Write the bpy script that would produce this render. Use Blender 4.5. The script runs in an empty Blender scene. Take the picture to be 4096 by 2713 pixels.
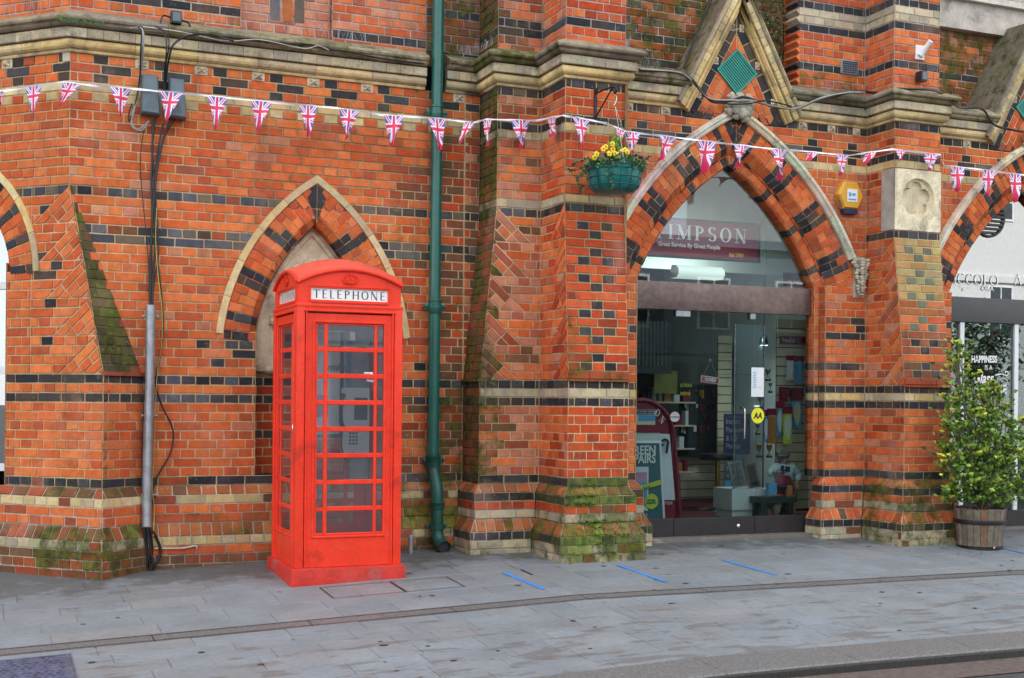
import bpy, bmesh, math, random
from mathutils import Vector as V, Matrix, noise
random.seed(7)
S = bpy.context.scene
COL = S.collection
# ------------------------------------------------------------------ camera
PSI = math.radians(22.66); ROLL = math.radians(.51); EYE = 1.55
FPX = 5071.0; HY = 1611.3; CX = 2048.0; CY = 1356.5
cam_d = bpy.data.cameras.new('camera'); cam = bpy.data.objects.new('camera', cam_d); COL.objects.link(cam)
cam_d.sensor_width = 36; cam_d.lens = FPX/4096*36
cam_d.shift_y = (HY-CY)/4096; cam_d.shift_x = (HY-CY)*math.sin(ROLL)/4096
cam_d.clip_start = .05; cam_d.clip_end = 2000
fw = V((math.sin(PSI), math.cos(PSI), 0)); rt = V((math.cos(PSI), -math.sin(PSI), 0)); up = V((0, 0, 1))
base = Matrix((rt, up, -fw)).transposed().to_4x4()
cam.matrix_world = Matrix.Translation((0, 0, EYE)) @ base @ Matrix.Rotation(ROLL, 4, 'Z')
S.camera = cam
# ------------------------------------------------------------------ light
SUN_EL = math.radians(33)                                   # the sun stands behind the building: the facade is lit by the sky
sun_dir = V((-.42*math.cos(SUN_EL), .9075*math.cos(SUN_EL), math.sin(SUN_EL)))   # towards the sun
world = bpy.data.worlds.new('World'); S.world = world; world.use_nodes = True
wn = world.node_tree; bg = wn.nodes['Background']
sky = wn.nodes.new('ShaderNodeTexSky'); sky.sky_type = 'NISHITA'; sky.sun_disc = False
sky.sun_elevation = SUN_EL; sky.sun_rotation = math.atan2(sun_dir.x, sun_dir.y)
sky.air_density = 1.0; sky.dust_density = 2.0; sky.ozone_density = 1.0
wtc = wn.nodes.new('ShaderNodeTexCoord'); wno = wn.nodes.new('ShaderNodeTexNoise'); wno.inputs['Scale'].default_value = 2.2; wno.inputs['Detail'].default_value = 6
wmr = wn.nodes.new('ShaderNodeMapRange'); wmr.inputs[1].default_value = .38; wmr.inputs[2].default_value = .60; wmr.inputs[3].default_value = .35; wmr.inputs[4].default_value = .92
wmx = wn.nodes.new('ShaderNodeMix'); wmx.data_type = 'RGBA'; wmx.inputs[7].default_value = (9.3, 9.3, 9.5, 1)      # thin bright cloud
wn.links.new(wtc.outputs['Generated'], wno.inputs['Vector']); wn.links.new(wno.outputs['Fac'], wmr.inputs[0]); wn.links.new(wmr.outputs[0], wmx.inputs[0])
wn.links.new(sky.outputs[0], wmx.inputs[6]); wn.links.new(wmx.outputs[2], bg.inputs[0]); bg.inputs[1].default_value = .14
sl = bpy.data.lights.new('sun', 'SUN'); sl.energy = 3.2; sl.angle = math.radians(.6); sl.color = (1, .95, .88)
so = bpy.data.objects.new('sun', sl); COL.objects.link(so)
so.rotation_euler = sun_dir.to_track_quat('Z', 'Y').to_euler()
S.view_settings.view_transform = 'Standard'; S.view_settings.look = 'None'
S.view_settings.exposure = 1.14; S.view_settings.gamma = 1
S.cycles.max_bounces = 6; S.cycles.transparent_max_bounces = 12
S.cycles.caustics_reflective = False; S.cycles.caustics_refractive = False

# ------------------------------------------------------------------ pixel -> point on a real plane
def ray(x, y):
    x *= 4096/2367; y *= 4096/2367
    dx, dy = x-CX, y-CY; c, s = math.cos(ROLL), math.sin(ROLL)
    xu, yu = CX+dx*c+dy*s, CY-dx*s+dy*c
    t = (xu-CX)/FPX; w = -(yu-HY)/FPX
    return V((math.sin(PSI)+t*math.cos(PSI), math.cos(PSI)-t*math.sin(PSI), w))
def at(x, y, Y):
    r = ray(x, y); return V((0, 0, EYE))+r*(Y/r.y)
def gz(X, Y):
    return .235+.05*(Y-9.7)-.035*max(0., 4-X) if Y > 6.05 else -.01
def gzc(X, Y):
    return .235+.05*(Y-9.7)-.035*max(0., 4-X)

# ------------------------------------------------------------------ materials
MATS = {}
def mat(name, base=(.5, .5, .5), rough=.6, metal=0., attr=False, var=.12, scale=8., bump=0., bscale=60., spec=.5, emit=0., coat=0., dirt=None, moss=False, trans=0., attr_rough=None, wet_and_shade=False, chips=False):
    m = bpy.data.materials.new(name); m.use_nodes = True; MATS[name] = m
    nt = m.node_tree; N = nt.nodes; L = nt.links
    P = N['Principled BSDF']; P.inputs['Roughness'].default_value = rough; P.inputs['Metallic'].default_value = metal
    P.inputs['Specular IOR Level'].default_value = spec
    if coat: P.inputs['Coat Weight'].default_value = coat; P.inputs['Coat Roughness'].default_value = .08
    geo = N.new('ShaderNodeNewGeometry')
    if attr:
        a = N.new('ShaderNodeAttribute'); a.attribute_name = 'bc'; src = a.outputs['Color']
    else:
        r = N.new('ShaderNodeRGB'); r.outputs[0].default_value = (*base, 1); src = r.outputs[0]
    def mixc(fac, A, B, bt='MIX'):
        mx = N.new('ShaderNodeMix'); mx.data_type = 'RGBA'; mx.blend_type = bt
        for s_, v_ in ((mx.inputs[0], fac), (mx.inputs[6], A), (mx.inputs[7], B)):
            if hasattr(v_, 'is_output'): L.new(v_, s_)
            else: s_.default_value = v_
        return mx.outputs[2]
    def nz(sc, det=4, rg=.6):
        n = N.new('ShaderNodeTexNoise'); n.inputs['Scale'].default_value = sc; n.inputs['Detail'].default_value = det; n.inputs['Roughness'].default_value = rg
        L.new(geo.outputs['Position'], n.inputs['Vector']); return n.outputs['Fac']
    def ramp(v, lo, hi, a=0., b=1.):
        q = N.new('ShaderNodeMapRange'); q.interpolation_type = 'SMOOTHSTEP'
        q.inputs[1].default_value = lo; q.inputs[2].default_value = hi; q.inputs[3].default_value = a; q.inputs[4].default_value = b
        L.new(v, q.inputs[0]); return q.outputs[0]
    def mth(op, A, B):
        q = N.new('ShaderNodeMath'); q.operation = op
        for i, v_ in enumerate((A, B)):
            if hasattr(v_, 'is_output'): L.new(v_, q.inputs[i])
            else: q.inputs[i].default_value = v_
        return q.outputs[0]
    c = src
    if var:
        v1 = ramp(nz(scale), .3, .7, 1-var, 1+var)
        v2 = ramp(nz(scale*9, 3), .3, .7, 1-var*.8, 1+var*.8)
        h = N.new('ShaderNodeVectorMath'); h.operation = 'SCALE'; L.new(c, h.inputs[0]); L.new(mth('MULTIPLY', v1, v2), h.inputs['Scale'])
        c = h.outputs[0]
    if dirt:
        c = mixc(ramp(nz(3., 6, .7), dirt[1], dirt[1]+.15, 0, dirt[2]), c, (*dirt[0], 1))
    if moss:
        al = a.outputs['Alpha']
        mk = mth('ADD', mth('MULTIPLY', nz(7., 6, .72), .95), mth('MULTIPLY', al, .78))
        mk = ramp(mk, .66, .90)
        g = mixc(ramp(nz(13., 3), .38, .62), (.032, .040, .012, 1), (.085, .105, .014, 1))
        g = mixc(ramp(al, .42, .62), g, mixc(ramp(nz(17., 3), .35, .6), (.07, .115, .015, 1), (.19, .24, .045, 1)))
        c = mixc(mth('MULTIPLY', mk, .88), c, g)
        mp2 = N.new('ShaderNodeMapping'); mp2.inputs['Scale'].default_value = (3.2, 3.2, .55); L.new(geo.outputs['Position'], mp2.inputs['Vector'])
        n2 = N.new('ShaderNodeTexNoise'); n2.inputs['Scale'].default_value = 1.2; n2.inputs['Detail'].default_value = 7; n2.inputs['Roughness'].default_value = .68; L.new(mp2.outputs[0], n2.inputs['Vector'])
        c = mixc(ramp(n2.outputs['Fac'], .55, .72, 0, .38), c, (.075, .055, .042, 1))
        # black pits and whitish bloom on the brick
        c = mixc(ramp(nz(75., 2, .5), .70, .78, 0, .65), c, (.03, .022, .018, 1))
        c = mixc(ramp(nz(1.9, 5, .65), .54, .76, 0, .22), c, (.70, .46, .36, 1))
        c = mixc(ramp(nz(26., 4, .75), .60, .72, 0, .28), c, (.60, .50, .42, 1))
    if chips:
        c = mixc(ramp(nz(60., 2, .5), .715, .74, 0, .7), c, (.10, .05, .045, 1))
        c = mixc(ramp(nz(5., 5, .7), .55, .75, 0, .25), c, (.80, .16, .12, 1))
    if wet_and_shade:   # muddy damp patches near the kerb; contact shadow painted in along the wall
        mp = N.new('ShaderNodeMapping'); mp.inputs['Scale'].default_value = (1.6, 5.5, 1); L.new(geo.outputs['Position'], mp.inputs['Vector'])
        n = N.new('ShaderNodeTexNoise'); n.inputs['Scale'].default_value = 1.5; n.inputs['Detail'].default_value = 6; n.inputs['Roughness'].default_value = .62; L.new(mp.outputs[0], n.inputs['Vector'])
        sx = N.new('ShaderNodeSeparateXYZ'); L.new(geo.outputs['Position'], sx.inputs[0])
        near = ramp(sx.outputs[1], 8.4, 6.9, 0., .13)
        q = mth('ADD', n.outputs['Fac'], near)
        c = mixc(ramp(q, .655, .70, 0, .50), c, (.095, .072, .050, 1))
        wall_shade = mth('ADD', nz(4.5, 5, .65), ramp(sx.outputs[1], 9.0, 10.3, -.32, .14))
        c = mixc(ramp(wall_shade, .42, .62, 0, .62), c, (.05, .05, .043, 1))
        c = mixc(ramp(nz(22., 5, .7), .63, .70, 0, .5), c, (.09, .085, .08, 1))
    L.new(c, P.inputs['Base Color'])
    if bump:
        b = N.new('ShaderNodeBump'); b.inputs['Strength'].default_value = bump; b.inputs['Distance'].default_value = .01
        L.new(nz(bscale, 4, .7), b.inputs['Height']); L.new(b.outputs[0], P.inputs['Normal'])
    if attr_rough:
        L.new(ramp(nz(attr_rough[0], 5, .6), .35, .65, attr_rough[1], attr_rough[2]), P.inputs['Roughness'])
    if emit:
        P.inputs['Emission Color'].default_value = (*base, 1); P.inputs['Emission Strength'].default_value = emit
    return m
mat('brickwork', rough=.82, attr=True, var=.13, scale=14, bump=.35, bscale=130, moss=True, spec=.12)
mat('stone', rough=.85, attr=True, var=.16, scale=9, bump=.3, bscale=90, moss=True, spec=.12, dirt=((.10, .09, .07), .52, .55))
mat('paving', rough=.5, attr=True, var=.09, scale=3.0, bump=.14, bscale=70, attr_rough=(1.3, .50, .75), wet_and_shade=True)
mat('granite', (.135, .133, .13), rough=.5, var=.35, scale=60, bump=.3, bscale=200)
mat('asphalt', (.05, .05, .052), rough=.85, var=.35, scale=40, bump=.6, bscale=180)
mat('gutter_stone', (.095, .072, .062), rough=.7, var=.3, scale=20, bump=.4, bscale=90)
mat('red_paint', (.80, .046, .020), rough=.38, var=.07, scale=4, bump=.05, bscale=25, coat=.05, spec=.25, dirt=((.38, .030, .018), .54, .6), chips=True)
mat('red_roof_paint', (.66, .085, .055), rough=.5, var=.12, scale=4, bump=.05, dirt=((.16, .08, .035), .56, .6))
mat('enamel', (.80, .84, .84), rough=.25, var=.03)
mat('letter_black', (.02, .012, .014), rough=.5, var=0)
mat('letter_white', (.82, .84, .83), rough=.5, var=0)
mat('letter_navy', (.02, .035, .07), rough=.5, var=0)
mat('green_paint', (.005, .105, .080), rough=.32, var=.12, scale=6, bump=.06, bscale=30, coat=.2)
mat('green_paint_worn', (.006, .07, .055), rough=.4, var=.2, scale=6, bump=.1, bscale=40, dirt=((.24, .045, .03), .57, .8))
mat('grille_green', (.012, .26, .21), rough=.5, var=.1)
mat('worn_red_paint', (.56, .036, .024), rough=.55, var=.14, scale=9, bump=.1, bscale=40, spec=.35, dirt=((.26, .16, .14), .50, .5))
mat('galvanised', (.34, .37, .40), rough=.42, metal=.55, var=.18, scale=12, bump=.08)
mat('black_rubber', (.012, .012, .014), rough=.45, var=.1)
mat('grey_cable', (.33, .33, .32), rough=.5, var=.15)
mat('cream_cable', (.55, .52, .45), rough=.5, var=.1)
mat('yellow_cable', (.45, .42, .08), rough=.5, var=.1)
mat('grey_plastic', (.10, .14, .165), rough=.42, var=.06)
mat('black_plastic', (.014, .02, .032), rough=.35, var=.1)
mat('bronze', (.155, .115, .105), rough=.34, metal=.6, var=.16, scale=2.5, bump=1., bscale=1.7)
mat('dark_frame', (.035, .032, .034), rough=.4, metal=.3, var=.1)
mat('anthracite', (.055, .058, .062), rough=.45, var=.06)
mat('steel', (.6, .6, .6), rough=.22, metal=1., var=.05)
mat('brass', (.55, .36, .10), rough=.28, metal=1., var=.08)
mat('carpet', (.11, .012, .018), rough=.95, var=.25, scale=50)
mat('maroon', (.24, .014, .036), rough=.4, var=.05)
mat('shop_white', (.62, .66, .64), rough=.6, var=.04)
mat('slatwall', (.72, .64, .47), rough=.55, var=.06)
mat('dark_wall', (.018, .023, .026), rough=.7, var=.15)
mat('teal_wall', (.76, .85, .81), rough=.7, var=.05)
mat('tube_glow', (.70, .84, .78), rough=.4, var=0, emit=.30)
mat('spot_glow', (.55, .80, 1.), rough=.4, var=0, emit=3.)
mat('navy', (.02, .03, .09), rough=.5, var=.1)
mat('poster_teal', (.055, .15, .17), rough=.4, var=.05)
mat('poster_white', (.72, .76, .78), rough=.4, var=.03)
mat('poster_blue', (.10, .36, .62), rough=.4, var=.1)
mat('poster_pink', (.60, .30, .46), rough=.4, var=.1)
mat('lime', (.55, .66, .05), rough=.45, var=.03)
mat('dim_yellow', (.16, .17, .03), rough=.6, var=.2)
mat('yellow', (.78, .76, .02), rough=.45, var=.02)
mat('amber', (.70, .36, .03), rough=.35, var=.05)
mat('white_paint', (.74, .75, .74), rough=.45, var=.06, dirt=((.35, .30, .24), .6, .4))
mat('kerb_face', (.028, .026, .024), rough=.6, var=.4, scale=50, bump=.4, bscale=150)
mat('wood', (.22, .165, .12), rough=.8, attr=True, var=.25, scale=18, bump=.4, bscale=60)
mat('orange_wood', (.45, .18, .05), rough=.5, var=.15)
mat('bark', (.13, .10, .085), rough=.9, var=.25, scale=30, bump=.5)
mat('soil', (.045, .03, .022), rough=.95, var=.4, scale=50, bump=.8)
mat('leaf', rough=.45, attr=True, var=.15, scale=30)
mat('petal', rough=.6, attr=True, var=.05, scale=30)
mat('liner', (.006, .17, .165), rough=.35, var=.3, scale=10, bump=.5, bscale=12)
mat('iron', (.018, .018, .02), rough=.5, var=.2, metal=.3)
mat('moss_clump', (.05, .12, .012), rough=.95, var=.3, scale=50, bump=.8)
mat('blue_tape', (.035, .26, .72), rough=.5, var=.12)
mat('cord_white', (.78, .76, .80), rough=.6, var=.04)
mat('manhole', (.13, .15, .24), rough=.45, metal=.5, var=.35, scale=16, bump=.3, dirt=((.20, .13, .10), .58, .35))
mat('skin', (.42, .24, .17), rough=.5, var=.05)
mat('shirt', (.48, .62, .64), rough=.8, var=.08)
mat('tweed', (.13, .12, .115), rough=.9, var=.2, scale=60)
mat('grey_hair', (.25, .25, .25), rough=.9, var=.3, scale=80)
mat('khaki', (.28, .23, .16), rough=.85, var=.15)
mat('dark_green_wood', (.018, .03, .026), rough=.45, var=.2)
mat('render_cream', (.36, .34, .30), rough=.8, var=.06)
mat('render_shaded', (.15, .19, .23), rough=.8, var=.06)  # shade of the opposite facade is put into this colour
mat('shop_shaded', (.03, .035, .04), rough=.6, var=.06)
mat('render_white', (.62, .62, .61), rough=.8, var=.04)
mat('curtain_dark', (.05, .06, .07), rough=.4, var=.2)
mat('louvre', (.03, .03, .032), rough=.5, var=.1)
def glass(name, tint, lo, hi, rough=.0, film=0.):
    m = bpy.data.materials.new(name); m.use_nodes = True; MATS[name] = m
    nt = m.node_tree; N = nt.nodes; L = nt.links; N.remove(N['Principled BSDF'])
    out = N['Material Output']; tr = N.new('ShaderNodeBsdfTransparent'); tr.inputs[0].default_value = (*tint, 1)
    gl = N.new('ShaderNodeBsdfGlossy'); gl.inputs['Roughness'].default_value = rough; gl.inputs[0].default_value = (.92, .97, 1, 1)
    lw = N.new('ShaderNodeLayerWeight'); lw.inputs[0].default_value = .35
    mr = N.new('ShaderNodeMapRange'); mr.inputs[3].default_value = lo; mr.inputs[4].default_value = hi; L.new(lw.outputs['Fresnel'], mr.inputs[0])
    mx = N.new('ShaderNodeMixShader'); L.new(mr.outputs[0], mx.inputs[0]); L.new(tr.outputs[0], mx.inputs[1]); L.new(gl.outputs[0], mx.inputs[2])
    if film:   # dusty smears on the panes
        geo = N.new('ShaderNodeNewGeometry'); mp = N.new('ShaderNodeMapping'); mp.inputs['Scale'].default_value = (1, 1, 1.4); L.new(geo.outputs['Position'], mp.inputs['Vector'])
        n = N.new('ShaderNodeTexNoise'); n.inputs['Scale'].default_value = 5.5; n.inputs['Detail'].default_value = 7; n.inputs['Roughness'].default_value = .7; L.new(mp.outputs[0], n.inputs['Vector'])
        r = N.new('ShaderNodeMapRange'); r.inputs[1].default_value = .38; r.inputs[2].default_value = .72; r.inputs[3].default_value = .02; r.inputs[4].default_value = film*2.4; L.new(n.outputs['Fac'], r.inputs[0])
        d = N.new('ShaderNodeBsdfDiffuse'); d.inputs[0].default_value = (.50, .56, .64, 1); m2 = N.new('ShaderNodeMixShader'); L.new(r.outputs[0], m2.inputs[0]); L.new(mx.outputs[0], m2.inputs[1]); L.new(d.outputs[0], m2.inputs[2]); mx = m2
    L.new(mx.outputs[0], out.inputs[0]); return m
glass('shop_glass', (.72, .78, .78), .006, .085)
glass('fanlight_glass', (.95, .98, .97), .05, .42)
glass('dark_glass', (.55, .62, .62), .06, .45)
glass('mirror_glass', (.35, .4, .4), .34, .9)
glass('box_glass', (.88, .91, .93), .08, .7, .03, film=.018)
glass('clear_plastic', (.9, .93, .93), .08, .6, .1)

def flag_material():
    m = bpy.data.materials.new('union_flag_cloth'); m.use_nodes = True; MATS['flag'] = m
    nt = m.node_tree; N = nt.nodes; L = nt.links; P = N['Principled BSDF']; P.inputs['Roughness'].default_value = .6
    uv = N.new('ShaderNodeUVMap'); uv.uv_map = 'UVMap'
    sp = N.new('ShaderNodeSeparateXYZ'); L.new(uv.outputs[0], sp.inputs[0])
    def mth(op, *a):
        q = N.new('ShaderNodeMath'); q.operation = op
        for i, v_ in enumerate(a):
            if hasattr(v_, 'is_output'): L.new(v_, q.inputs[i])
            else: q.inputs[i].default_value = v_
        return q.outputs[0]
    x = sp.outputs[0]; y = mth('MULTIPLY', mth('SUBTRACT', sp.outputs[1], .66), 2.3)
    ax = mth('ABSOLUTE', x); ay = mth('ABSOLUTE', y)
    d1 = mth('ABSOLUTE', mth('SUBTRACT', mth('MULTIPLY', x, .95), y)); d2 = mth('ABSOLUTE', mth('ADD', mth('MULTIPLY', x, .95), y))
    dm = mth('MINIMUM', d1, d2); cr = mth('MINIMUM', ax, ay)
    def lt(a, b): return mth('LESS_THAN', a, b)
    def mixc(f, A, B):
        mx = N.new('ShaderNodeMix'); mx.data_type = 'RGBA'
        for s_, v_ in ((mx.inputs[0], f), (mx.inputs[6], A), (mx.inputs[7], B)):
            if hasattr(v_, 'is_output'): L.new(v_, s_)
            else: s_.default_value = v_
        return mx.outputs[2]
    W = (.80, .76, .84, 1); R = (.66, .03, .12, 1); B = (.12, .115, .42, 1)
    c = mixc(lt(dm, .17), B, W); c = mixc(lt(dm, .06), c, R); c = mixc(lt(cr, .23), c, W); c = mixc(lt(cr, .12), c, R)
    L.new(c, P.inputs['Base Color'])
flag_material()

# ------------------------------------------------------------------ mesh builder
class MB:
    def __init__(s): s.v = []; s.f = []; s.c = []; s.m = []; s.uv = {}
    def face(s, pts, col=(.5, .5, .5, 0), m=0):
        n = len(s.v); s.v += [tuple(p) for p in pts]; s.f.append(tuple(range(n, n+len(pts)))); s.c.append(col); s.m.append(m)
    def mesh(s, vs, fs, col=(.5, .5, .5, 0), m=0):
        n = len(s.v); s.v += [tuple(p) for p in vs]
        for f in fs: s.f.append(tuple(i+n for i in f)); s.c.append(col); s.m.append(m)
    def box(s, a, b, col=(.5, .5, .5, 0), m=0, M=None, ch=0.):
        x0, y0, z0 = a; x1, y1, z1 = b
        x0, x1 = min(x0, x1), max(x0, x1); y0, y1 = min(y0, y1), max(y0, y1); z0, z1 = min(z0, z1), max(z0, z1)
        if ch:
            ch = min(ch, (x1-x0)*.45, (y1-y0)*.45, (z1-z0)*.45)
            bm = bmesh.new(); bmesh.ops.create_cube(bm, size=1)
            for w in bm.verts: w.co = V(((x0+x1)/2+w.co.x*(x1-x0), (y0+y1)/2+w.co.y*(y1-y0), (z0+z1)/2+w.co.z*(z1-z0)))
            bmesh.ops.bevel(bm, geom=bm.edges[:], offset=ch, segments=2, affect='EDGES', profile=.7)
            vs = [w.co.copy() for w in bm.verts]; fs = [[w.index for w in f.verts] for f in bm.faces]; bm.free()
        else:
            vs = [V(p) for p in ((x0, y0, z0), (x1, y0, z0), (x1, y1, z0), (x0, y1, z0), (x0, y0, z1), (x1, y0, z1), (x1, y1, z1), (x0, y1, z1))]
            fs = [(0, 3, 2, 1), (4, 5, 6, 7), (0, 1, 5, 4), (1, 2, 6, 5), (2, 3, 7, 6), (3, 0, 4, 7)]
        if M: vs = [M @ w for w in vs]
        s.mesh(vs, fs, col, m)
    def tube(s, pts, r, n=8, col=(.5, .5, .5, 0), m=0, caps=True, sm=0):
        pts = [V(p) for p in pts]
        if sm: pts = smooth(pts, sm)
        k = len(pts); rr = r if isinstance(r, (list, tuple)) else [r]*k
        if len(rr) != k: rr = [rr[0]+(rr[-1]-rr[0])*i/(k-1) for i in range(k)]
        vs = []; ref = None
        for i, p in enumerate(pts):
            t = (pts[min(i+1, k-1)]-pts[max(i-1, 0)])
            if t.length < 1e-9: t = V((0, 0, 1))
            t.normalize()
            if ref is None: ref = t.orthogonal().normalized()
            ref = (ref-t*ref.dot(t)); ref = ref.normalized() if ref.length > 1e-6 else t.orthogonal().normalized()
            b = t.cross(ref)
            for j in range(n):
                a = 2*math.pi*j/n; vs.append(p+(ref*math.cos(a)+b*math.sin(a))*rr[i])
        fs = [(i*n+j, i*n+(j+1) % n, (i+1)*n+(j+1) % n, (i+1)*n+j) for i in range(k-1) for j in range(n)]
        if caps: fs += [tuple(range(n-1, -1, -1)), tuple(range((k-1)*n, k*n))]
        s.mesh(vs, fs, col, m)
    def lathe(s, prof, c=(0, 0, 0), n=20, col=(.5, .5, .5, 0), m=0, sx=1, sy=1):
        vs = []; k = len(prof)
        for r, z in prof:
            for j in range(n):
                a = 2*math.pi*j/n; vs.append((c[0]+r*sx*math.cos(a), c[1]+r*sy*math.sin(a), c[2]+z))
        fs = [(i*n+j, i*n+(j+1) % n, (i+1)*n+(j+1) % n, (i+1)*n+j) for i in range(k-1) for j in range(n)]
        if prof[0][0] > 1e-4: fs.append(tuple(range(n-1, -1, -1)))
        if prof[-1][0] > 1e-4: fs.append(tuple(range((k-1)*n, k*n)))
        s.mesh(vs, fs, col, m)
    def ball(s, c, r, col=(.5, .5, .5, 0), m=0, n=10, k=7, sc=(1, 1, 1)):
        vs = []; fs = []
        for i in range(k+1):
            a = math.pi*i/k
            for j in range(n):
                b = 2*math.pi*j/n; vs.append((c[0]+r*sc[0]*math.sin(a)*math.cos(b), c[1]+r*sc[1]*math.sin(a)*math.sin(b), c[2]-r*sc[2]*math.cos(a)))
        for i in range(k):
            for j in range(n): fs.append((i*n+j, i*n+(j+1) % n, (i+1)*n+(j+1) % n, (i+1)*n+j))
        s.mesh(vs, fs, col, m)
    def extr(s, outline, a, b, f, col=(.5, .5, .5, 0), m=0, back=True):
        """prism: outline (u,v) mapped by f(u,v,n) from n=a (front) to n=b (back)"""
        k = len(outline); vs = [f(u, v, a) for u, v in outline]+[f(u, v, b) for u, v in outline]
        fs = [tuple(range(k))]+([tuple(range(2*k-1, k-1, -1))] if back else [])+[(i, i+k, (i+1) % k+k, (i+1) % k) for i in range(k)]
        s.mesh(vs, fs, col, m)
    def build(s, name, mats, parent=None, smooth=None):
        me = bpy.data.meshes.new(name); me.from_pydata(s.v, [], s.f)
        if isinstance(mats, str): mats = [mats]
        for q in mats: me.materials.append(MATS[q])
        if len(mats) > 1: me.polygons.foreach_set('material_index', s.m)
        at_ = me.color_attributes.new('bc', 'FLOAT_COLOR', 'CORNER'); buf = []
        for f, c in zip(s.f, s.c):
            c4 = c if len(c) == 4 else (*c, 0.)
            buf += list(c4)*len(f)
        at_.data.foreach_set('color', buf)
        if smooth:
            me.polygons.foreach_set('use_smooth', [True]*len(s.f))
        me.update(); me.validate()
        if smooth:
            bm = bmesh.new(); bm.from_mesh(me); bmesh.ops.remove_doubles(bm, verts=bm.verts, dist=1e-5)
            for e in bm.edges:
                if len(e.link_faces) == 2 and e.calc_face_angle(0) > math.radians(smooth): e.smooth = False
            bm.to_mesh(me); bm.free()
        o = bpy.data.objects.new(name, me); COL.objects.link(o)
        if parent: o.parent = parent; 
        return o
def smooth(pts, sub):
    out = []; k = len(pts)
    for i in range(k-1):
        p0, p1, p2, p3 = pts[max(i-1, 0)], pts[i], pts[i+1], pts[min(i+2, k-1)]
        for j in range(sub):
            t = j/sub; out.append(.5*((2*p1)+(p2-p0)*t+(2*p0-5*p1+4*p2-p3)*t*t+(3*p1-p0-3*p2+p3)*t**3))
    return out+[pts[-1]]
def tag(o, label=None, cat=None, group=None, kind=None):
    if label: o['label'] = label
    if cat: o['category'] = cat
    if group: o['group'] = group
    if kind: o['kind'] = kind
    return o
def thing(name, label, cat, loc=(0, 0, 0), group=None):
    o = bpy.data.objects.new(name, None); o.empty_display_size = .1; COL.objects.link(o); o.location = loc
    o['WORLD'] = 1
    return tag(o, label, cat, group)
def adopt(o, parent):
    """child mesh was written in world coordinates"""
    o.parent = parent; o.matrix_parent_inverse = Matrix.Translation(-V(parent.location))
    return o
def part(mb, name, mats, parent, smooth=None, label=None):
    o = mb.build(name, mats, None, smooth)
    if parent.type == 'EMPTY' and parent.parent is None: adopt(o, parent)
    else: o.parent = parent; o.matrix_parent_inverse = Matrix.Identity(4); 
    if label: o['label'] = label
    return o

# ------------------------------------------------------------------ masonry
G = .075; ZB = 1.711
def kz(k): return ZB+(k-.5)*G
def rj(a): return random.uniform(-a, a)
PAL = {
 'R': [(.54, .115, .040), (.50, .095, .034), (.59, .15, .055), (.45, .080, .034), (.56, .13, .048), (.53, .105, .040), (.40, .080, .040), (.56, .14, .06)],
 'P': [(.46, .17, .125), (.40, .13, .09), (.50, .185, .13), (.34, .085, .06), (.52, .13, .06)],
 'M': [(.20, .085, .045), (.26, .075, .038), (.15, .075, .04), (.32, .075, .035)],
 'D': [(.44, .060, .022), (.50, .080, .028), (.38, .050, .022), (.30, .045, .024), (.47, .07, .026)],
 'O': [(.40, .13, .045), (.34, .10, .04), (.28, .10, .04), (.44, .15, .06)],
 'K': [(.030, .030, .036), (.042, .043, .052), (.060, .050, .048), (.036, .037, .043), (.085, .060, .046), (.065, .066, .075), (.05, .042, .04)],
 'G': [(.085, .09, .10), (.12, .12, .125), (.06, .065, .08), (.14, .11, .085), (.17, .13, .09)],
 'C': [(.58, .45, .22), (.50, .39, .20), (.62, .50, .27), (.46, .37, .22), (.60, .44, .20)],
 'B': [(.085, .095, .115), (.11, .12, .14), (.07, .078, .095), (.13, .12, .115)],
 'V': [(.085, .070, .030), (.11, .09, .035), (.065, .055, .032), (.14, .09, .045), (.10, .10, .035)],
 'Y': [(.42, .30, .12), (.36, .27, .12), (.44, .25, .10), (.33, .27, .13), (.40, .22, .09)],
 'Z': [(.15, .16, .115), (.12, .13, .10), (.18, .18, .12)],
 'S': [(.50, .42, .27), (.44, .38, .26), (.54, .47, .32), (.38, .34, .25)],
}
MOR = (.49, .375, .22); MORG = (.42, .37, .29); MORD = (.20, .16, .12)
for _k in 'RDP': PAL[_k] = [(a*1.10, b*1.22, c*1.02) for a, b, c in PAL[_k]]
def pal(key):
    c = random.choice(PAL[key]); j = 1+rj(.10)
    return tuple(x*j*(1+rj(.04)) for x in c)
def inset(pts, n, d):
    """shrink a convex polygon by d inside its plane (edge by edge clipping)"""
    out = list(pts); k = len(pts)
    for i in range(k):
        e = pts[(i+1) % k]-pts[i]
        if e.length < 1e-6: continue
        inn = n.cross(e.normalized()); o = pts[i]+inn*d; nw = []; m = len(out)
        for j in range(m):
            p, q = out[j], out[(j+1) % m]; dp, dq = (p-o).dot(inn), (q-o).dot(inn)
            if dp >= 0: nw.append(p)
            if (dp > 0 and dq < 0) or (dp < 0 and dq > 0): nw.append(p.lerp(q, dp/(dp-dq)))
        out = dedupe(nw)
        if len(out) < 3: return None
    return out
def dedupe(pts):
    o = []
    for p in pts:
        if not o or (p-o[-1]).length > 1e-4: o.append(p)
    if len(o) > 1 and (o[0]-o[-1]).length < 1e-4: o.pop()
    return o
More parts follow.
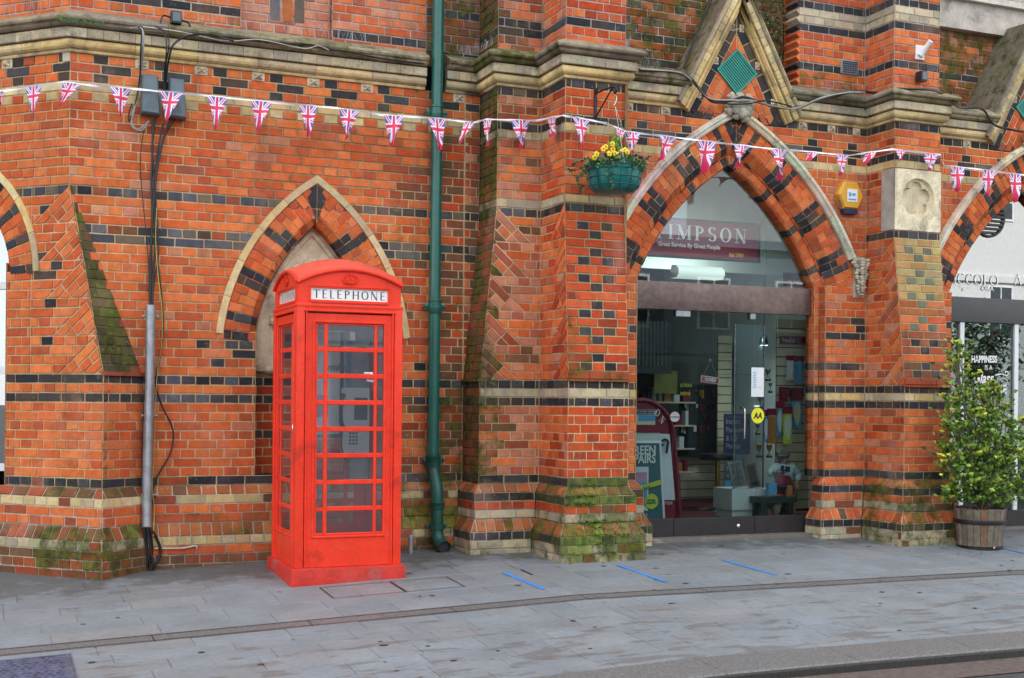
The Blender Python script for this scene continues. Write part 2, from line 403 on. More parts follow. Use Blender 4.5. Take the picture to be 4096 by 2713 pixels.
def cell(mb, pts, n, key, moss=0., mor=MOR, j=.0050, dep=.006, wob=.0021, col=None, mossm=None):
    pts = dedupe([V(p) for p in pts])
    if len(pts) < 3: return
    ar = V((0, 0, 0))
    for i in range(1, len(pts)-1): ar += (pts[i]-pts[0]).cross(pts[i+1]-pts[0])
    if ar.dot(n) < 0: pts.reverse()
    if ar.length < 2e-5: 
        return
    mm = moss if mossm is None else mossm
    pv = 1+.55*noise.noise(V((pts[0].x*1.1+5, pts[0].z*1.3, pts[0].y)))
    mb.face([p-n*dep for p in pts], (*[c*pv*(1+rj(.08)) for c in mor], mm))
    a = inset(pts, n, j); b = inset(pts, n, j+.0028)
    if not a: return
    c = col or pal(key); c = (*c, moss)
    if not b or len(a) != len(b):
        k = len(a); vs = [p-n*(dep+.001) for p in a]+[p+n*.0005 for p in a]
        mb.mesh(vs, [tuple(range(k, 2*k))]+[(i, (i+1) % k, (i+1) % k+k, i+k) for i in range(k)], c); return
    a0_ = a
    if wob:
        a = [p+V((rj(wob), rj(wob)*.3, rj(wob))) for p in a]
    h = rj(.0012)+.001; t = V((rj(.004), rj(.004), rj(.004)))
    k = len(a); vs = [p-n*(dep+.001) for p in a]+[q+n*(h+t.dot(q-b[0])*.35)+(p2-p1) for q, p1, p2 in zip(b, a0_, a)]
    fs = [tuple(range(k, 2*k))]+[(i, (i+1) % k, (i+1) % k+k, i+k) for i in range(k)]
    mb.mesh(vs, fs, c)
def clip2(poly, a, b, c):
    """keep a*u+b*z>=c"""
    out = []; k = len(poly)
    for i in range(k):
        p, q = poly[i], poly[(i+1) % k]; dp = a*p[0]+b*p[1]-c; dq = a*q[0]+b*q[1]-c
        if dp >= 0: out.append(p)
        if (dp > 0 and dq < 0) or (dp < 0 and dq > 0):
            t = dp/(dp-dq); out.append((p[0]+(q[0]-p[0])*t, p[1]+(q[1]-p[1])*t))
    return out
class Fr:
    """wall frame: plan point P, direction U (2D), outward normal N, offset b0+b1*z"""
    def __init__(s, P, Q, b0=0., b1=0.):
        s.P = V((P[0], P[1])); d = V((Q[0]-P[0], Q[1]-P[1])); s.L = d.length; s.U = d.normalized(); s.N = V((s.U.y, -s.U.x)); s.b0 = b0; s.b1 = b1
        s.n3 = V((s.N.x, s.N.y, -b1)).normalized()
    def pt(s, u, z, n=0.):
        o = s.b0+s.b1*z+n; q = s.P+s.U*u+s.N*o; return V((q.x, q.y, z))
def putcell(mb, F, poly, key, clips=(), moss=0., mor=MOR, **kw):
    for c in clips:
        poly = clip2(poly, *c)
        if len(poly) < 3: return
    cell(mb, [F.pt(u, z) for u, z in poly], F.n3, key, moss, mor, **kw)
LEN = {'s': .235, 'h': .1175, 'e': .085, 'a': .165}
def row(mb, F, z0, z1, ulo, uhi, typ, colf, phase=0., clips=(), mossf=None, mor=MOR, skip=None, minc=.03):
    L = LEN[typ]; i0 = math.floor((ulo-phase)/L); u = phase+i0*L; i = i0
    while u < uhi-1e-4:
        a, b = max(u, ulo), min(u+L, uhi)
        jit = rj(.006) if typ in 'sh' else 0
        if b-a > .012:
            uc, zc = (a+b)/2, (z0+z1)/2
            if not (skip and skip(uc, zc)):
                key = colf(i, uc, zc) if callable(colf) else colf
                ms = mossf(uc, zc) if mossf else 0.
                putcell(mb, F, [(a, z0), (b, z0), (b, z1), (a, z1)], key, clips, ms, mor)
        u += L; i += 1
def wall(mb, F, k0, k1, ulo, uhi, colf, typf=None, phase=0., clips=(), mossf=None, mor=MOR, skip=None):
    for k in range(k0, k1+1):
        typ = typf(k) if typf else ('s' if k % 2 else 'h')
        ph = phase+(.0587 if typ == 'h' else (0 if k % 4 == 1 else .1175))
        row(mb, F, kz(k), kz(k)+G, ulo, uhi, typ, (lambda i, u, z, k=k: colf(k, i, u)), ph, clips, mossf, mor, skip)
def tumbled(mb, F, k0, k1, efun, sgn, inner, colf, step=4, L=.40, clips=(), mossf=None, mor=MOR):
    """courses between inner bound and a battered edge u=efun(z) (sgn=+1: edge at the high-u side), with wedges of sloping bricks"""
    k = k0
    while k <= k1:
        ke = min(k+step-1, k1); za, zb = kz(k), kz(ke)+G
        e0, e1 = sgn*efun(za), sgn*efun(zb); Iu = e0-L*(ke-k+1)/step; sl = (zb-za)/(e1-Iu)
        lin = (-sl*sgn, 1., za-sl*Iu)            # z >= za + sl*(w-Iu), w = sgn*u
        m_e = (e1-e0)/(zb-za); edge = (-sgn, m_e, -(e0-m_e*za))   # w <= e0+m_e*(z-za)
        lo, hi = sorted((inner, sgn*max(e0, e1)))
        for q in range(k, ke+1):
            typ = 's' if q % 2 else 'h'
            row(mb, F, kz(q), kz(q)+G, lo, hi, typ, (lambda i, u, z, q=q: colf(q, i, u)), .03*(q % 3), list(clips)+[lin, edge], mossf, mor)
        d = V((e1-Iu, zb-za)).normalized(); p = V((d.y, -d.x))
        tri = [lambda z: z]
        t = 0.; ri = 0
        while t < .42:
            s0 = -.05-(.11 if ri % 2 else 0)
            while s0 < .75:
                L_ = .235 if ri % 2 == 0 else .1175
                qd = [V((Iu, za))+d*s0+p*(t+G), V((Iu, za))+d*(s0+L_)+p*(t+G), V((Iu, za))+d*(s0+L_)+p*t, V((Iu, za))+d*s0+p*t]
                poly = [(sgn*a.x, a.y) for a in qd]
                cl = list(clips)+[(sgn*sl, -1., sl*Iu-za), edge, (0, 1, za), ((1, 0, lo) if sgn > 0 else (-1, 0, -hi))]
                ctr = sum((a.x for a in qd))/4*sgn, sum((a.y for a in qd))/4
                putcell(mb, F, poly, colf(999, ri, ctr[0]), cl, mossf(*ctr) if mossf else 0., mor)
                s0 += L_
            t += G; ri += 1
        k = ke+1

def inarch(u, z, uc, zs, c, R):
    du = abs(u-uc)
    return math.hypot(du+c, z-zs) < R if z >= zs else du < R-c
def arch_pts(uc, zs, c, R, side, z0, n):
    """points on one side of a pointed arch from z0 up to the apex"""
    a0 = math.asin(max(-1, min(1, (z0-zs)/R))); a1 = math.acos(c/R)
    return [(uc+side*(R*math.cos(a0+(a1-a0)*i/n)-c), zs+R*math.sin(a0+(a1-a0)*i/n)) for i in range(n+1)]
def ring(mb, F, uc, zs, c, Ri, Ro, z0, keys, chm=.06, n0=.004, depth=.2, mossf=None, split=True, mor=MOR, sides=(1, -1)):
    """radial bricks between Ri and Ro, a splayed inner arris of width chm, soffit to n=-depth"""
    for side in sides:
        a0 = math.asin((z0-zs)/Ro); Rm = (Ri+Ro)/2
        a1o = math.acos(c/Ro); nb = max(3, round((a1o-a0)*Rm/G))
        C = (uc-side*c, zs)
        for i in range(nb):
            A = [a0+(a1o-a0)*i/nb, a0+(a1o-a0)*(i+1)/nb]
            key = keys(i, nb)
            def pp(R, a): 
                x = R*math.cos(a)
                if x < c: # beyond the apex line: slide down to the mitre
                    x = c; return (C[0]+side*x, zs+math.sqrt(max(R*R-c*c, 0)))
                return (C[0]+side*x, zs+R*math.sin(a))
            rs = [Ri+chm, Ro]
            if split:
                w = Ro-Ri-chm; f = (.42 if i % 2 else .68) if w < .25 else None
                rs = [Ri+chm, Ri+chm+w*f, Ro] if f else [Ri+chm, Ri+chm+w*(.28 if i % 2 else .42), Ri+chm+w*(.70 if i % 2 else .999), Ro]
                if not f and not i % 2: rs = [Ri+chm, Ri+chm+w*.5, Ro]
            for q in range(len(rs)-1):
                kk = key
                if isinstance(key, tuple): kk = key[q % len(key)]
                P4 = [pp(rs[q], A[0]), pp(rs[q+1], A[0]), pp(rs[q+1], A[1]), pp(rs[q], A[1])]
                ms = mossf(*P4[0]) if mossf else 0
                cell(mb, [F.pt(u, z, n0) for u, z in P4], F.n3, kk, ms, mor, j=.003)
            kk = key[0] if isinstance(key, tuple) else key
            Q0, Q1, R0, R1 = pp(Ri+chm, A[0]), pp(Ri+chm, A[1]), pp(Ri, A[0]), pp(Ri, A[1])
            cc = pal(kk)
            def q4(p4):
                n = (p4[1]-p4[0]).cross(p4[3]-p4[0]); 
                if n.length < 1e-8: return
                n.normalize(); ctr = sum(p4, V((0, 0, 0)))/4; 
                if n.dot(F.pt(uc, zs+.3, .3)-ctr) < 0: n = -n
                cell(mb, p4, n, kk, 0., mor, j=.003, col=cc)
            if chm: q4([F.pt(*Q0, n0), F.pt(*Q1, n0), F.pt(*R1, n0-chm), F.pt(*R0, n0-chm)])
            if depth > chm: q4([F.pt(*R0, n0-chm), F.pt(*R1, n0-chm), F.pt(*R1, -depth), F.pt(*R0, -depth)])
def arc_moulding(mb, F, uc, zs, c, R, prof, z0, block=.3, colf=None, sides=(1, -1), moss=0.):
    """sweep (dr,n) profile along a pointed arch of radius R"""
    for side in sides:
        a0 = math.asin((z0-zs)/R); a1 = math.acos(c/R); ln = (a1-a0)*R; nb = max(1, round(ln/block))
        for b in range(nb):
            col = colf() if colf else pal('S'); ns = 4; g = .002/R
            A = [a0+(a1-a0)*(b+s/ns)/nb for s in range(ns+1)]; A[0] += g; A[-1] -= g if b < nb-1 else 0
            grid = []
            for a in A:
                rowp = []
                for dr, n in prof:
                    r = R+dr; x = r*math.cos(a)-c; z = r*math.sin(a)
                    if a == A[-1] and b == nb-1:  # mitre at the apex
                        x = 0.; z = math.sqrt(r*r-c*c)
                    rowp.append(F.pt(uc+side*x, zs+z, n))
                grid.append(rowp)
            k = len(prof)
            vs = [p for rr in grid for p in rr]
            fs = [(i*k+j, i*k+j+1, (i+1)*k+j+1, (i+1)*k+j) for i in range(ns) for j in range(k-1)]
            fs += [tuple(range(k)), tuple(range(ns*k+k-1, ns*k-1, -1))]
            if side < 0: fs = [tuple(reversed(f)) for f in fs]
            mb.mesh(vs, fs, (*col, moss))

def miters(pts, ends=None):
    segN = []; 
    for a, b in zip(pts[:-1], pts[1:]):
        d = V((b[0]-a[0], b[1]-a[1])).normalized(); segN.append(V((d.y, -d.x)))
    out = [segN[0]]
    for i in range(1, len(pts)-1): out.append((segN[i-1]+segN[i])/(1+segN[i-1].dot(segN[i])))
    return out+[segN[-1]]
def plinth_seg(mb, pts, i, z0, z1, d0, d1, typ, colf, mossf=None, mor=MORG, phase=0.):
    M = miters(pts); P, Q = pts[i], pts[i+1]
    b1 = (d1-d0)/(z1-z0); F = Fr(P, Q, d0-b1*z0, b1); mu0 = M[i].dot(F.U); mu1 = M[i+1].dot(F.U)
    # u >= mu0*d(z), u <= L+mu1*d(z)
    c0 = (1., -mu0*b1, mu0*F.b0); c1 = (-1., mu1*b1, -(F.L+mu1*F.b0))
    m_ = max(abs(mu0), abs(mu1))*max(d0, d1)+.01
    row(mb, F, z0, z1, -m_, F.L+m_, typ, colf, phase, [c0, c1], mossf, mor)
def sweep(mb, pts, prof, block, keyf, mossf=None, backcol=(.12, .10, .07), gap=.003):
    M = miters(pts); k = len(prof)
    for i in range(len(pts)-1):
        F = Fr(pts[i], pts[i+1]); nb = max(1, round(F.L/block))
        for b in range(nb):
            ua, ub = F.L*b/nb+(gap/2 if b else 0), F.L*(b+1)/nb-(gap/2 if b < nb-1 else 0)
            col = keyf(); vs = []
            for end, u in ((0, ua), (1, ub)):
                for d, z in prof:
                    if (b == 0 and end == 0) or (b == nb-1 and end == 1):
                        j = i+end; q = V(pts[j])+M[j]*d
                    else: q = F.P+F.U*u+F.N*d
                    vs.append(V((q.x, q.y, z)))
            ms = mossf((vs[0].x+vs[-1].x)/2, vs[0].z) if mossf else 0.
            fs = [(j, j+k, j+k+1, j+1) for j in range(k-1)]+[tuple(range(k)), tuple(range(2*k-1, k-1, -1))]
            mb.mesh(vs, fs, (*col, ms))
# ------------------------------------------------------------------ lettering
def text(body, size, origin, U, W, mats, parent, name='lettering', extrude=.0015, align='LEFT', shear=0., bold=0., sx=1.):
    cu = bpy.data.curves.new('tmp', 'FONT'); cu.body = body; cu.size = size; cu.align_x = align; cu.extrude = extrude; cu.shear = shear; cu.offset = bold; cu.resolution_u = 3
    o = bpy.data.objects.new('tmp', cu); COL.objects.link(o); dg = bpy.context.evaluated_depsgraph_get(); dg.update()
    me = bpy.data.meshes.new_from_object(o.evaluated_get(dg)); bpy.data.objects.remove(o); bpy.data.curves.remove(cu)
    U = V(U).normalized(); W = V(W).normalized(); Nn = U.cross(W)
    for v in me.vertices: v.co = V(origin)+U*(v.co.x*sx)+W*v.co.y+Nn*v.co.z
    me.materials.clear(); me.materials.append(MATS[mats]); me.name = name
    q = bpy.data.objects.new(name, me); COL.objects.link(q)
    if parent: 
        if parent.type == 'EMPTY' and parent.parent is None: adopt(q, parent)
        else: q.parent = parent
    return q
def ell(cx, cy, rx, ry, a0, a1, n=14):
    return [(cx+rx*math.cos(math.radians(a0+(a1-a0)*i/n)), cy+ry*math.sin(math.radians(a0+(a1-a0)*i/n))) for i in range(n+1)]
GL = {  # width, [(points, thick?)], serif points
 'T': (.82, [([(.41, 0), (.41, 1)], 1), ([(.03, .975), (.79, .975)], 0), ([(.045, 1), (.03, .80)], 0), ([(.775, 1), (.79, .80)], 0)], [(.41, 0)]),
 'I': (.38, [([(.19, 0), (.19, 1)], 1)], [(.19, 0), (.19, 1)]),
 'M': (1.12, [([(.13, 0), (.13, 1)], 0), ([(.14, 1), (.54, .04)], 1), ([(.54, .04), (.95, 1)], 0), ([(.96, 0), (.96, 1)], 1)], [(.13, 0), (.10, 1), (.96, 0), (1.0, 1)]),
 'P': (.74, [([(.16, 0), (.16, 1)], 1), (ell(.16, .73, .44, .245, 90, -90), 2)], [(.16, 0), (.1, 1)]),
 'S': (.66, [(ell(.33, .74, .23, .235, 20, 270, 14)[:-1]+ell(.33, .26, .25, .235, 90, -160, 14), 2)], []),
 'O': (.92, [(ell(.46, .5, .37, .475, 0, 360, 32), 2)], []),
 'N': (.95, [([(.14, 0), (.14, 1)], 0), ([(.14, 1), (.80, 0)], 1), ([(.80, 0), (.80, 1)], 0)], [(.14, 0), (.10, 1), (.80, 1)]),
 'E': (.70, [([(.16, 0), (.16, 1)], 1), ([(.16, .97), (.62, .97)], 0), ([(.16, .52), (.54, .52)], 0), ([(.16, .03), (.64, .03)], 0)], [(.1, 0), (.1, 1)]),
 'L': (.66, [([(.16, 0), (.16, 1)], 1), ([(.16, .03), (.62, .03)], 0)], [(.12, 0), (.16, 1)]),
 'H': (.92, [([(.16, 0), (.16, 1)], 1), ([(.76, 0), (.76, 1)], 1), ([(.16, .52), (.76, .52)], 0)], [(.16, 0), (.16, 1), (.76, 0), (.76, 1)]),
 'C': (.82, [(ell(.45, .5, .36, .475, 45, 315, 24), 2)], []),
 'A': (.90, [([(.08, 0), (.43, 1)], 0), ([(.43, 1), (.80, 0)], 1), ([(.2, .35), (.68, .35)], 0)], [(.08, 0), (.80, 0)]),
 'R': (.80, [([(.16, 0), (.16, 1)], 1), (ell(.16, .74, .40, .235, 90, -90), 2), ([(.35, .5), (.72, 0)], 1)], [(.16, 0), (.1, 1), (.72, 0)]),
}
def letters(mb, word, size, origin, U, W, serif=True, thick=.15, thin=.05, space=.06, m=0, sx=1., lift=.001):
    U = V(U).normalized(); W = V(W).normalized(); Nn = U.cross(W); x = 0.; lay = 0
    def pt(a, b, q): return V(origin)+U*((x+a)*size*sx)+W*(b*size)+Nn*(lift+q*.00012)
    for ch in word:
        if ch == ' ': x += .4; continue
        w, st, sf = GL[ch]; q = 0
        for pts, th in st:
            q += 1
            for i in range(len(pts)-1):
                (x0, y0), (x1, y1) = pts[i], pts[i+1]; dx, dy = x1-x0, y1-y0; l = math.hypot(dx, dy) or 1; dx /= l; dy /= l
                def wd(j):
                    if th == 1: return thick
                    if th == 0: return thin
                    a, b = pts[max(j-1, 0)], pts[min(j+1, len(pts)-1)]; l2 = math.hypot(b[0]-a[0], b[1]-a[1]) or 1
                    return thin+(thick-thin)*(abs(b[1]-a[1])/l2)**1.6
                w0, w1 = wd(i)/2, wd(i+1)/2
                def nrm(j):
                    if len(pts) == 2: return (-dy, dx)
                    a, b = pts[max(j-1, 0)], pts[min(j+1, len(pts)-1)]
                    if ch == 'O': a, b = pts[(j-1) % (len(pts)-1)], pts[(j+1) % (len(pts)-1)]
                    l2 = math.hypot(b[0]-a[0], b[1]-a[1]) or 1; return (-(b[1]-a[1])/l2, (b[0]-a[0])/l2)
                n0, n1 = nrm(i), nrm(i+1)
                mb.face([pt(x0-n0[0]*w0, y0-n0[1]*w0, q), pt(x1-n1[0]*w1, y1-n1[1]*w1, q), pt(x1+n1[0]*w1, y1+n1[1]*w1, q), pt(x0+n0[0]*w0, y0+n0[1]*w0, q)], m=m)
        if serif:
            for sx_, sy_ in sf:
                yy = thin*.45 if sy_ == 0 else 1-thin*.45
                mb.face([pt(sx_-thick*.95, yy-thin*.45, 5), pt(sx_+thick*.95, yy-thin*.45, 5), pt(sx_+thick*.95, yy+thin*.45, 5), pt(sx_-thick*.95, yy+thin*.45, 5)], m=m)
        x += w+space
    return x*size*sx
# ================================================================== THE BUILDING
BLD = thing('brick_building', 'Victorian red brick market building with black and cream brick bands, pointed arches and stone cornice', 'building', (4.5, 10.6, .2))
YW, YA, YC, YCt, YS = 10.62, 10.2, 9.60, 9.71, 10.27
def nzf(x, z, s=2.): return noise.noise(V((x*s, z*s, 3.1)))
# ---- main wall behind the telephone box
NU, NZS, NC = 2.62, 1.917, 1.004
NRo, NRi = 1.855, 1.525
mb = MB(); F0 = Fr((.62, YW), (3.96, YW)); OX = .62
def c0(k, i, u):
    X = u+OX
    if k in (0, -2, 20, 16, 15, -11): return random.choice('KKBGGBM') if k in (20, 16, 15) else random.choice('KKKBKM')
    if k == 31: return 'C'
    if k == 30: return 'C' if i % 2 else 'R'
    ph = ((X-.80) % .4700)
    if k in (34, 32): return 'K' if ph < .1175 else 'R'
    if k == 33: return 'K' if (ph+.06) % .47 < .235 else 'R'
    if k == 5 and 1.75 < X < 1.87: return 'K'
    if k in (4, 3) and (1.62 < X < 1.74 or 1.86 < X < 2.1): return 'K'
    if k == 2 and 1.75 < X < 1.87: return 'K'
    if k in (3, 4, 2) and 3.45 < X < 3.62: return random.choice('KKR')
    if X > 3.3: return random.choice('MMMPD' if X > 3.7 else 'RRRDM')
    return 'R' if random.random() < .9 else 'P'
def m0(u, z):
    X = u+OX; m = 0
    if X > 3.30: m = .17+.22*nzf(X, z)+(.09 if X > 3.72 else 0)
    if X > 3.5 and z < 1.2: m += .12
    if X < .9 and z > 3.9: m += .05
    return max(0, m)
skipn = lambda u, z: (inarch(u+OX, z, NU, NZS, NC, NRi+.13) if z > 2.0 else False)
wall(mb, F0, 6, 34, 0, F0.L, c0, skip=skipn, mossf=m0)
wall(mb, F0, 4, 5, 0, NU-.508-OX, c0, mossf=m0); wall(mb, F0, 4, 5, NU+.508-OX, F0.L, c0, mossf=m0)
wall(mb, F0, -10, 3, 0, NU-.508-OX, c0, mossf=m0); wall(mb, F0, -10, 3, NU+.508-OX, F0.L, c0, mossf=m0)
wall(mb, F0, -11, -11, 0, F0.L, c0, typf=lambda k: 's', mossf=m0)
F0m = Fr((3.96, YW), (4.12, YW))
wall(mb, F0m, 2, 34, 0, .145, lambda k, i, u: c0(k, i, u+3.34), mossf=lambda u, z: .28)
for (a_, b_) in ((3.9605, YW+.0005), (XB_ := 4.5235, 10.2005), (8.0905, 10.2705)): mb.box((a_, b_, .2), (a_+.03, b_+.03, 4.3), (*MOR, .05))
# niche: back wall, reveals
FB = Fr((2.05, 10.86), (3.2, 10.86))
wall(mb, FB, -10, 19, 0, 1.15, lambda k, i, u: 'K' if k in (0, -2, -6, 4, 5) else ('C' if k == 1 else 'D'), mossf=lambda u, z: .08)
for (a, b) in (((NU-.508, YW+.06), (NU-.508, 10.86)), ((NU+.508, 10.86), (NU+.508, YW+.06))):
    FJ = Fr(a, b); wall(mb, FJ, -10, 5, 0, FJ.L, lambda k, i, u: 'K' if k in (0, -2) else 'D', mossf=None)
for sx_ in (-1, 1):   # chamfer of the jambs
    a, b = (NU+sx_*.508, YW+.06), (NU+sx_*.568, YW)
    if sx_ < 0: a, b = b, a
part(mb, 'wall', 'brickwork', BLD)
mb = MB()
def nk(i, nb):
    p = ['K', 'R', 'K', 'R', 'R', 'R', 'K', 'K', 'R', 'R', 'R', 'R', 'K', ('K', 'R'), 'R', 'R', 'R', 'R', 'K', 'R', 'K', 'K', 'K']
    j = i if i < len(p) else len(p)-1
    if i >= nb-1: return 'K'
    if i == nb-2: return 'R'
    return p[j] if i < nb-2 else 'K'
ring(mb, F0, NU-OX, NZS, NC, NRi, NRo-.062, 2.06, nk, chm=.06, depth=.245)
arc_moulding(mb, F0, NU-OX, NZS, NC, NRo-.06, [(0, -.01), (.002, .012), (.058, .012), (.06, -.01)], 2.10, .34, lambda: tuple(c*1.05 for c in pal('C')))
def kite(F, uc, zi, zo, w):
    zm = zi+(zo-zi)*.62
    for sg in (1, -1):
        for a, b in (((0, zi), (0, zi+(zm-zi)*.55)), ((0, zi+(zm-zi)*.55), (0, zo))):
            top = b[1] == zo; t0, t1 = (0. if not top else .55), (.55 if not top else 1.)
            P4 = [(0, a[1]), (sg*w*(t0 if t0 else .05), zi+(zm-zi)*(t0 if t0 else .0)), (sg*w*t1, zi+(zm-zi)*t1), (0, b[1])]
            cell(mb, [F.pt(uc+u, z, .009) for u, z in P4], F.n3, 'K', 0., MOR, j=.003)
kite(F0, NU-OX, 3.075, 3.405, .085)
o = part(mb, 'niche_arch', ['brickwork'], BLD)
# carved stone in the niche head
mb = MB(); YT = 10.80
fN = lambda u, z, n: V((u, n, z))
out = arch_pts(NU, NZS, NC, NRi+.02, 1, 1.80, 14) if False else None
op = [(NU+.53, 1.80)]+arch_pts(NU, NZS, NC, NRi+.02, 1, NZS, 14)+list(reversed(arch_pts(NU, NZS, NC, NRi+.02, -1, NZS, 14)))[1:]+[(NU-.53, 1.80)]
mb.extr(op, YT, YT+.05, fN, (.62, .52, .37, .04))
op2 = [(NU+.30, 1.95)]+arch_pts(NU, 2.1, .55, .93, 1, 2.1, 12)+list(reversed(arch_pts(NU, 2.1, .55, .93, -1, 2.1, 12)))[1:]+[(NU-.30, 1.95)]
def tri(path, r): mb.tube([V((u, YT-.002, z)) for u, z in path], r, 8, (.60, .50, .36, .02))
tri(arch_pts(NU, 2.35, .35, .55, 1, 2.35, 10), .030); tri(arch_pts(NU, 2.35, .35, .55, -1, 2.35, 10), .030)
for s9 in (1, -1): tri(arch_pts(NU, NZS, NC, NRi-.045, s9, 1.85, 14), .026)
for sg in (-1, 1):
    tri(ell(NU+sg*.30, 2.42, .17, .22, 90, 90+sg*190, 12), .032); tri(ell(NU+sg*.36, 2.02, .13, .21, 90, 90+sg*200, 12), .032)
    tri([(NU+sg*.12, 2.72), (NU+sg*.24, 2.62), (NU+sg*.33, 2.55), (NU+sg*.42, 2.36)], .018)
mb.ball((NU, YT-.03, 2.69), .042, (.60, .50, .36, .02), sc=(.85, .8, 1.25)); mb.ball((NU, YT-.02, 2.58), .07, (.60, .50, .36, .02), sc=(1.1, .6, .9)); mb.ball((NU, YT-.02, 2.38), .10, (.60, .50, .36, .02), sc=(1., .5, 1.6))
part(mb, 'carved_stone_panel', 'stone', BLD, smooth=40)

# ---- corner tower: left face at 45 degrees, running away to the left
P0 = (.62, YW); dl = .70711; BT = .356; WX = 1.20
FL = Fr((P0[0]-3*dl, P0[1]+3*dl), P0)      # u=3 at the corner
def cu_(u): return u-3.
LUC, LZS, LC, LRo, LRi = -1.04+3, 2.55, .30, 1.05, .71
mb = MB()
def cL(k, i, u):
    if k in (0, -2, -11): return random.choice('KKKKM')
    if k == 20: return 'G' if i % 5 else 'M'
    if k == 31: return 'C'
    if k == 30: return 'C' if i % 2 else 'R'
    ph = ((u-.02) % .47)
    if k in (34, 32): return 'K' if ph < .1175 else 'R'
    if k == 33: return 'K' if (ph+.06) % .47 < .235 else 'R'
    if k in (18, 13, 11, 8, 4) and 2.72 < u < 2.98 and i % 2: return 'K'
    if k in (17, 12, 7, 3) and 2.78 < u < 2.9: return 'K'
    return 'R'
skl = lambda u, z: inarch(u, z, LUC, LZS, LC, LRi+.13)
eL = lambda z: 3+max(0., min(BT, BT*(3.30-z)/(3.30-1.75)))
wall(mb, FL, 21, 34, 0, 3, cL, skip=skl)
wall(mb, FL, 12, 20, 0, 2.62, cL, skip=skl); wall(mb, FL, -11, 11, 0, LUC-.41, cL)
wall(mb, FL, 1, 11, LUC+.41, 2.62, cL)
tumbled(mb, FL, 1, 20, eL, 1, 2.62, lambda k, i, u: cL(k, i, u) if k != 999 else 'R', step=4, L=.44)
wall(mb, FL, -11, 0, LUC+.41, 3+BT, cL, typf=lambda k: 'h' if k in (-1, -3, -5, -7, -9, -11) else 's', mossf=lambda u, z: .12 if u > 3.1 else 0)
FLj = Fr((FL.P.x+FL.U.x*(LUC+.41), FL.P.y+FL.U.y*(LUC+.41)), (FL.P.x+FL.U.x*(LUC+.41)-FL.N.x*.2, FL.P.y+FL.U.y*(LUC+.41)-FL.N.y*.2))
wall(mb, FLj, -11, 12, 0, .2, lambda k, i, u: 'R')
# right return of the buttress: upright below, sloping and mossy above
cx0, cy0 = .62+BT*dl, YW-BT*dl
FR0 = Fr((cx0, cy0), (WX, YW))
wall(mb, FR0, -11, 0, 0, FR0.L, lambda k, i, u: ('K' if k in (0, -2, -11) else 'R'), mossf=lambda u, z: .34-.9*u+.1*nzf(u, z, 6))
hgt = 3.30-1.75
zb0 = 1.7485; e_ = V((P0[0]-cx0, P0[1]-cy0)); dN = e_.dot(FR0.N); dU = e_.dot(FR0.U)      # plane from the foot of the slope up to the corner
FR1 = Fr((cx0, cy0), (WX, YW), -dN*zb0/hgt, dN/hgt)
def slopemoss(u, z):
    s_ = (z-zb0)/hgt; lo, hi = dU*s_, FR1.L+(dU-FR1.L)*s_; t = (u-lo)/max(hi-lo, .01)
    return (.28+.2*nzf(u, z, 4)) if t < .55 else (.50 if t < .8 else .0)
def slopekey(i, u, z):
    s_ = (z-zb0)/hgt; lo, hi = dU*s_, FR1.L+(dU-FR1.L)*s_
    return 'V' if (u-lo)/max(hi-lo, .01) < .8 else random.choice('MVR')
for k in range(1, 21):
    row(mb, FR1, kz(k), kz(k)+G, dU, FR1.L, 's' if k % 2 else 'h', slopekey, .05*(k % 3), [(1., -dU/hgt, -dU*zb0/hgt), (-1., (dU-FR1.L)/hgt, -(FR1.L-(dU-FR1.L)*zb0/hgt))], slopemoss, (.11, .10, .06))
part(mb, 'corner_tower', 'brickwork', BLD)
mb = MB()
c = V((cx0, cy0)); U2 = FR0.U; N2 = FR0.N
for q in range(2):
    mb = MB()
    a, b = .002+q*.205, .203+q*.205
    P4 = [c+U2*a+N2*.02, c+U2*b+N2*.02]
    mb.extr([(a, 1.735), (b, 1.735), (b, 1.765), (a, 1.765)], .022, -.02, lambda u, z, n: V(((c+U2*u+N2*n).x, (c+U2*u+N2*n).y, z)), (.30, .07, .04, .1))
    part(mb, 'sill_tile', 'brickwork', BLD)
mb = MB()
ring(mb, FL, LUC, LZS, LC, LRi, LRo-.062, 2.55, lambda i, nb: 'K' if i % 3 == 0 else 'R', chm=.04, depth=.2, sides=(1, -1))
arc_moulding(mb, FL, LUC, LZS, LC, LRo-.06, [(0, -.01), (.002, .012), (.058, .012), (.06, -.01)], 2.57, .34, lambda: tuple(c*1.05 for c in pal('C')))
part(mb, 'window_arch', ['brickwork'], BLD)
# window in the tower face
mb = MB(); fLn = lambda u, z, n: FL.pt(u, z, n)
x0, x1 = LUC-.41, LUC+.41
mb.extr([(x1-.07, .95), (x1+.03, .95), (x1+.03, 2.75), (x1-.07, 2.75)], -.13, -.17, fLn)
mb.extr([(x0, .95), (x0+.06, .95), (x0+.06, 2.75), (x0, 2.75)], -.13, -.17, fLn)
for z in (.95, 1.75, 2.45): mb.extr([(x0+.06, z), (x1-.07, z), (x1-.07, z+.06), (x0+.06, z+.06)], -.13, -.17, fLn)
wf = part(mb, 'window', 'white_paint', BLD)
mb = MB(); mb.extr([(x0, .95), (x1, .95), (x1, 2.6), (LUC, 3.26), (x0, 2.6)], -.155, -.16, fLn); mb.build('pane', 'mirror_glass', wf).matrix_parent_inverse = Matrix.Identity(4)
mb = MB(); mb.extr([(x0-.5, .5), (x1+.3, .5), (x1+.3, 3.5), (x0-.5, 3.5)], -.9, -.95, fLn); part(mb, 'dark_room', 'dark_wall', BLD)

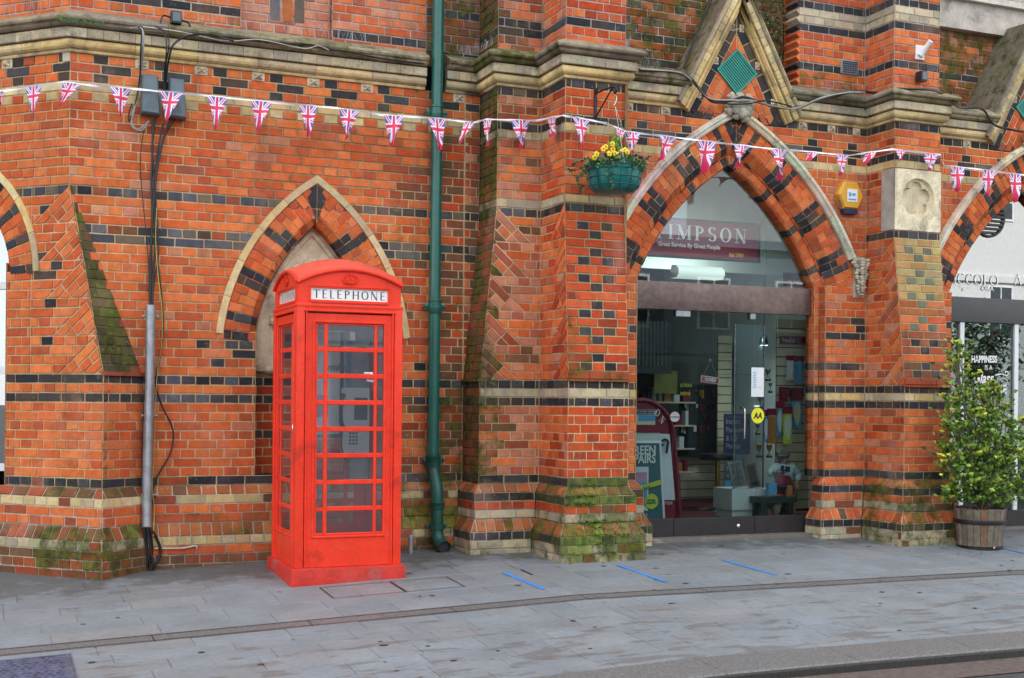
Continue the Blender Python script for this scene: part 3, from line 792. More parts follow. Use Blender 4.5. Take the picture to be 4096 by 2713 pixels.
# ---- left pier: flank buttress (A) and front buttress (C)
mb = MB(); XA0, XA1, XB, XC1 = 3.96, 4.105, 4.523, 5.095
zt = 3.20; zl = kz(1)
def pier_moss(amt): return lambda u, z: amt+.15*nzf(u*3+z, z, 2.5)
def cA(k, i, u):
    if k in (0, -2, 20, 30, 34): return 'K' if random.random() < .8 else 'G'
    if k in (-1, 29, 21): return 'S'
    if k == -11: return 'K'
    return random.choice('PPPPRM')
def cB(k, i, u):
    if k in (0, -2, 20, 30, 34, -11): return 'K'
    if k in (-1, 29, 21): return 'S'
    return random.choice('RRRDP')
FA = Fr((XA0, YA), (XB, YA)); LA = XB-XA0
def mA(u, z):
    m = .05
    if z > 3.2: m = .20+.35*max(0, 1-u/.22)*(1 if u < .3 else .3)+.1*nzf(u, z, 5)
    elif u < .12: m = .40
    if z < .95: m = .25
    return m
wall(mb, FA, -11, 0, 0, LA, cA, mossf=mA)
eA = lambda z: max(0., min(.145, .145*(z-zl)/(zt-zl)))
tumbled(mb, FA, 1, 20, eA, -1, LA, lambda k, i, u: cA(k, i, u) if k != 999 else random.choice('PPMP'), step=4, L=.36, mossf=mA)
wall(mb, FA, 21, 34, .145, LA, cA, mossf=mA)
Fa = Fr((XA0, YW), (XA0, YA)); wall(mb, Fa, -11, 0, 0, YW-YA, lambda k, i, u: 'K' if k in (0, -2, -11) else 'M', mossf=lambda u, z: .36, mor=MORD)
Fa1 = Fr((XA1, YW), (XA1, YA), .145*zt/(zt-zl), -.145/(zt-zl))
wall(mb, Fa1, 1, 19, 0, YW-YA, lambda k, i, u: 'M', mossf=lambda u, z: min(.47, .40+.25*nzf(u, z, 4)), mor=MORD)
Fa2 = Fr((XA1, YW), (XA1, YA)); wall(mb, Fa2, 20, 34, 0, YW-YA, lambda k, i, u: 'K' if k in (20, 34, 30) else ('S' if k in (29, 21) else 'M'), mossf=lambda u, z: .45+.1*nzf(u, z, 4), mor=MORD)
mb.face([(XA0, YA, zl), (XA0, YW, zl), (XA1, YW, zt), (XA1, YA, zt)][:3], (.2, .15, .1, .5)) if False else None
# B: side of the front buttress, looking left
FBs = Fr((XB, YA), (XB, YCt-.11)); LB = YA-YCt
mB = lambda u, z: (.30 if z < .95 else .06)+.06*nzf(u, z, 4)
wall(mb, FBs, -11, 0, 0, LB+.11, cB, mossf=mB)
eB = lambda z: LB+.11*max(0, min(1, (zt-z)/(zt-zl)))
tumbled(mb, FBs, 1, 20, eB, 1, 0., lambda k, i, u: cB(k, i, u) if k != 999 else random.choice('RRD'), step=4, L=.34, mossf=mB)
wall(mb, FBs, 21, 34, 0, LB, cB, mossf=mB)
# C: front
def chk(k, i, u, alt):
    m = (k-2) % 6
    return m
def front_rows(F, k, w, mossf, mor=MOR, alt=False, red='D', blk='K'):
    h = w/5; m = (k-2) % 6 if not alt else (k-2) % 6
    z0 = kz(k); segs = []
    if m in (0, 4): segs = [(0, 1, red), (1, 2, 'K'), (2, 3, red), (3, 4, 'K'), (4, 5, red)]
    elif m in (1, 3): segs = [(0, 2, red), (2, 3, 'K'), (3, 5, red)]
    else: segs = [(0, .8, red), (.8, 2.5, red), (2.5, 4.2, red), (4.2, 5, red)] if k % 4 else [(0, 1.6, red), (1.6, 3.3, red), (3.3, 5, red)]
    for a, b, key in segs:
        if key == 'K': key = blk
        putcell(mb, F, [(a*h, z0), (b*h, z0), (b*h, z0+G), (a*h, z0+G)], key, (), mossf(a*h, z0), mor)
FC = Fr((XB, YC), (XC1, YC)); wC = XC1-XB
def mC(u, z):
    if z < .95: return .5
    if 1.75 < z < 2.4 and u < .22: return .42-.25*(z-1.75)-.6*u+.1*nzf(u, z, 8)
    return .03+.05*nzf(u, z, 5)
wall(mb, FC, -11, 0, 0, wC, lambda k, i, u: 'K' if k in (0, -2, -11) else ('S' if k == -1 else 'D'), mossf=mC)
FC1 = Fr((XB, YCt), (XC1, YCt), .11*zt/(zt-zl), -.11/(zt-zl))
for k in range(2, 19): front_rows(FC1, k, wC, mC)
wall(mb, FC1, 19, 19, 0, wC, lambda k, i, u: 'D', mossf=mC)
FC2 = Fr((XB, YCt), (XC1, YCt))
wall(mb, FC2, 20, 34, 0, wC, lambda k, i, u: 'K' if k in (20, 30, 34) else ('C' if k in (21, 29) else random.choice('DRD')), mossf=mC)
Fd = Fr((XC1, YC), (XC1, YS)); wall(mb, Fd, -11, 34, .06, YS-YC, lambda k, i, u: 'K' if k in (0, -2, 20) else 'D')
part(mb, 'buttress', 'brickwork', BLD)
mb = MB()
for q in range(3):
    mb = MB(); w = wC/3; mb.box((XB+q*w+.002, YC-.022, 1.735), (XB+(q+1)*w-.002, YC+.03, 1.752+.0), (.30, .08, .04, .35)); mb.box((XB+q*w+.002, YC-.014, 1.756), (XB+(q+1)*w-.002, YC+.03, kz(2)-.004), (.40, .085, .04, .35), ch=.006); part(mb, 'sill_tile', 'brickwork', BLD)
mb = MB(); mb.box((XA0-.02, YA+.002, 1.732), (XA0+.03, YW-.005, 1.752), (.14, .06, .04, .5))
part(mb, 'sill_tile', 'brickwork', BLD)

# ---- shopfront wall plane with two arches, and the right pier
AZ, AC, AR1, AR2, ARH = 1.746, 1.242, 2.54, 2.426, 2.90
def shop_wall(xa, xb, uc, name):
    mb = MB(); F = Fr((xa, YS), (xb, YS)); U0 = uc-xa
    def cS(k, i, u):
        X = u+xa
        if k in (0, -2, -11): return 'K'
        if k == -1: return 'C' if i % 7 else 'K'
        if k in (3, 7, 9) and abs(X-uc) > 1.0: return random.choice('KKM')
        if k == 8 and abs(X-uc) > 1.25: return 'K' if i % 4 == 0 else 'R'
        if k == 29: return 'C'
        if k == 34: return 'K'
        ph = ((X-.35) % .47)
        if k in (30, 33): return 'K' if ph < .1175 else 'R'
        if k in (31,): return 'K' if (ph+.06) % .47 < .235 else random.choice('RG')
        if k == 32: return 'K' if ph < .1175 else 'R'
        return random.choice('RRRRP')
    sk = lambda u, z: inarch(u, z, U0, AZ, AC, AR1+.13)
    wall(mb, F, 14, 34, 0, xb-xa, cS, skip=sk, mossf=lambda u, z: .02)
    for lo, hi in ((0, U0-1.04), (U0+1.04, xb-xa)):
        if hi > lo: wall(mb, F, -11, 13, lo, hi, cS)
    # jambs: outer order, step, inner order
    for sg in (1, -1):
        segs = [((uc+sg*1.04, YS), (uc+sg*1.04, YS+.10)), ((uc+sg*1.04, YS+.10), (uc+sg*.985, YS+.10)), ((uc+sg*.985, YS+.10), (uc+sg*.985, YS+.25))]
        for a, b in segs:
            if sg > 0: a, b = b, a
            if a[0] == b[0] or True:
                FJ = Fr(a, b); wall(mb, FJ, -11, 13, 0, FJ.L, lambda k, i, u: 'K' if k in (0, -2, -11, 3) else ('C' if k == -1 else 'R'), typf=lambda k: 's')
    part(mb, name, 'brickwork', BLD)
    mb = MB()
    def sk_(i, nb):
        j = i % 7
        if i >= nb-3: return 'R' if i == nb-3 else 'K'
        return ('K', 'R', 'K') if j == 3 else ('K' if j in (2, 4) else 'R')
    ring(mb, F, U0, AZ, AC, AR1, ARH-.085, 2.76, sk_, chm=.075, depth=.10)
    F2 = Fr((xa, YS+.10), (xb, YS+.10))
    ring(mb, F2, U0, AZ, AC, AR2, AR1+.01, 2.74, lambda i, nb: 'K' if i % 6 == 2 else 'R', chm=.022, n0=0, depth=.15, split=False)
    for sg in (1, -1):
        ps_ = arch_pts(U0, AZ, AC, AR1-.004, sg, 2.66, 60)
        for q_ in range(60): mb.tube([F.pt(*ps_[q_], -.095), F.pt(*ps_[q_+1], -.095)], .013, 6, (*pal('K' if (q_//3) % 5 == 2 else 'R'), 0), caps=False)
    kite(F, U0, 4.05, 4.27, .09)
    # below: short upright runs of the two orders
    for sg in (1, -1):
        for FF, r_, q_ in ((F, 1.866, 0), (F2, 1.781, 1)):
            pass
    part(mb, 'arch_ring', 'brickwork', BLD)
    mb = MB()
    arc_moulding(mb, F, U0, AZ, AC, ARH-.08, [(0, -.01), (0, .03), (.018, .045), (.03, .035), (.045, .06), (.07, .062), (.085, .03), (.085, -.01)], 2.98, .42, lambda: tuple(c*random.uniform(.85, 1.05) for c in (.74, .68, .55)), moss=.08)
    part(mb, 'hood_moulding', 'stone', BLD, smooth=35)
    return F, U0
A1, A2 = 6.57, 10.22
shop_wall(XC1, 8.09, A1, 'wall'); shop_wall(8.645, 14.5, A2, 'wall')
# right pier
mb = MB(); XD0, XD1 = 8.09, 8.645; YDt, YDb = 9.85, 9.68
FS = Fr((XD0, YS), (XD0, YDb)); LS = YS-YDt; dD = YDt-YDb
def cP(k, i, u): return 'K' if k in (0, -2, 20, 34, -11, 30) else ('S' if k == -1 else ('C' if k in (29,) else random.choice('RRPD')))
wall(mb, FS, -11, 0, 0, LS+dD, cP); 
eS = lambda z: LS+dD*max(0, min(1, (zt-z)/(zt-zl)))
tumbled(mb, FS, 1, 19, eS, 1, 0., lambda k, i, u: cP(k, i, u) if k != 999 else random.choice('RRP'), step=4, L=.36)
wall(mb, FS, 20, 20, 0, LS, cP)
wall(mb, FS, 21, 28, 0, LS*.55, cP); wall(mb, FS, 29, 34, 0, LS, cP)
FD = Fr((XD0, YDb), (XD1, YDb)); wD = XD1-XD0
wall(mb, FD, -11, 0, 0, wD, lambda k, i, u: 'K' if k in (0, -2, -11) else ('C' if k == -1 else 'R'), mossf=lambda u, z: .3 if z < .95 else .02)
FD1 = Fr((XD0, YDt), (XD1, YDt), dD*zt/(zt-zl), -dD/(zt-zl))
mD = lambda u, z: (.14 if z > 2.35 else .05)+.05*nzf(u, z, 4)
for k in range(2, 20): front_rows(FD1, k, wD, mD, mor=(.42, .38, .20) if k > 9 else MOR, alt=True, red=('Y' if k > 11 else ('O' if k > 9 else random.choice('RM'))), blk='Z' if k > 7 else 'K')
FD2 = Fr((XD0, YDt), (XD1, YDt)); wall(mb, FD2, 20, 20, 0, wD, cP); wall(mb, FD2, 29, 34, 0, wD, lambda k, i, u: 'K' if k in (34, 30) else ('C' if k == 29 else 'R'))
Fd = Fr((XD1, YDb), (XD1, YS)); wall(mb, Fd, -11, 34, .17, YS-YDb, cP)
part(mb, 'buttress', 'brickwork', BLD)
mb = MB()
for q in range(3):
    mb = MB(); w = wD/3; mb.box((XD0+q*w+.002, YDb-.02, 1.733), (XD0+(q+1)*w-.002, YDb+.03, 1.752), (.36, .07, .03, .0)); mb.box((XD0+q*w+.002, YDb-.012, 1.757), (XD0+(q+1)*w-.002, YDb+.03, kz(2)-.004), (.33, .08, .04, .0), ch=.006); part(mb, 'sill_tile', 'brickwork', BLD)
# cinquefoil stone block
mb = MB(); z0, z1 = kz(21)+.004, kz(29)-.004; yb = YS-LS*.55
ccx, ccz, RR = (XD0+XD1)/2+.01, (z0+z1)/2+.02, .195
def ringface(y0, rfun0, rfun1, y1, n=60, col=(0.73, 0.65, 0.46, .0)):
    vs = []; 
    for j in range(n):
        a = 2*math.pi*j/n
        for r, y in ((rfun0(a), y0), (rfun1(a), y1)): vs.append((ccx+r*math.cos(a), y, ccz+r*math.sin(a)))
    mb.mesh(vs, [(2*j, 2*j+1, (2*j+3) % (2*n), (2*j+2) % (2*n)) for j in range(n)], col)
def rsq(a):
    hx0, hx1, hz0, hz1 = ccx-XD0+.004, XD1-ccx+.004, ccz-z0, z1-ccz; c_, s_ = math.cos(a), math.sin(a)
    return min((hx1 if c_ > 0 else hx0)/max(abs(c_), 1e-6), (hz1 if s_ > 0 else hz0)/max(abs(s_), 1e-6))
corner = sorted([math.atan2(sz*((z1-ccz) if sz > 0 else (ccz-z0)), sx*((XD1-ccx) if sx > 0 else (ccx-XD0))) for sx in (1, -1) for sz in (1, -1)])
ringface(YDt-.004, rsq, lambda a: RR, YDt-.004, 120)
ringface(YDt-.004, lambda a: RR, lambda a: RR-.012, YDt+.03, 120, (0.67, 0.59, 0.41, .0))
def foil(a):
    m = ((a*5/(2*math.pi)+.25) % 1)-.5
    return .118+.052*abs(math.cos(m*math.pi))**.6
ringface(YDt+.03, lambda a: RR-.012, foil, YDt+.033, 120, (0.68, 0.60, 0.42, .0))
ringface(YDt+.033, foil, foil, YDt+.062, 120, (0.61, 0.52, 0.36, .0))
ringface(YDt+.06, lambda a: .17, lambda a: .001, YDt+.06, 40, (.60, .52, .36, .0))
mb.box((XD0-.004, YDt-.004, z0), (XD0+.0, yb, z1), (.42, .40, .36, .05)); mb.box((XD0, YDt+.1, z0), (XD1, yb, z1), (.5, .45, .35, 0))
mb.face([(XD1+.004, YDt-.004, z0), (XD1+.004, yb, z0), (XD1+.004, yb, z1), (XD1+.004, YDt-.004, z1)], (.5, .45, .35, 0))
part(mb, 'carved_stone_block', 'stone', BLD)

# ---- plinth
pl = [(-1.5, 12.74), (cx0, cy0), (WX, YW), (XA0, YW), (XA0, YA), (XB, YA), (XB, YC), (XC1, YC), (XC1, YS), (A1-1.04, YS), (A1-1.04, YS+.15)]
pr = [(A1+1.04, YS+.15), (A1+1.04, YS), (XD0, YS), (XD0, YDb), (XD1, YDb), (XD1, YS), (A2-1.04, YS), (A2-1.04, YS+.15)]
mb = MB()
kinds_l = ['T', 'T', 'W', 'P', 'P', 'P', 'P', 'P', 'P', 'P']; kinds_r = ['Q']*7
SP = {  # chamfer A, three courses, chamfer B, three courses + base
 'T': ['M', 'C', 'R', 'R', 'M', 'S', 'M', 'M', 'M'], 'W': ['O', 'C', 'R', 'R', 'O', 'C', 'R', 'M', 'M'],
 'P': ['O', 'K', 'D', 'S', 'O', 'K', 'S', 'S', 'S'], 'Q': ['R', 'K', 'R', 'S', 'R', 'K', 'S', 'S', 'S']}
for pts, kinds in ((pl, kinds_l), (pr, kinds_r)):
    for i, kd in enumerate(kinds):
        sp = SP[kd]
        def ms(u, z, kd=kd, i=i):
            if kd == 'T': return (.34 if i == 1 or u > 2.75 else .12)+(.06 if z < .55 else 0)-(.25 if .55 < z < .75 else 0)+.2*nzf(u*3, z*3, 2)
            if kd == 'W': return (.30 if .42 < z < .6 else .12)+(.25 if u > 2.1 else 0)
            if kd == 'P': return ((.50 if i == 6 else .38) if i in (5, 6) else .28)+.22*nzf(u*2, z*2, 3)-(.14 if .62 < z < .69 else 0)
            return (.10 if i < 2 else .40)+.1*nzf(u, z, 3)
        lvl = [(.7735, .8485, .055, 0., 'a' if kd == 'T' else 'h', 0), (.6985, .7735, .055, .055, 'h' if kd == 'T' else 's', 1), (.6235, .6985, .055, .055, 's' if kd == 'T' else 'h', 2), (.5485, .6235, .055, .055, 'h' if kd == 'T' else 's', 3),
               (.4435, .5485, .115, .055, 'e', 4), (.3685, .4435, .115, .115, 'h', 5), (.2935, .3685, .115, .115, 's', 6), (.2185, .2935, .115, .115, 'h', 7), (.1, .2185, .115, .115, 's', 8)]
        for z0, z1, d0, d1, typ, q in lvl:
            key = sp[q]
            plinth_seg(mb, pts, i, z0, z1, d0, d1, typ, (lambda i_, u, z, key=key: key if random.random() < .9 else random.choice(['M', key])), ms, MORG, phase=.03*q)
for z0, z1, d0, d1, typ, q in lvl:
    for i in (0, 1): plinth_seg(mb, [(A2+1.04, YS+.15), (A2+1.04, YS), (14.5, YS)], i, z0, z1, d0, d1, typ, (lambda i_, u, z, key=SP['Q'][q]: key), None, MORG, phase=.03*q)
part(mb, 'plinth', 'brickwork', BLD)

# ---- cornice
def cornice(pts, name='cornice'):
    mb = MB()
    sm = lambda x, z: .14+.22*max(0, noise.noise(V((x*1.7, 2.2, 0))))
    prof1 = [(-.03, 4.298), (.016, 4.298), (.022, 4.312), (.018, 4.322)]
    prof2 = [(0, 4.322), (.030, 4.325), (.050, 4.340), (.058, 4.360), (.055, 4.380), (.045, 4.396), (.0, 4.40)]
    prof3 = [(0, 4.403), (.068, 4.405), (.072, 4.41), (.072, 4.478), (.0, 4.485)]
    prof4 = [(0, 4.487), (.085, 4.49), (.108, 4.505), (.115, 4.525), (.13, 4.53), (.138, 4.548), (.132, 4.566), (.10, 4.582), (-.06, 4.66), (-.12, 4.66)]
    sweep(mb, pts, prof1, .5, lambda: pal('C'), lambda x, z: .0)
    sweep(mb, pts, prof2, .46, lambda: pal('C'), lambda x, z: .03)
    sweep(mb, pts, prof3, .125, lambda: pal('S'), sm)
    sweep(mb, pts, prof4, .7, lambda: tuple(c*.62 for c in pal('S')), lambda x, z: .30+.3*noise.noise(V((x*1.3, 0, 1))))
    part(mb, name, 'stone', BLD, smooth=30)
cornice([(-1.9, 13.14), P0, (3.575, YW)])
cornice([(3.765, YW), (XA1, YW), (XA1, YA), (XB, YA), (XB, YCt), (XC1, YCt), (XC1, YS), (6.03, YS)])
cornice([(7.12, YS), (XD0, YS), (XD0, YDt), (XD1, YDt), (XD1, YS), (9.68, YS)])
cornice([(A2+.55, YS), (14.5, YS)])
# rosettes (small carved stone blocks under the cornice)
def rosette(F, u, k=34, s=.105, hh=.075):
    mb = MB(); z = kz(k)+G/2; f = lambda a, b, n: F.pt(u+a*s/2, z+b*hh/2, n)
    mb.extr([(-1, -1), (1, -1), (1, 1), (-1, 1)], .004, -.01, f, (.58, .50, .36, .05))
    for a in range(4):
        an = math.pi/4+a*math.pi/2; ca, sa = math.cos(an), math.sin(an); px, py = -sa, ca
        pts = [(0, 0, .030), (ca*.45+px*.32, sa*.45+py*.32, .012), (ca*1.15, sa*1.15, .014), (ca*.45-px*.32, sa*.45-py*.32, .012)]
        P_ = [f(p[0]*.85, p[1]*.85, p[2]) for p in pts]; B_ = f(ca*.6, sa*.6, .028)
        mb.mesh(P_+[B_], [(0, 1, 4), (1, 2, 4), (2, 3, 4), (3, 0, 4)], (.60, .52, .38, .05))
    part(mb, 'rosette', 'stone', BLD)
for X in (1.17, 1.64, 2.11, 2.58, 3.05, 3.90): rosette(F0, X-.62)
for u in (2.36, 1.89): rosette(FL, u)
FSW = Fr((0, YS), (12, YS))
for X in (5.42, 5.80, 7.32, 7.66, 7.96, 8.95, 9.35): rosette(FSW, X, s=.09)
mb = MB(); mb.extr([(2.93, kz(34)), (3.0, kz(34)), (3.0, kz(34)+G), (2.93, kz(34)+G)], .006, -.01, fLn, (.5, .45, .33, .05)); part(mb, 'corner_stone', 'stone', BLD)

# ---- upper storey
mb = MB(); MU = (.40, .36, .32)
def cUp(band): 
    def f(k, i, u):
        return 'K' if k in band else random.choice('RRRP')
    return f
tp = lambda k: 's' if k % 2 else 'h'
kb, kt = 38, 60
def up(P, Q, band, mo=0., key=None, k0=kb, k1=kt, clips=(), mor=MU):
    F = Fr(P, Q); wall(mb, F, k0, k1, 0, F.L, (lambda k, i, u: ('K' if k in band else (key if isinstance(key, str) else random.choice(key))) if key else cUp(band)(k, i, u)), mossf=(lambda u, z: mo+.12*nzf(u*2, z*2, 3)) if mo else None, mor=mor, clips=clips)
    return F
YU = YW+.03
up((-1.9, 13.17), (.62, YU), (42,))
up((.62, YU), (1.97, YU), (41,), key=['R', 'R', 'O', 'R'])
Fz = up((1.97, YU+.07), (2.75, YU+.07), (), key='P')
up((2.75, YU), (3.60, YU), (40,)); up((3.60, YU), (XA1, YU), (39, 44), .32, 'M')
up((1.97, YU), (1.97, YU+.07), ()); up((2.75, YU+.07), (2.75, YU), ())
up((XA1, YU), (XA1, YA), (41,), .42, 'M'); up((XA1, YA), (XB, YA), (41, 42), .20, ['P', 'P', 'O', 'M'])
up((XB, YA), (XB, YCt), (41,), .1, ['R', 'P']); up((XB, YCt), (XC1, YCt), (41,), .05, ['D', 'R'])
up((XC1, YCt), (XC1, YS+.06), ())
up((XC1, YS+.06), (5.42, YS+.06), (41, 47), .0, ['R', 'D']); up((5.42, YS+.06), (5.42, YS+.3), ()); up((5.42, YS+.3), (7.30, YS+.3), (41, 44), .42, ['P', 'M', 'D', 'G'])
up((7.30, YS+.3), (7.30, YS+.04), ())
def cR(k, i, u): return 'K' if k in (42, 47, 50) else ('S' if k in (48, 49) else 'R')
for P, Q in (((7.30, YS+.04), (XD0, YS+.04)), ((XD0, YS+.04), (XD0, YDt+.02)), ((XD0, YDt+.02), (XD1, YDt+.02)), ((XD1, YDt+.02), (XD1, YS+.04)), ((XD1, YS+.04), (8.98, YS+.04))):
    F = Fr(P, Q); wall(mb, F, kb, kt, 0, F.L, cR, mor=MU, mossf=(lambda u, z: .35 if z < 4.85 else 0) if P[0] == 7.30 else None)
up((8.98, YS+.04), (8.98, YS+.45), ()); up((8.98, YS+.45), (14.5, YS+.45), (45,), .42, ['M', 'O', 'R', 'P'], k1=51)
# serrated brick edges
for X, sg in ((7.30, -1), (8.98, 1)):
    for k in range(kb+2, kt, 1):
        z = kz(k); y = YS+.04
        P3 = [V((X-sg*.01, y-.002, z)), V((X+sg*.032, y-.002, z+G/2)), V((X-sg*.01, y-.002, z+G))]
        col = pal('K' if k in (42, 47, 50) else ('S' if k in (48, 49) else 'R'))
        mb.mesh(P3+[p+V((0, .2, 0)) for p in P3], [(0, 1, 2), (0, 3, 4, 1), (1, 4, 5, 2)], (*col, 0))
# soldier bricks
for q, key in enumerate('KRK'):
    u = .25+q*.105; putcell(mb, Fr((1.97, YU+.064), (2.75, YU+.064)), [(u, 4.775), (u+.095, 4.775), (u+.095, 5.0), (u, 5.0)], 'G' if key == 'K' else 'O', (), 0., MU)
for (a_, b_) in ((XD0+.0005, YS+.0405), (XB+.0005, YA+.0005)): mb.box((a_, b_, 4.6), (a_+.03, b_+.03, 6.1), (*MU, .05))
part(mb, 'upper_wall', 'brickwork', BLD)
mb = MB()
mb.box((9.0, YS+.36, kz(52)), (14.5, YS+.6, kz(52)+.30), (.50, .47, .42, .0)); mb.box((9.0, YS+.30, kz(52)+.30), (14.5, YS+.6, kz(52)+.36), (.6, .57, .5, 0))
part(mb, 'stone_string_course', 'stone', BLD)
mb = MB(); mb.box((9.0, YS+.5, kz(52)+.36), (14.5, YS+.56, 6.6), (.40, .37, .33, 0), ch=0); part(mb, 'upper_stone_panel', 'stone', BLD)

# ---- gables over the arches
def gable(uc):
    apex = 5.285; s = 1.86          # slope of the inner edge
    F = Fr((0, YS-.0), (12, YS-.0)); mb = MB()
    # tympanum brick, tumbled: fan cells in triangle below apex
    zb = kz(35); hw = (apex-zb)/s
    L1 = (-s, -1., -(s*uc+apex)); L2 = (s, -1., s*uc-apex)     # inside the inner edge
    vz, vx, vh = 4.70, uc-.005, .187                # diamond grille
    # black border strips along both edges, red field with bricks parallel to the edges
    for sg in (1, -1):
        d = V((sg*1., -s)).normalized(); p = V((-sg*abs(d.y), -abs(d.x)))     # p points into the gable
        p = V((-sg*s, -1)).normalized()
        A = V((uc, apex))
        t = 0.; r = 0
        while t < .62:
            u = 0. if r % 2 == 0 else -.1
            while u < 1.3:
                w = .10 if r == 0 else .075
                L_ = .16
                q = [A+d*u+p*t, A+d*(u+L_)+p*t, A+d*(u+L_)+p*(t+w), A+d*u+p*(t+w)]
                cl = [L1, L2, (0, 1, kz(34)), (sg*1., 0, sg*uc)]
                key = 'K' if r == 0 else 'R'
                putcell(mb, F, [(a.x, a.y) for a in q], key, cl, .02)
                u += L_
            t += w; r += 1
    part(mb, 'gable', 'brickwork', BLD)
    # coping: inner roll, block course, lip, weathered back
    mb = MB()
    for sg in (1, -1):
        d = V((sg*1., -s)).normalized(); nrm = V((sg*s, 1.)).normalized()      # outward
        L = 1.15 if sg < 0 else 1.17
        def cop(prof, block, keyf, mo, ysmooth=False):
            nb = max(1, round(L/block))
            for b in range(nb):
                col = keyf(); vs = []
                for end, t in ((0, L*b/nb+.002*(b > 0)), (1, L*(b+1)/nb-.002)):
                    for w, n in prof:
                        q = V((uc, apex))+nrm*w+d*t
                        if b == 0 and end == 0:           # mitre on the centre line
                            q = V((uc, apex+w*math.sqrt(1+s*s)))
                        vs.append(V((q.x, YS-n, q.y)))
                k = len(prof); fs = [(j, j+1, j+1+k, j+k) for j in range(k-1)]+[tuple(range(k)), tuple(range(2*k-1, k-1, -1))]
                mb.mesh(vs, fs, (*col, mo))
        cop([(-.012, -.01), (-.012, .03), (.0, .036), (.008, .03), (.012, .05), (.030, .066), (.052, .06), (.06, .04), (.06, 0)], .42, lambda: pal('C'), .02)
        cop([(.062, 0), (.064, .075), (.07, .08), (.118, .08), (.124, .074), (.124, 0)], .085, lambda: pal('C'), .04)
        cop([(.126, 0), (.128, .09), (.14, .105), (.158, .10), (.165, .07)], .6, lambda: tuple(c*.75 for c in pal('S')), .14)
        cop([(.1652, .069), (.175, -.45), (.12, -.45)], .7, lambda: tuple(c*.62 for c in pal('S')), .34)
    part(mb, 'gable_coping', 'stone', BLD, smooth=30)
    # crockets inside
    for sg in (1, -1):
        for t in (.17, .55, .93):
            d = V((sg*1., -s)).normalized(); p = V((-sg*s, -1)).normalized(); q = V((uc, apex))+d*t+p*.035
            rosette(Fr((0, YS), (12, YS)), q.x, (q.y-ZB)/G, .05, .07)
    # grille
    mb = MB(); sq = vh/math.sqrt(2); R45 = lambda a, b, n: V((vx+(a-b)*.7071*1.02, YS-n, vz+(a+b)*.7071*.99))
    h = .155
    mb.extr([(-h, -h), (h, -h), (h, -h+.014), (-h, -h+.014)], .022, -.01, R45); mb.extr([(-h, h-.014), (h, h-.014), (h, h), (-h, h)], .022, -.01, R45)
    mb.extr([(-h, -h), (-h+.014, -h), (-h+.014, h), (-h, h)], .0225, -.01, R45); mb.extr([(h-.014, -h), (h, -h), (h, h), (h-.014, h)], .0225, -.01, R45)
    for j in range(12):
        b = -h+.025+j*(2*h-.04)/11.5; mb.extr([(b-.0, -h), (b+.013, -h), (b+.013, h), (b, h)], .016, .004, R45)
    g_ = part(mb, 'vent_grille', 'grille_green', BLD)
    mb = MB(); mb.extr([(-h, -h), (h, -h), (h, h), (-h, h)], .006, .004, R45); mb.build('vent_backing', 'dark_wall', g_)
for uc in (A1, A2): gable(uc)

# keystone foliage and label-stop corbel
def foliage_knob(cx, cz, y, sc, name):
    mb = MB(); rnd = random.Random(int(cx*100))
    mb.ball((cx, y-.03*sc, cz), .07*sc, (.36, .34, .27, .1), sc=(1, .7, .9))
    for j in range(9):
        a = 2*math.pi*j/9+.2; R_ = (.135 if j % 2 else .115)*sc
        px, pz = cx+R_*math.cos(a), cz+R_*.78*math.sin(a)
        mb.ball((px, y-.035*sc, pz), .036*sc, (.42, .40, .32, .12), sc=(1, .8, 1.1)); mb.ball((cx+R_*.6*math.cos(a+.15), y-.06*sc, cz+R_*.5*math.sin(a+.15)), .04*sc, (.40, .38, .30, .12), sc=(1.2, .6, .9))
        for e in (-.16, .16): mb.ball((cx+R_*1.17*math.cos(a+e), y-.03*sc, cz+R_*.92*math.sin(a+e)), .02*sc, (.44, .41, .33, .1))
    mb.ball((cx, y-.08*sc, cz-.07*sc), .04*sc, (.46, .43, .34, .05), sc=(1, .8, 1.4))
    part(mb, name, 'stone', BLD, smooth=50)
foliage_knob(A1, 4.36, YS-.03, 1.05, 'keystone'); foliage_knob(A2, 4.36, YS-.03, 1.05, 'keystone')
def corbel(cx, side=1):
    mb = MB(); rnd = random.Random(5); mb.box((cx-.02, YS-.012, 2.62), (cx+.10, YS+.0, 3.02), (.52, .48, .38, 0))
    z = 2.98
    for t in range(16):
        w = 1.35*(.10, .11, .09, .07, .06, .065, .075, .07, .055, .04, .035, .045, .05, .04, .03, .02)[t]; zz = 2.98-.022*t
        for e in (-1, 0, 1): mb.ball((cx+.045+e*w*.55+rnd.uniform(-.006, .006), YS-.045-.02*(e == 0), zz+rnd.uniform(-.006, .006)), .026*(.7+w*5), (.48, .45, .36, .03), sc=(1, .7, .55), n=8, k=5)
    part(mb, 'carved_corbel', 'stone', BLD, smooth=50)
corbel(7.955); corbel(A2-1.40)

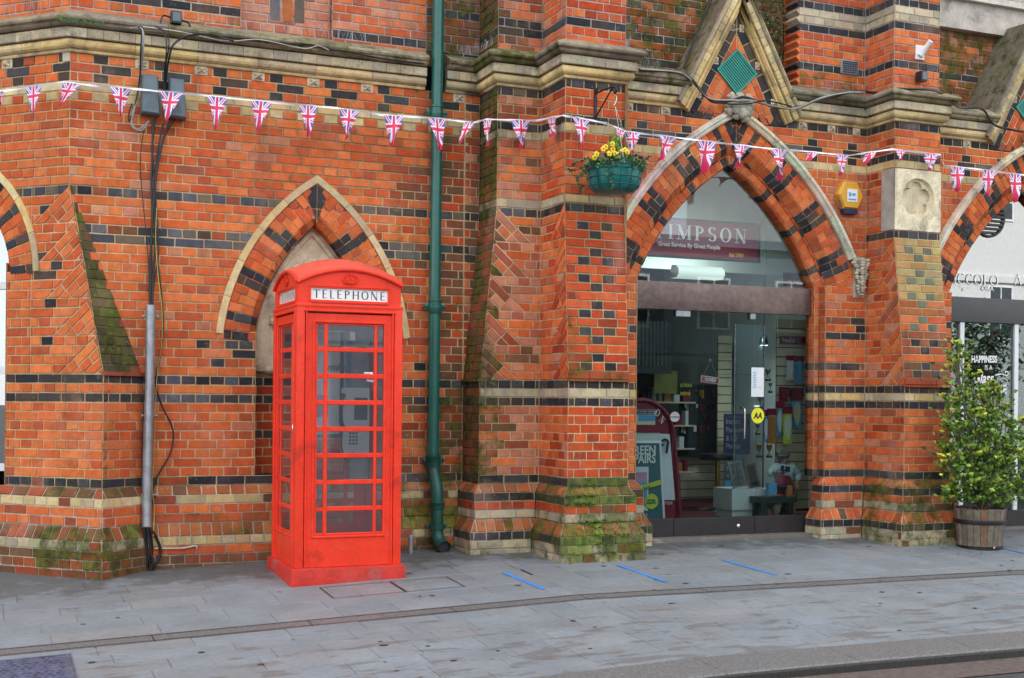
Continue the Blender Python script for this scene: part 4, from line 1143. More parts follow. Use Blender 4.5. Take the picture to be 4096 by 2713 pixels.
# ---- shopfronts
def front(uc, thing_label, bar, gl, frame, door=True):
    yb = YS+.20; x0, x1 = uc-1.0, uc+1.0
    def pan(xa, xb, za, zb_, name, y=yb, m=gl, parent=BLD):
        mb = MB(); mb.box((xa, y-.005, za), (xb, y+.005, zb_)); return mb, name
    # arched fanlight
    mb = MB(); op = [(uc+1.0, 2.66)]+arch_pts(uc, AZ, AC, AR2+.02, 1, 2.70, 12)+list(reversed(arch_pts(uc, AZ, AC, AR2+.02, -1, 2.70, 12)))[1:]+[(uc-1.0, 2.66)]
    mb.extr(op, yb-.004, yb+.004, fN); fl = part(mb, 'fanlight', 'fanlight_glass' if gl == 'shop_glass' else gl, BLD)
    mb = MB(); mb.box((x0-.0, yb-.045, 2.44), (x1, yb+.05, 2.70), ch=.004); tb = part(mb, 'transom_panel', bar, BLD, smooth=30)
    if bar == 'bronze':
        bm = bmesh.new(); bm.from_mesh(tb.data)
        bm.free()
    return yb, x0, x1
yb, x0, x1 = front(A1, '', 'bronze', 'shop_glass', 'dark_frame')
xs = [x0+.0, 6.03, 6.93, x1-.0]
for q in range(3):
    mb = MB(); mb.box((xs[q]+.004, yb-.006+(.004 if q == 1 else 0), .47), (xs[q+1]-.004, yb+.006, 2.44)); d = part(mb, 'shop_door' if q == 1 else 'shop_window', 'shop_glass', BLD)
    mb = MB(); mb.box((xs[q]+.003, yb-.03, .30), (xs[q+1]-.003, yb+.03, .47), ch=.003); b_ = mb.build('bottom_rail', 'dark_frame', d)
    if q == 1:
        hb_, ht_ = at(1721, 1016, yb-.08), at(1721, 943, yb-.08); hX = hb_.x; mb = MB(); mb.tube([(hX, yb-.01, hb_.z), (hX, yb-.07, hb_.z+.01), (hX, yb-.08, hb_.z+.05), (hX, yb-.08, ht_.z-.05), (hX, yb-.07, ht_.z-.01), (hX, yb-.01, ht_.z)], .010, 10, sm=3); mb.build('handle', 'steel', d, smooth=60)
        mb = MB(); mb.box((6.035, yb-.03, 2.38), (6.19, yb+.03, 2.437), ch=.003); mb.build('clamp', 'galvanised', d); mb = MB(); mb.box((6.86, yb-.03, 2.38), (6.92, yb+.03, 2.437), ch=.003); mb.build('clamp', 'galvanised', d)
        mb = MB(); mb.lathe([(0, 0), (.02, .004), (.022, .012), (.012, .02), (0, .02)], n=14)
        k_ = mb.build('floor_lock', 'steel', d, smooth=50); k_.matrix_parent_inverse = Matrix.Identity(4); k_.matrix_basis = Matrix.Translation((6.74, yb-.03, .38)) @ Matrix.Rotation(math.pi/2, 4, 'X')
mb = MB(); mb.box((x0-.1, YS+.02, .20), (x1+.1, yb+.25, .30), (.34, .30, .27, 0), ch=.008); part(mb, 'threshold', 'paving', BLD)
yb2, x02, x12 = front(A2, '', 'anthracite', 'mirror_glass', 'anthracite')
for xa, xb in ((x02+.02, x02+.24), (x02+.28, 11.2)):
    mb = MB(); mb.box((xa, yb2-.005, .45), (xb, yb2+.005, 2.44)); d = part(mb, 'shop_window' if xb < 10 else 'shop_door', 'dark_glass', BLD)
    mb = MB(); mb.box((xa, yb2-.03, .28), (xb, yb2+.03, .45), ch=.003); mb.build('bottom_rail', 'dark_frame', d)
for xa in (x02+.225, 10.185):
    mb = MB(); mb.box((xa, yb2-.03, .45), (xa+.055, yb2+.03, 2.437), ch=.004); part(mb, 'door_frame', 'poster_white', BLD)
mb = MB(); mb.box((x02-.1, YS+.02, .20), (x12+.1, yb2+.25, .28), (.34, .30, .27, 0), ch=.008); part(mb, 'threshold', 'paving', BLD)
# ventilator and white writing of the second shop
mb = MB(); c_ = at(2287, 503, yb2-.02); 
for j in range(9):
    z = -.17+j*.0425; w = math.sqrt(max(.001, .19**2-z*z)); mb.box((c_.x-w, yb2-.03, c_.z+z), (c_.x+w, yb2-.015, c_.z+z+.022))
mb.tube([(c_.x+.2*math.cos(a*math.pi/12), yb2-.02, c_.z+.2*math.sin(a*math.pi/12)) for a in range(25)], .014, 6); part(mb, 'ventilator', 'louvre', BLD)
mb = MB(); p = at(2186, 655, yb2-.012); letters(mb, 'PICCOLO', .115, p, (1, 0, 0), (0, 0, 1), True, .10, .045, .03, sx=1.14); part(mb, 'shop_lettering', 'letter_white', BLD); mb = MB(); letters(mb, 'A', .115, at(2345, 658, yb2-.012), (1, 0, 0), (0, 0, 1), True, .10, .045)
part(mb, 'shop_lettering', 'letter_white', BLD)
p = at(2268, 672, yb2-.012); text('ORA', .075, p, (1, 0, 0), (0, 0, 1), 'letter_white', BLD, 'shop_lettering', sx=1.1)
mb = MB(); a_, b_ = at(2220, 664, yb2-.012), at(2242, 665, yb2-.012); mb.box((a_.x, yb2-.013, a_.z), (b_.x, yb2-.011, a_.z+.008)); part(mb, 'shop_lettering', 'letter_white', BLD)
# slogan on the door of the second shop
p = at(2245, 838, yb2-.012); text('HAPPINESS', .10, p, (1, 0, .02), (0, 0, 1), 'letter_white', BLD, 'door_slogan', sx=.72, bold=.003)
p = at(2276, 855, yb2-.012); text('IS A', .07, p, (1, 0, 0), (0, 0, 1), 'letter_white', BLD, 'door_slogan', sx=.9)
p = at(2248, 885, yb2-.012); text('Glass', .16, p, (1, 0, 0), (0, 0, 1), 'letter_white', BLD, 'door_slogan', shear=.3, bold=.003, sx=.8)
p = at(2262, 905, yb2-.012); text('OF', .06, p, (1, 0, 0), (0, 0, 1), 'letter_white', BLD, 'door_slogan')
p = at(2281, 910, yb2-.012); text('WINE', .14, p, (1, 0, 0), (0, 0, 1), 'letter_white', BLD, 'door_slogan', sx=.75, bold=.002)
mb = MB(); q = at(2300, 868, yb2-.013); mb.tube([q+V((0, 0, 0)), q+V((.08, 0, .015)), q+V((.16, 0, .0)), q+V((.18, 0, .03)), q+V((.15, 0, .045)), q+V((.14, 0, .025))], .006, 5, sm=3); part(mb, 'door_slogan', 'letter_white', BLD)

# ---- room behind the two shopfronts
mb = MB(); mb.box((4.9, YS+.45, .38), (8.5, 14.6, .42)); part(mb, 'carpet_floor', 'carpet', BLD)
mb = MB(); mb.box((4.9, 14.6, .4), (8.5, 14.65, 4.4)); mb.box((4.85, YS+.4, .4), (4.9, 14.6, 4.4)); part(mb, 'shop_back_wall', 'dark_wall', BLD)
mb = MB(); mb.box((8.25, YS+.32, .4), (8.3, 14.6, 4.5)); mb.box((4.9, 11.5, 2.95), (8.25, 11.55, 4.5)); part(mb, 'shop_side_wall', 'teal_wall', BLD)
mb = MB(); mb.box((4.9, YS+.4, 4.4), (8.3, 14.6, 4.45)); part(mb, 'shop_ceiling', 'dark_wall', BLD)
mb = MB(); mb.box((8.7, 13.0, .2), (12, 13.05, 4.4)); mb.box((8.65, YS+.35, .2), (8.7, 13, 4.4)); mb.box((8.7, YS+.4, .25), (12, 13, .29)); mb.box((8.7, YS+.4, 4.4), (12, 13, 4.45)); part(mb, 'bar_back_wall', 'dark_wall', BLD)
# hidden mass of the building so that no daylight leaks in from behind
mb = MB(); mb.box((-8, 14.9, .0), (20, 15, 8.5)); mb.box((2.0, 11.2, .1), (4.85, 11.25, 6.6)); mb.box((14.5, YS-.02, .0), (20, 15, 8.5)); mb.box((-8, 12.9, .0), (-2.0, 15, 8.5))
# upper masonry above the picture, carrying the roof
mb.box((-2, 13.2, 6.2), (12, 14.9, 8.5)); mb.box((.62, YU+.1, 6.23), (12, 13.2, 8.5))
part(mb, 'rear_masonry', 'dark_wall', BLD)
# ================================================================== GROUND
rnd = random.Random(11)
mb = MB(); mb.box((-300, -300, -.5), (300, 300, -.03)); 
o = mb.build('ground', 'asphalt'); tag(o, kind='structure')
mb = MB(); mb.mesh([(-60, -14, -.012), (60, -14, -.012), (60, 6.06, -.012), (-60, 6.06, -.012)], [(0, 1, 2, 3)]); o = mb.build('road', 'asphalt'); tag(o, kind='structure')
def gpt(x, y, dz=0.): return V((x, y, gzc(x, y)+dz))
PC = [(.27, .295, .31), (.255, .28, .295), (.28, .30, .31), (.265, .29, .305), (.285, .292, .29), (.285, .27, .255), (.25, .27, .285), (.27, .278, .28)]
def pave(mb, ya, yb, xa, xb, wlo, whi, llo, lhi):
    y = ya
    while y < yb-.02:
        w = rnd.uniform(wlo, whi); y1 = min(y+w, yb); x = xa+rnd.uniform(-.4, 0)
        if yb-y1 < .1: y1 = yb
        while x < xb:
            L = rnd.uniform(llo, lhi); a, b = max(x, xa), min(x+L, xb)
            if b-a > .03:
                c = rnd.choice(PC); j = .74+rnd.uniform(-.05, .05); c = tuple(.5*v+.5*w for v, w in zip(c, (.27, .288, .295))); c = (c[0]*j*.93, c[1]*j*.975, c[2]*j*1.015)
                P4 = [gpt(a, y), gpt(b, y), gpt(b, y1), gpt(a, y1)]
                n = (P4[1]-P4[0]).cross(P4[3]-P4[0]).normalized()
                cell(mb, P4, n, 'R', 0., (.18, .185, .19), j=.0018, dep=.003, wob=.0, col=c)
            x += L
        y = y1
mb = MB()
pave(mb, 6.42, 8.10, -6, 4., .15, .30, .25, .75); pave(mb, 6.42, 8.10, 4., 12, .15, .30, .25, .75)
pave(mb, 8.29, 10.5, -6, 4., .20, .36, .35, .85); pave(mb, 8.29, 10.5, 4., 12, .20, .36, .35, .85); pave(mb, 10.5, 13.5, -6, 2.2, .3, .36, .35, .85)
pave(mb, 10.5, 10.8, 2.2, 4., .3, .36, .35, .85); pave(mb, 10.5, 10.62, 4, 12, .3, .3, .35, .85)
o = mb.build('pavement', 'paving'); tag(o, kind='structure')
mb = MB()
for x in range(-6, 12):
    P4 = [gpt(x+.003, 8.10, .001), gpt(x+1-.003, 8.10, .001), gpt(x+1-.003, 8.29, .001), gpt(x+.003, 8.29, .001)]
    if x >= 4: pass
    mb.face(P4)
    mb.face([gpt(x, 8.115, .004), gpt(x+1, 8.115, .004), gpt(x+1, 8.125, .004), gpt(x, 8.125, .004)], m=1); mb.face([gpt(x, 8.262, .004), gpt(x+1, 8.262, .004), gpt(x+1, 8.274, .004), gpt(x, 8.274, .004)], m=1)
mb.mesh([gpt(-6, 8.09, -.006), gpt(12, 8.09, -.006), gpt(12, 8.3, -.006), gpt(-6, 8.3, -.006)], [(0, 1, 2, 3)], m=1)
o = mb.build('drainage_channel', ['granite', 'anthracite']); tag(o, kind='structure')
mb = MB()
x = -6.2
while x < 12:
    a, b = x+.002, x+.912
    vs = []
    for X in (a, b):
        t = gzc(X, 6.25)
        vs += [V((X, 6.42, t-.2)), V((X, 6.42, gzc(X, 6.42)+.003)), V((X, 6.085, gzc(X, 6.08)+.001)), V((X, 6.067, gzc(X, 6.08)-.008)), V((X, 6.06, gzc(X, 6.08)-.02)), V((X, 6.055, -.3))]
    mb.mesh(vs, [(j, j+1, j+7, j+6) for j in range(3)]+[(5, 4, 3, 2, 1, 0), (6, 7, 8, 9, 10, 11)]); mb.mesh(vs, [(j, j+1, j+7, j+6) for j in (3, 4)], m=1); x += .914
o = mb.build('kerb', ['granite', 'kerb_face']); tag(o, kind='structure')
mb = MB(); mb.mesh([(-30, 5.72, -.006), (30, 5.72, -.006), (30, 6.056, -.004), (-30, 6.056, -.004)], [(0, 1, 2, 3)]); o = mb.build('gutter', 'gutter_stone'); tag(o, kind='structure')
# flagstone trapdoors with metal frames let into the pavement
mb = MB()
for xa, xb in ((2.33, 2.88), (2.88, 3.34)):
    for a, b, c, d in ((xa, 8.86, xa+.008, 9.27), (xa, 8.86, xb, 8.868), (xb-.008, 8.86, xb, 9.27), (xa, 9.262, xb, 9.27)):
        mb.face([gpt(a, b, .006), gpt(c, b, .006), gpt(c, d, .006), gpt(a, d, .006)])
o = mb.build('inspection_cover_frame', 'iron'); tag(o, 'thin dark metal frame of a paved inspection cover in front of the telephone box', 'cover frame')
# manhole bottom left
root = thing('manhole_cover', 'rusty chequered iron manhole cover set in the pavement at the bottom left', 'manhole cover', gpt(.25, 7.7))
mb = MB(); cxm = (-.35, 7.22, .52, 8.0)
def gslab(a, b, c, d, h0, h1, m=0):
    mb.mesh([gpt(a, b, h0), gpt(c, b, h0), gpt(c, d, h0), gpt(a, d, h0), gpt(a, b, h1), gpt(c, b, h1), gpt(c, d, h1), gpt(a, d, h1)], [(4, 5, 6, 7), (0, 1, 5, 4), (1, 2, 6, 5), (2, 3, 7, 6), (3, 0, 4, 7)], m=m)
gslab(-.40, 7.2, .46, 7.95, -.02, .004)
for iy in range(13):
    for ix in range(14):
        x, y = -.37+ix*.059, 7.22+iy*.056; s_ = .5 if (ix+iy) % 2 else 1
        if (ix+iy) % 2: gslab(x, y, x+.05, y+.018, .004, .011)
        else: gslab(x+.014, y-.006, x+.032, y+.04, .004, .011)
part(mb, 'plate', 'manhole', root)
mb = MB()
for a, b, c, d in ((.465, 7.2, .48, 7.975), (-.42, 7.955, .48, 7.975), (.488, 7.2, .50, 7.99)): gslab(a, b, c, d, -.01, .008)
part(mb, 'frame', 'manhole', root)
# blue tape
TL = [('nearest the telephone box', 3.81, 9.26, 3.84, 8.55), ('in front of the mossy brick buttress', 4.85, 9.31, 4.87, 8.54), ('in front of the shoe repair shop door', 5.86, 9.31, 5.91, 8.59), ('half hidden beside the barrel planter', 8.90, 9.5, 8.91, 8.75)]
for lab, x0, y0, x1, y1 in TL:
    mb = MB(); n = 10
    for i in range(n):
        a, b = i/n, (i+1)/n; w = .019
        p = [(x0+(x1-x0)*a-w, y0+(y1-y0)*a), (x0+(x1-x0)*a+w, y0+(y1-y0)*a), (x0+(x1-x0)*b+w, y0+(y1-y0)*b), (x0+(x1-x0)*b-w, y0+(y1-y0)*b)]
        mb.face([gpt(*q, .005) for q in p])
    tag(mb.build('floor_tape', 'blue_tape'), 'strip of blue floor tape '+lab, 'tape', 'strips of blue tape stuck on the pavement')
# leaves and gum on the pavement
mb = MB(); 
for i in range(130):
    X, Y = rnd.uniform(.2, 9.5), rnd.uniform(6.6, 9.3) if rnd.random() < .75 else rnd.uniform(9.2, 10.0)
    if 2.1 < X < 3.1 and Y > 9.2: continue
    r_ = rnd.uniform(.006, .016) if i % 4 else rnd.uniform(.016, .03); q = gpt(X, Y, .0045); k = 7; c = rnd.choice([(.12, .11, .10), (.09, .085, .08), (.5, .48, .45), (.10, .10, .10), (.10, .08, .06)]) if r_ < .013 else (.05, .045, .04)
    mb.face([q+V((r_*math.cos(j*.9)*rnd.uniform(.7, 1.3), r_*math.sin(j*.9)*rnd.uniform(.6, 1.), 0)) for j in range(k)], (*c, 0))
tag(mb.build('litter_specks', 'leaf'), 'dark gum spots and small bits scattered over the pavement', 'litter', kind='stuff')
mb = MB()
for i in range(420):
    a = rnd.uniform(0, 6.28); d_ = rnd.random()**.6*.75; X, Y = 8.75+d_*math.cos(a)*1.1, 9.15+d_*math.sin(a)*.45-.05*abs(math.cos(a))
    s_ = rnd.uniform(.005, .014); q = gpt(X, Y, .006+rnd.uniform(0, .006)); c = rnd.choice([(.03, .02, .015), (.05, .03, .02), (.02, .016, .012), (.10, .05, .03)])
    mb.face([q+V((s_*rnd.uniform(-1, 1), s_*rnd.uniform(-1, 1), rnd.uniform(0, .004))) for j in range(4)], (*c, 0))
tag(mb.build('leaf_litter', 'leaf'), 'dark leaf litter and soil spread round the foot of the barrel planter', 'leaf litter', kind='stuff')

# ================================================================== TELEPHONE BOX
TB = thing('telephone_box', 'red cast iron telephone box with crowns and TELEPHONE signs, standing against the brick niche', 'telephone box', (2.59, 9.82, .16))
bx, by, hw = 2.59, 9.82, .415
ZB0, ZB1, ZST, ZSP = .10, .289, 2.283, 2.445
class Side:
    """u to the right as seen from outside, n outwards from the body face"""
    def __init__(s, dirn): s.N = V((dirn[0], dirn[1], 0)); s.U = V((-dirn[1], dirn[0], 0))
    def pt(s, u, z, n=0.): return V((bx, by, 0))+s.U*u+s.N*(hw+n)+V((0, 0, z))
def sbox(mb, sd, u0, u1, z0, z1, n0, n1, ch=.0, m=0):
    """box on a side; chamfered front edge"""
    if ch <= 0: 
        vs = [sd.pt(u, z, n) for n in (n0, n1) for u, z in ((u0, z0), (u1, z0), (u1, z1), (u0, z1))]
        mb.mesh(vs, [(4, 5, 6, 7), (0, 1, 5, 4), (1, 2, 6, 5), (2, 3, 7, 6), (3, 0, 4, 7), (3, 2, 1, 0)], m=m)
    else:
        vs = [sd.pt(u, z, n0) for u, z in ((u0, z0), (u1, z0), (u1, z1), (u0, z1))]+[sd.pt(u, z, n1-ch) for u, z in ((u0, z0), (u1, z0), (u1, z1), (u0, z1))]+[sd.pt(u, z, n1) for u, z in ((u0+ch, z0+ch), (u1-ch, z0+ch), (u1-ch, z1-ch), (u0+ch, z1-ch))]
        mb.mesh(vs, [(8, 9, 10, 11)]+[(i, (i+1) % 4, (i+1) % 4+4, i+4) for i in range(4)]+[(i+4, (i+1) % 4+4, (i+1) % 4+8, i+8) for i in range(4)]+[(3, 2, 1, 0)], m=m)
front_, left_, right_, back_ = Side((0, -1)), Side((-1, 0)), Side((1, 0)), Side((0, 1))
mb = MB(); mb.box((bx-.447, by-.447, ZB0), (bx+.447, by+.447, ZB1-.006), ch=.012); mb.box((bx-.435, by-.435, ZB1-.02), (bx+.435, by+.435, ZB1), ch=.008)
part(mb, 'base', 'worn_red_paint', TB, smooth=30)
# corner posts, lintel, frieze
mb = MB()
for sx_ in (-1, 1):
    for sy_ in (-1, 1):
        x, y = bx+sx_*(hw-.03), by+sy_*(hw-.03)
        mb.box((x-.032, y-.032, ZB1), (x+.032, y+.032, ZST), ch=.012)
for sd in (front_, left_, right_, back_):
    for e in (-1, 1):
        a = e*(hw-.070); sbox(mb, sd, min(a, a-e*.012), max(a, a-e*.012), ZB1, ZST-.03, -.04, .006, .005)
        a = e*(hw-.054); sbox(mb, sd, min(a, a-e*.010), max(a, a-e*.010), ZB1, ZST-.03, -.04, .001, .004)
    sbox(mb, sd, -.363, .363, 2.226, 2.24, -.04, .008, .005)
    sbox(mb, sd, -hw+.03, hw-.03, 2.236, ZST, -.04, .0)
part(mb, 'frame', 'red_paint', TB, smooth=40)
mb = MB(); mb.box((bx-hw-.006, by-hw-.006, ZST-.022), (bx+hw+.006, by+hw+.006, ZST+.004), ch=.006); part(mb, 'cornice', 'red_paint', TB, smooth=30)
hu = .405
def zroof(x, y): # sail dome
    return ZSP+.118*(1-(x/hu)**2)+.118*(1-(y/hu)**2)
zedge = lambda u: ZSP+.105*(1-(u/hu)**2)
for sd in (front_, left_, right_, back_):
    mb = MB(); n = 20; top = [(-hu+2*hu*i/n) for i in range(n+1)]
    # pediment face with the sign opening
    su0, su1, sz0, sz1 = -.305, .302, 2.318, 2.408
    def quad(u0, u1, z0, z1, nn=-.012): mb.face([sd.pt(u0, z0, nn), sd.pt(u1, z0, nn), sd.pt(u1, z1, nn), sd.pt(u0, z1, nn)])
    quad(-hu, su0, ZST, sz1); quad(su1, hu, ZST, sz1); quad(su0, su1, ZST, sz0)
    mb.face([sd.pt(-hu, sz1, -.012), sd.pt(hu, sz1, -.012)]+[sd.pt(u, zedge(u), -.012) for u in reversed(top)])
    for a, b, c, d in ((su0, su1, sz0, sz0), (su1, su1, sz0, sz1), (su1, su0, sz1, sz1), (su0, su0, sz1, sz0)):
        mb.face([sd.pt(a, c, -.012), sd.pt(b, d, -.012), sd.pt(b, d, -.03), sd.pt(a, c, -.03)])
    for z in (sz0-.020, sz1+.010): sbox(mb, sd, su0-.02, su1+.02, z, z+.006, -.02, -.006, .003)
    for u in (su0-.02, su1+.014): sbox(mb, sd, u, u+.006, sz0-.014, sz1+.010, -.02, -.006, .003)
    part(mb, 'pediment', 'red_paint', TB)
    mb = MB(); sbox(mb, sd, su0+.005, su1-.005, sz0-.030, sz0-.025, -.03, -.0105, 0); part(mb, 'ventilation_slot', 'letter_black', TB)
    mb = MB(); sbox(mb, sd, su0+.001, su1-.001, sz0+.001, sz1-.001, -.05, -.027); sg = part(mb, 'sign', 'enamel', TB)
    mb = MB(); letters(mb, 'TELEPHONE', .064, sd.pt(su0+.020, sz0+.013, -.027), sd.U, (0, 0, 1), False, .15, .055, .23, sx=.99, lift=.0012); mb.build('lettering', 'letter_black', sg)
    # crown
    mb = MB(); zc = 2.452; cz = lambda u, z, n: sd.pt(u*1.25, zc+z*1.12, -.010+n*1.6)
    def bar(pts, r): mb.tube([cz(u, z, .003) for u, z in pts], r*1.35, 6)
    bar([(-.038, 0), (-.02, -.006), (0, -.008), (.02, -.006), (.038, 0)], .004); bar([(-.036, .010), (-.02, .004), (0, .002), (.02, .004), (.036, .010)], .003)
    bar(ell(0, .018, .05, .038, 0, 180, 12), .0045); bar([(-.038, 0), (-.05, .022)], .004); bar([(.038, 0), (.05, .022)], .004)
    bar(ell(-.014, .026, .018, .024, 0, 180, 8), .003); bar(ell(.014, .026, .018, .024, 0, 180, 8), .003)
    for u in (-.033, -.017, 0, .017, .033): mb.ball(cz(u, .020, .003), .006, n=6, k=4)
    mb.ball(cz(0, .064, .003), .007, n=6, k=4); bar([(0, .064), (0, .082)], .003); bar([(-.007, .074), (.007, .074)], .003)
    mb.face([cz(u, z, .001) for u, z in [(-.036, .003)]+[(.036, .003)]+ell(0, .018, .048, .036, 0, 180, 12)])
    part(mb, 'crown', 'red_paint', TB, smooth=60)
# roof
mb = MB(); n = 24; vs = []; fs = []
he = hu+.004
for i in range(n+1):
    for j in range(n+1):
        x, y = -he+2*he*i/n, -he+2*he*j/n
        z = ZSP+.012+.108*(1-(x/he)**2)+.108*(1-(y/he)**2)
        vs.append((bx+x, by+y, z))
for i in range(n):
    for j in range(n): fs.append((i*(n+1)+j, (i+1)*(n+1)+j, (i+1)*(n+1)+j+1, i*(n+1)+j+1))
mb.mesh(vs, fs); roof = part(mb, 'roof', 'red_roof_paint', TB, smooth=60)
mb = MB()
for sd in (front_, left_, right_, back_):
    path = [sd.pt(u, zedge(u)+.004, -.004) for u in [(-hu-.008)+(2*hu+.016)*i/24 for i in range(25)]]
    mb.tube(path, .0165, 8)
part(mb, 'roof_moulding', 'red_paint', TB, smooth=60)
# glazed sides
def glazed(sd, name, handle=False):
    mb = MB(); a = .346
    z0, z1 = .292, 2.214; g0, g1 = .516, 2.155; ga = .282
    for u0, u1, q0, q1 in ((-a, -ga, z0, z1), (ga, a, z0, z1), (-ga, ga, z0, g0), (-ga, ga, g1, z1)): sbox(mb, sd, u0, u1, q0, q1, -.045, -.012, 0)
    # bolection moulding round the glazing
    for u0, u1, q0, q1 in ((-ga-.008, -ga+.012, g0-.008, g1+.008), (ga-.012, ga+.008, g0-.008, g1+.008), (-ga, ga, g0-.008, g0+.012), (-ga, ga, g1-.012, g1+.008)): sbox(mb, sd, u0, u1, q0, q1, -.04, -.003, .005)
    cols = [(-.251, -.200), (-.170, .194), (.219, .272)] if sd is front_ else [(-.262, -.206), (-.178, .178), (.206, .262)]
    pitch = .2024; rows = [(.546+q*pitch, .546+q*pitch+.166) for q in range(8)]
    us = [-ga+.012]+[c for p in cols for c in p]+[ga-.012]
    for q in range(0, len(us), 2):
        if us[q+1]-us[q] > .004: sbox(mb, sd, us[q], us[q+1], g0+.012, g1-.012, -.032, -.014, .005)
    zs_ = [g0+.012]+[c for p in rows for c in p]+[g1-.012]
    for q in range(0, len(zs_), 2):
        for c in cols: sbox(mb, sd, c[0]-.002, c[1]+.002, zs_[q], zs_[q+1], -.031, -.016, .004)
    d = part(mb, name, 'red_paint', TB)
    mb = MB(); sbox(mb, sd, -ga, ga, g0+.01, g1-.01, -.026, -.023); mb.build('glass', 'box_glass', d)
    if sd is front_:
        mb = MB(); r2 = random.Random(3)
        for (u0, u1, z) in ((-.165, -.06, .546+7*pitch+.002), (.05, .12, .546+7*pitch+.002), (-.17, -.10, .546+2*pitch+.001), (-.25, -.20, .546+pitch)):
            for i in range(18): u = r2.uniform(u0, u1); p_ = sd.pt(u, z+r2.uniform(0, .004), -.017); mb.ball(p_, r2.uniform(.002, .005), n=5, k=3)
        mb.build('moss', 'moss_clump', d)
    if handle:
        mb = MB(); c_ = sd.pt(.312, 1.34, -.0)
        mb.ball(c_, .018, sc=(.55, .9, 1.9)); mb.build('handle', 'steel', d, smooth=60)
        mb = MB()
        for z in (.6, 1.25, 1.95): mb.tube([sd.pt(-.35, z-.04, .0), sd.pt(-.35, z+.04, .0)], .008, 8)
        mb.build('hinge', 'red_paint', d, smooth=60)
glazed(front_, 'glazed_side'); glazed(left_, 'door', True); glazed(right_, 'glazed_side')
glazed(back_, 'glazed_side')
mb = MB(); mb.box((bx-.36, by-.36, ZB1), (bx+.36, by+.36, ZB1+.01)); part(mb, 'floor', 'maroon', TB)
mb = MB(); mb.box((bx-.38, by-.38, 2.26), (bx+.38, by+.38, 2.27)); part(mb, 'ceiling', 'red_paint', TB)
# notice panels and pay phone inside
yb_ = by+hw-.075
mb = MB(); mb.box((bx-.25, yb_-.012, 1.28), (bx+.20, yb_, 2.12), ch=.003); pb = part(mb, 'notice_board', 'enamel', TB)
mb = MB(); mb.box((bx+.12, yb_-.016, 1.28), (bx+.15, yb_-.0125, 2.12)); mb.build('notice', 'navy', pb); mb = MB(); mb.box((bx+.165, yb_-.016, 1.5), (bx+.20, yb_-.0125, 2.06)); mb.build('notice', 'poster_blue', pb)
mb = MB(); mb.box((bx-.20, yb_-.016, 1.42), (bx+.02, yb_-.0125, 1.60)); mb.build('notice', 'poster_pink', pb)
text('smile.', .09, (bx-.03, yb_-.018, 1.80), (1, 0, 0), (0, 0, 1), 'letter_navy', pb, 'lettering', shear=.3)
mb = MB(); mb.box((bx+.20, yb_-.05, .90), (bx+.36, yb_-.0, 2.05), ch=.004); bp = part(mb, 'backplate', 'galvanised', TB)
mb = MB(); mb.box((bx+.12, yb_-.20, 1.12), (bx+.32, yb_-.05, 1.66), ch=.012); ph = mb.build('payphone', 'poster_white', bp, smooth=30)
mb = MB(); mb.box((bx+.19, yb_-.203, 1.40), (bx+.30, yb_-.2005, 1.58)); mb.build('phone_panel', 'grey_plastic', bp)
mb = MB(); mb.tube([(bx+.09, yb_-.22, 1.60), (bx+.07, yb_-.245, 1.56), (bx+.065, yb_-.25, 1.46), (bx+.07, yb_-.245, 1.38), (bx+.09, yb_-.22, 1.34)], [.024, .017, .015, .017, .024], 10, sm=1)
mb.tube([(bx+.09, yb_-.22, 1.34), (bx+.08, yb_-.23, 1.18), (bx+.13, yb_-.23, 1.06), (bx+.18, yb_-.2, 1.14)], .006, 6, sm=5); mb.build('handset', 'black_plastic', bp, smooth=60)
mb = MB()
for i in range(4):
    for j in range(3): mb.box((bx+.15+j*.026, yb_-.205, 1.20+i*.028), (bx+.166+j*.026, yb_-.2, 1.216+i*.028))
mb.build('keypad', 'letter_black', bp)
# sticker in the third row
mb = MB(); sbox(mb, front_, .118, .186, 1.735, 1.775, -.0225, -.0222); sk = part(mb, 'sticker', 'enamel', TB)
mb = MB(); 
for q in range(5): sbox(mb, front_, .122, .165, 1.740+q*.0065, 1.743+q*.0065, -.0222, -.0219)
mb.build('sticker_print', 'letter_navy', sk)
text('Help', .030, front_.pt(.135, 1.702, -.0222), (1, 0, 0), (0, 0, 1), 'letter_white', sk, 'lettering', shear=.3, extrude=.0002)
# ================================================================== PIPES, CABLES, FIXINGS
PX = 3.66
DP = thing('drainpipe', 'tall green painted cast iron drainpipe running down the wall right of the telephone box', 'drainpipe', (PX, 10.53, .2))
mb = MB(); mb.tube([(PX+.01, 10.53, 6.0), (PX, 10.53, 3.0), (PX-.005, 10.53, 1.10)], .051, 18); part(mb, 'pipe', 'green_paint', DP, smooth=50)
mb = MB(); mb.tube([(PX-.005, 10.53, 1.10), (PX-.005, 10.525, .98), (PX, 10.47, .86), (PX, 10.43, .76), (PX, 10.42, .55), (PX, 10.42, .42)], .053, 18, sm=4)
for z0, z1, y in ((.97, 1.08, 10.527), (.62, .68, 10.42)): mb.lathe([(.055, z0), (.064, z0+.006), (.064, z1-.02), (.070, z1-.015), (.070, z1), (.05, z1)], (PX-.003, y, 0), 18)
part(mb, 'swan_neck', 'green_paint_worn', DP, smooth=50)
mb = MB(); mb.tube([(PX, 10.42, .48), (PX, 10.415, .40), (PX+.01, 10.38, .335), (PX+.02, 10.30, .30)], [.055, .056, .056, .058], 18, sm=4, caps=False)
mb.tube([(PX+.02, 10.305, .302), (PX+.022, 10.29, .296)], .064, 18, caps=False); mb.lathe([(.055, .44), (.066, .446), (.066, .485), (.05, .49)], (PX, 10.42, 0), 18)
part(mb, 'shoe', 'green_paint_worn', DP, smooth=50)
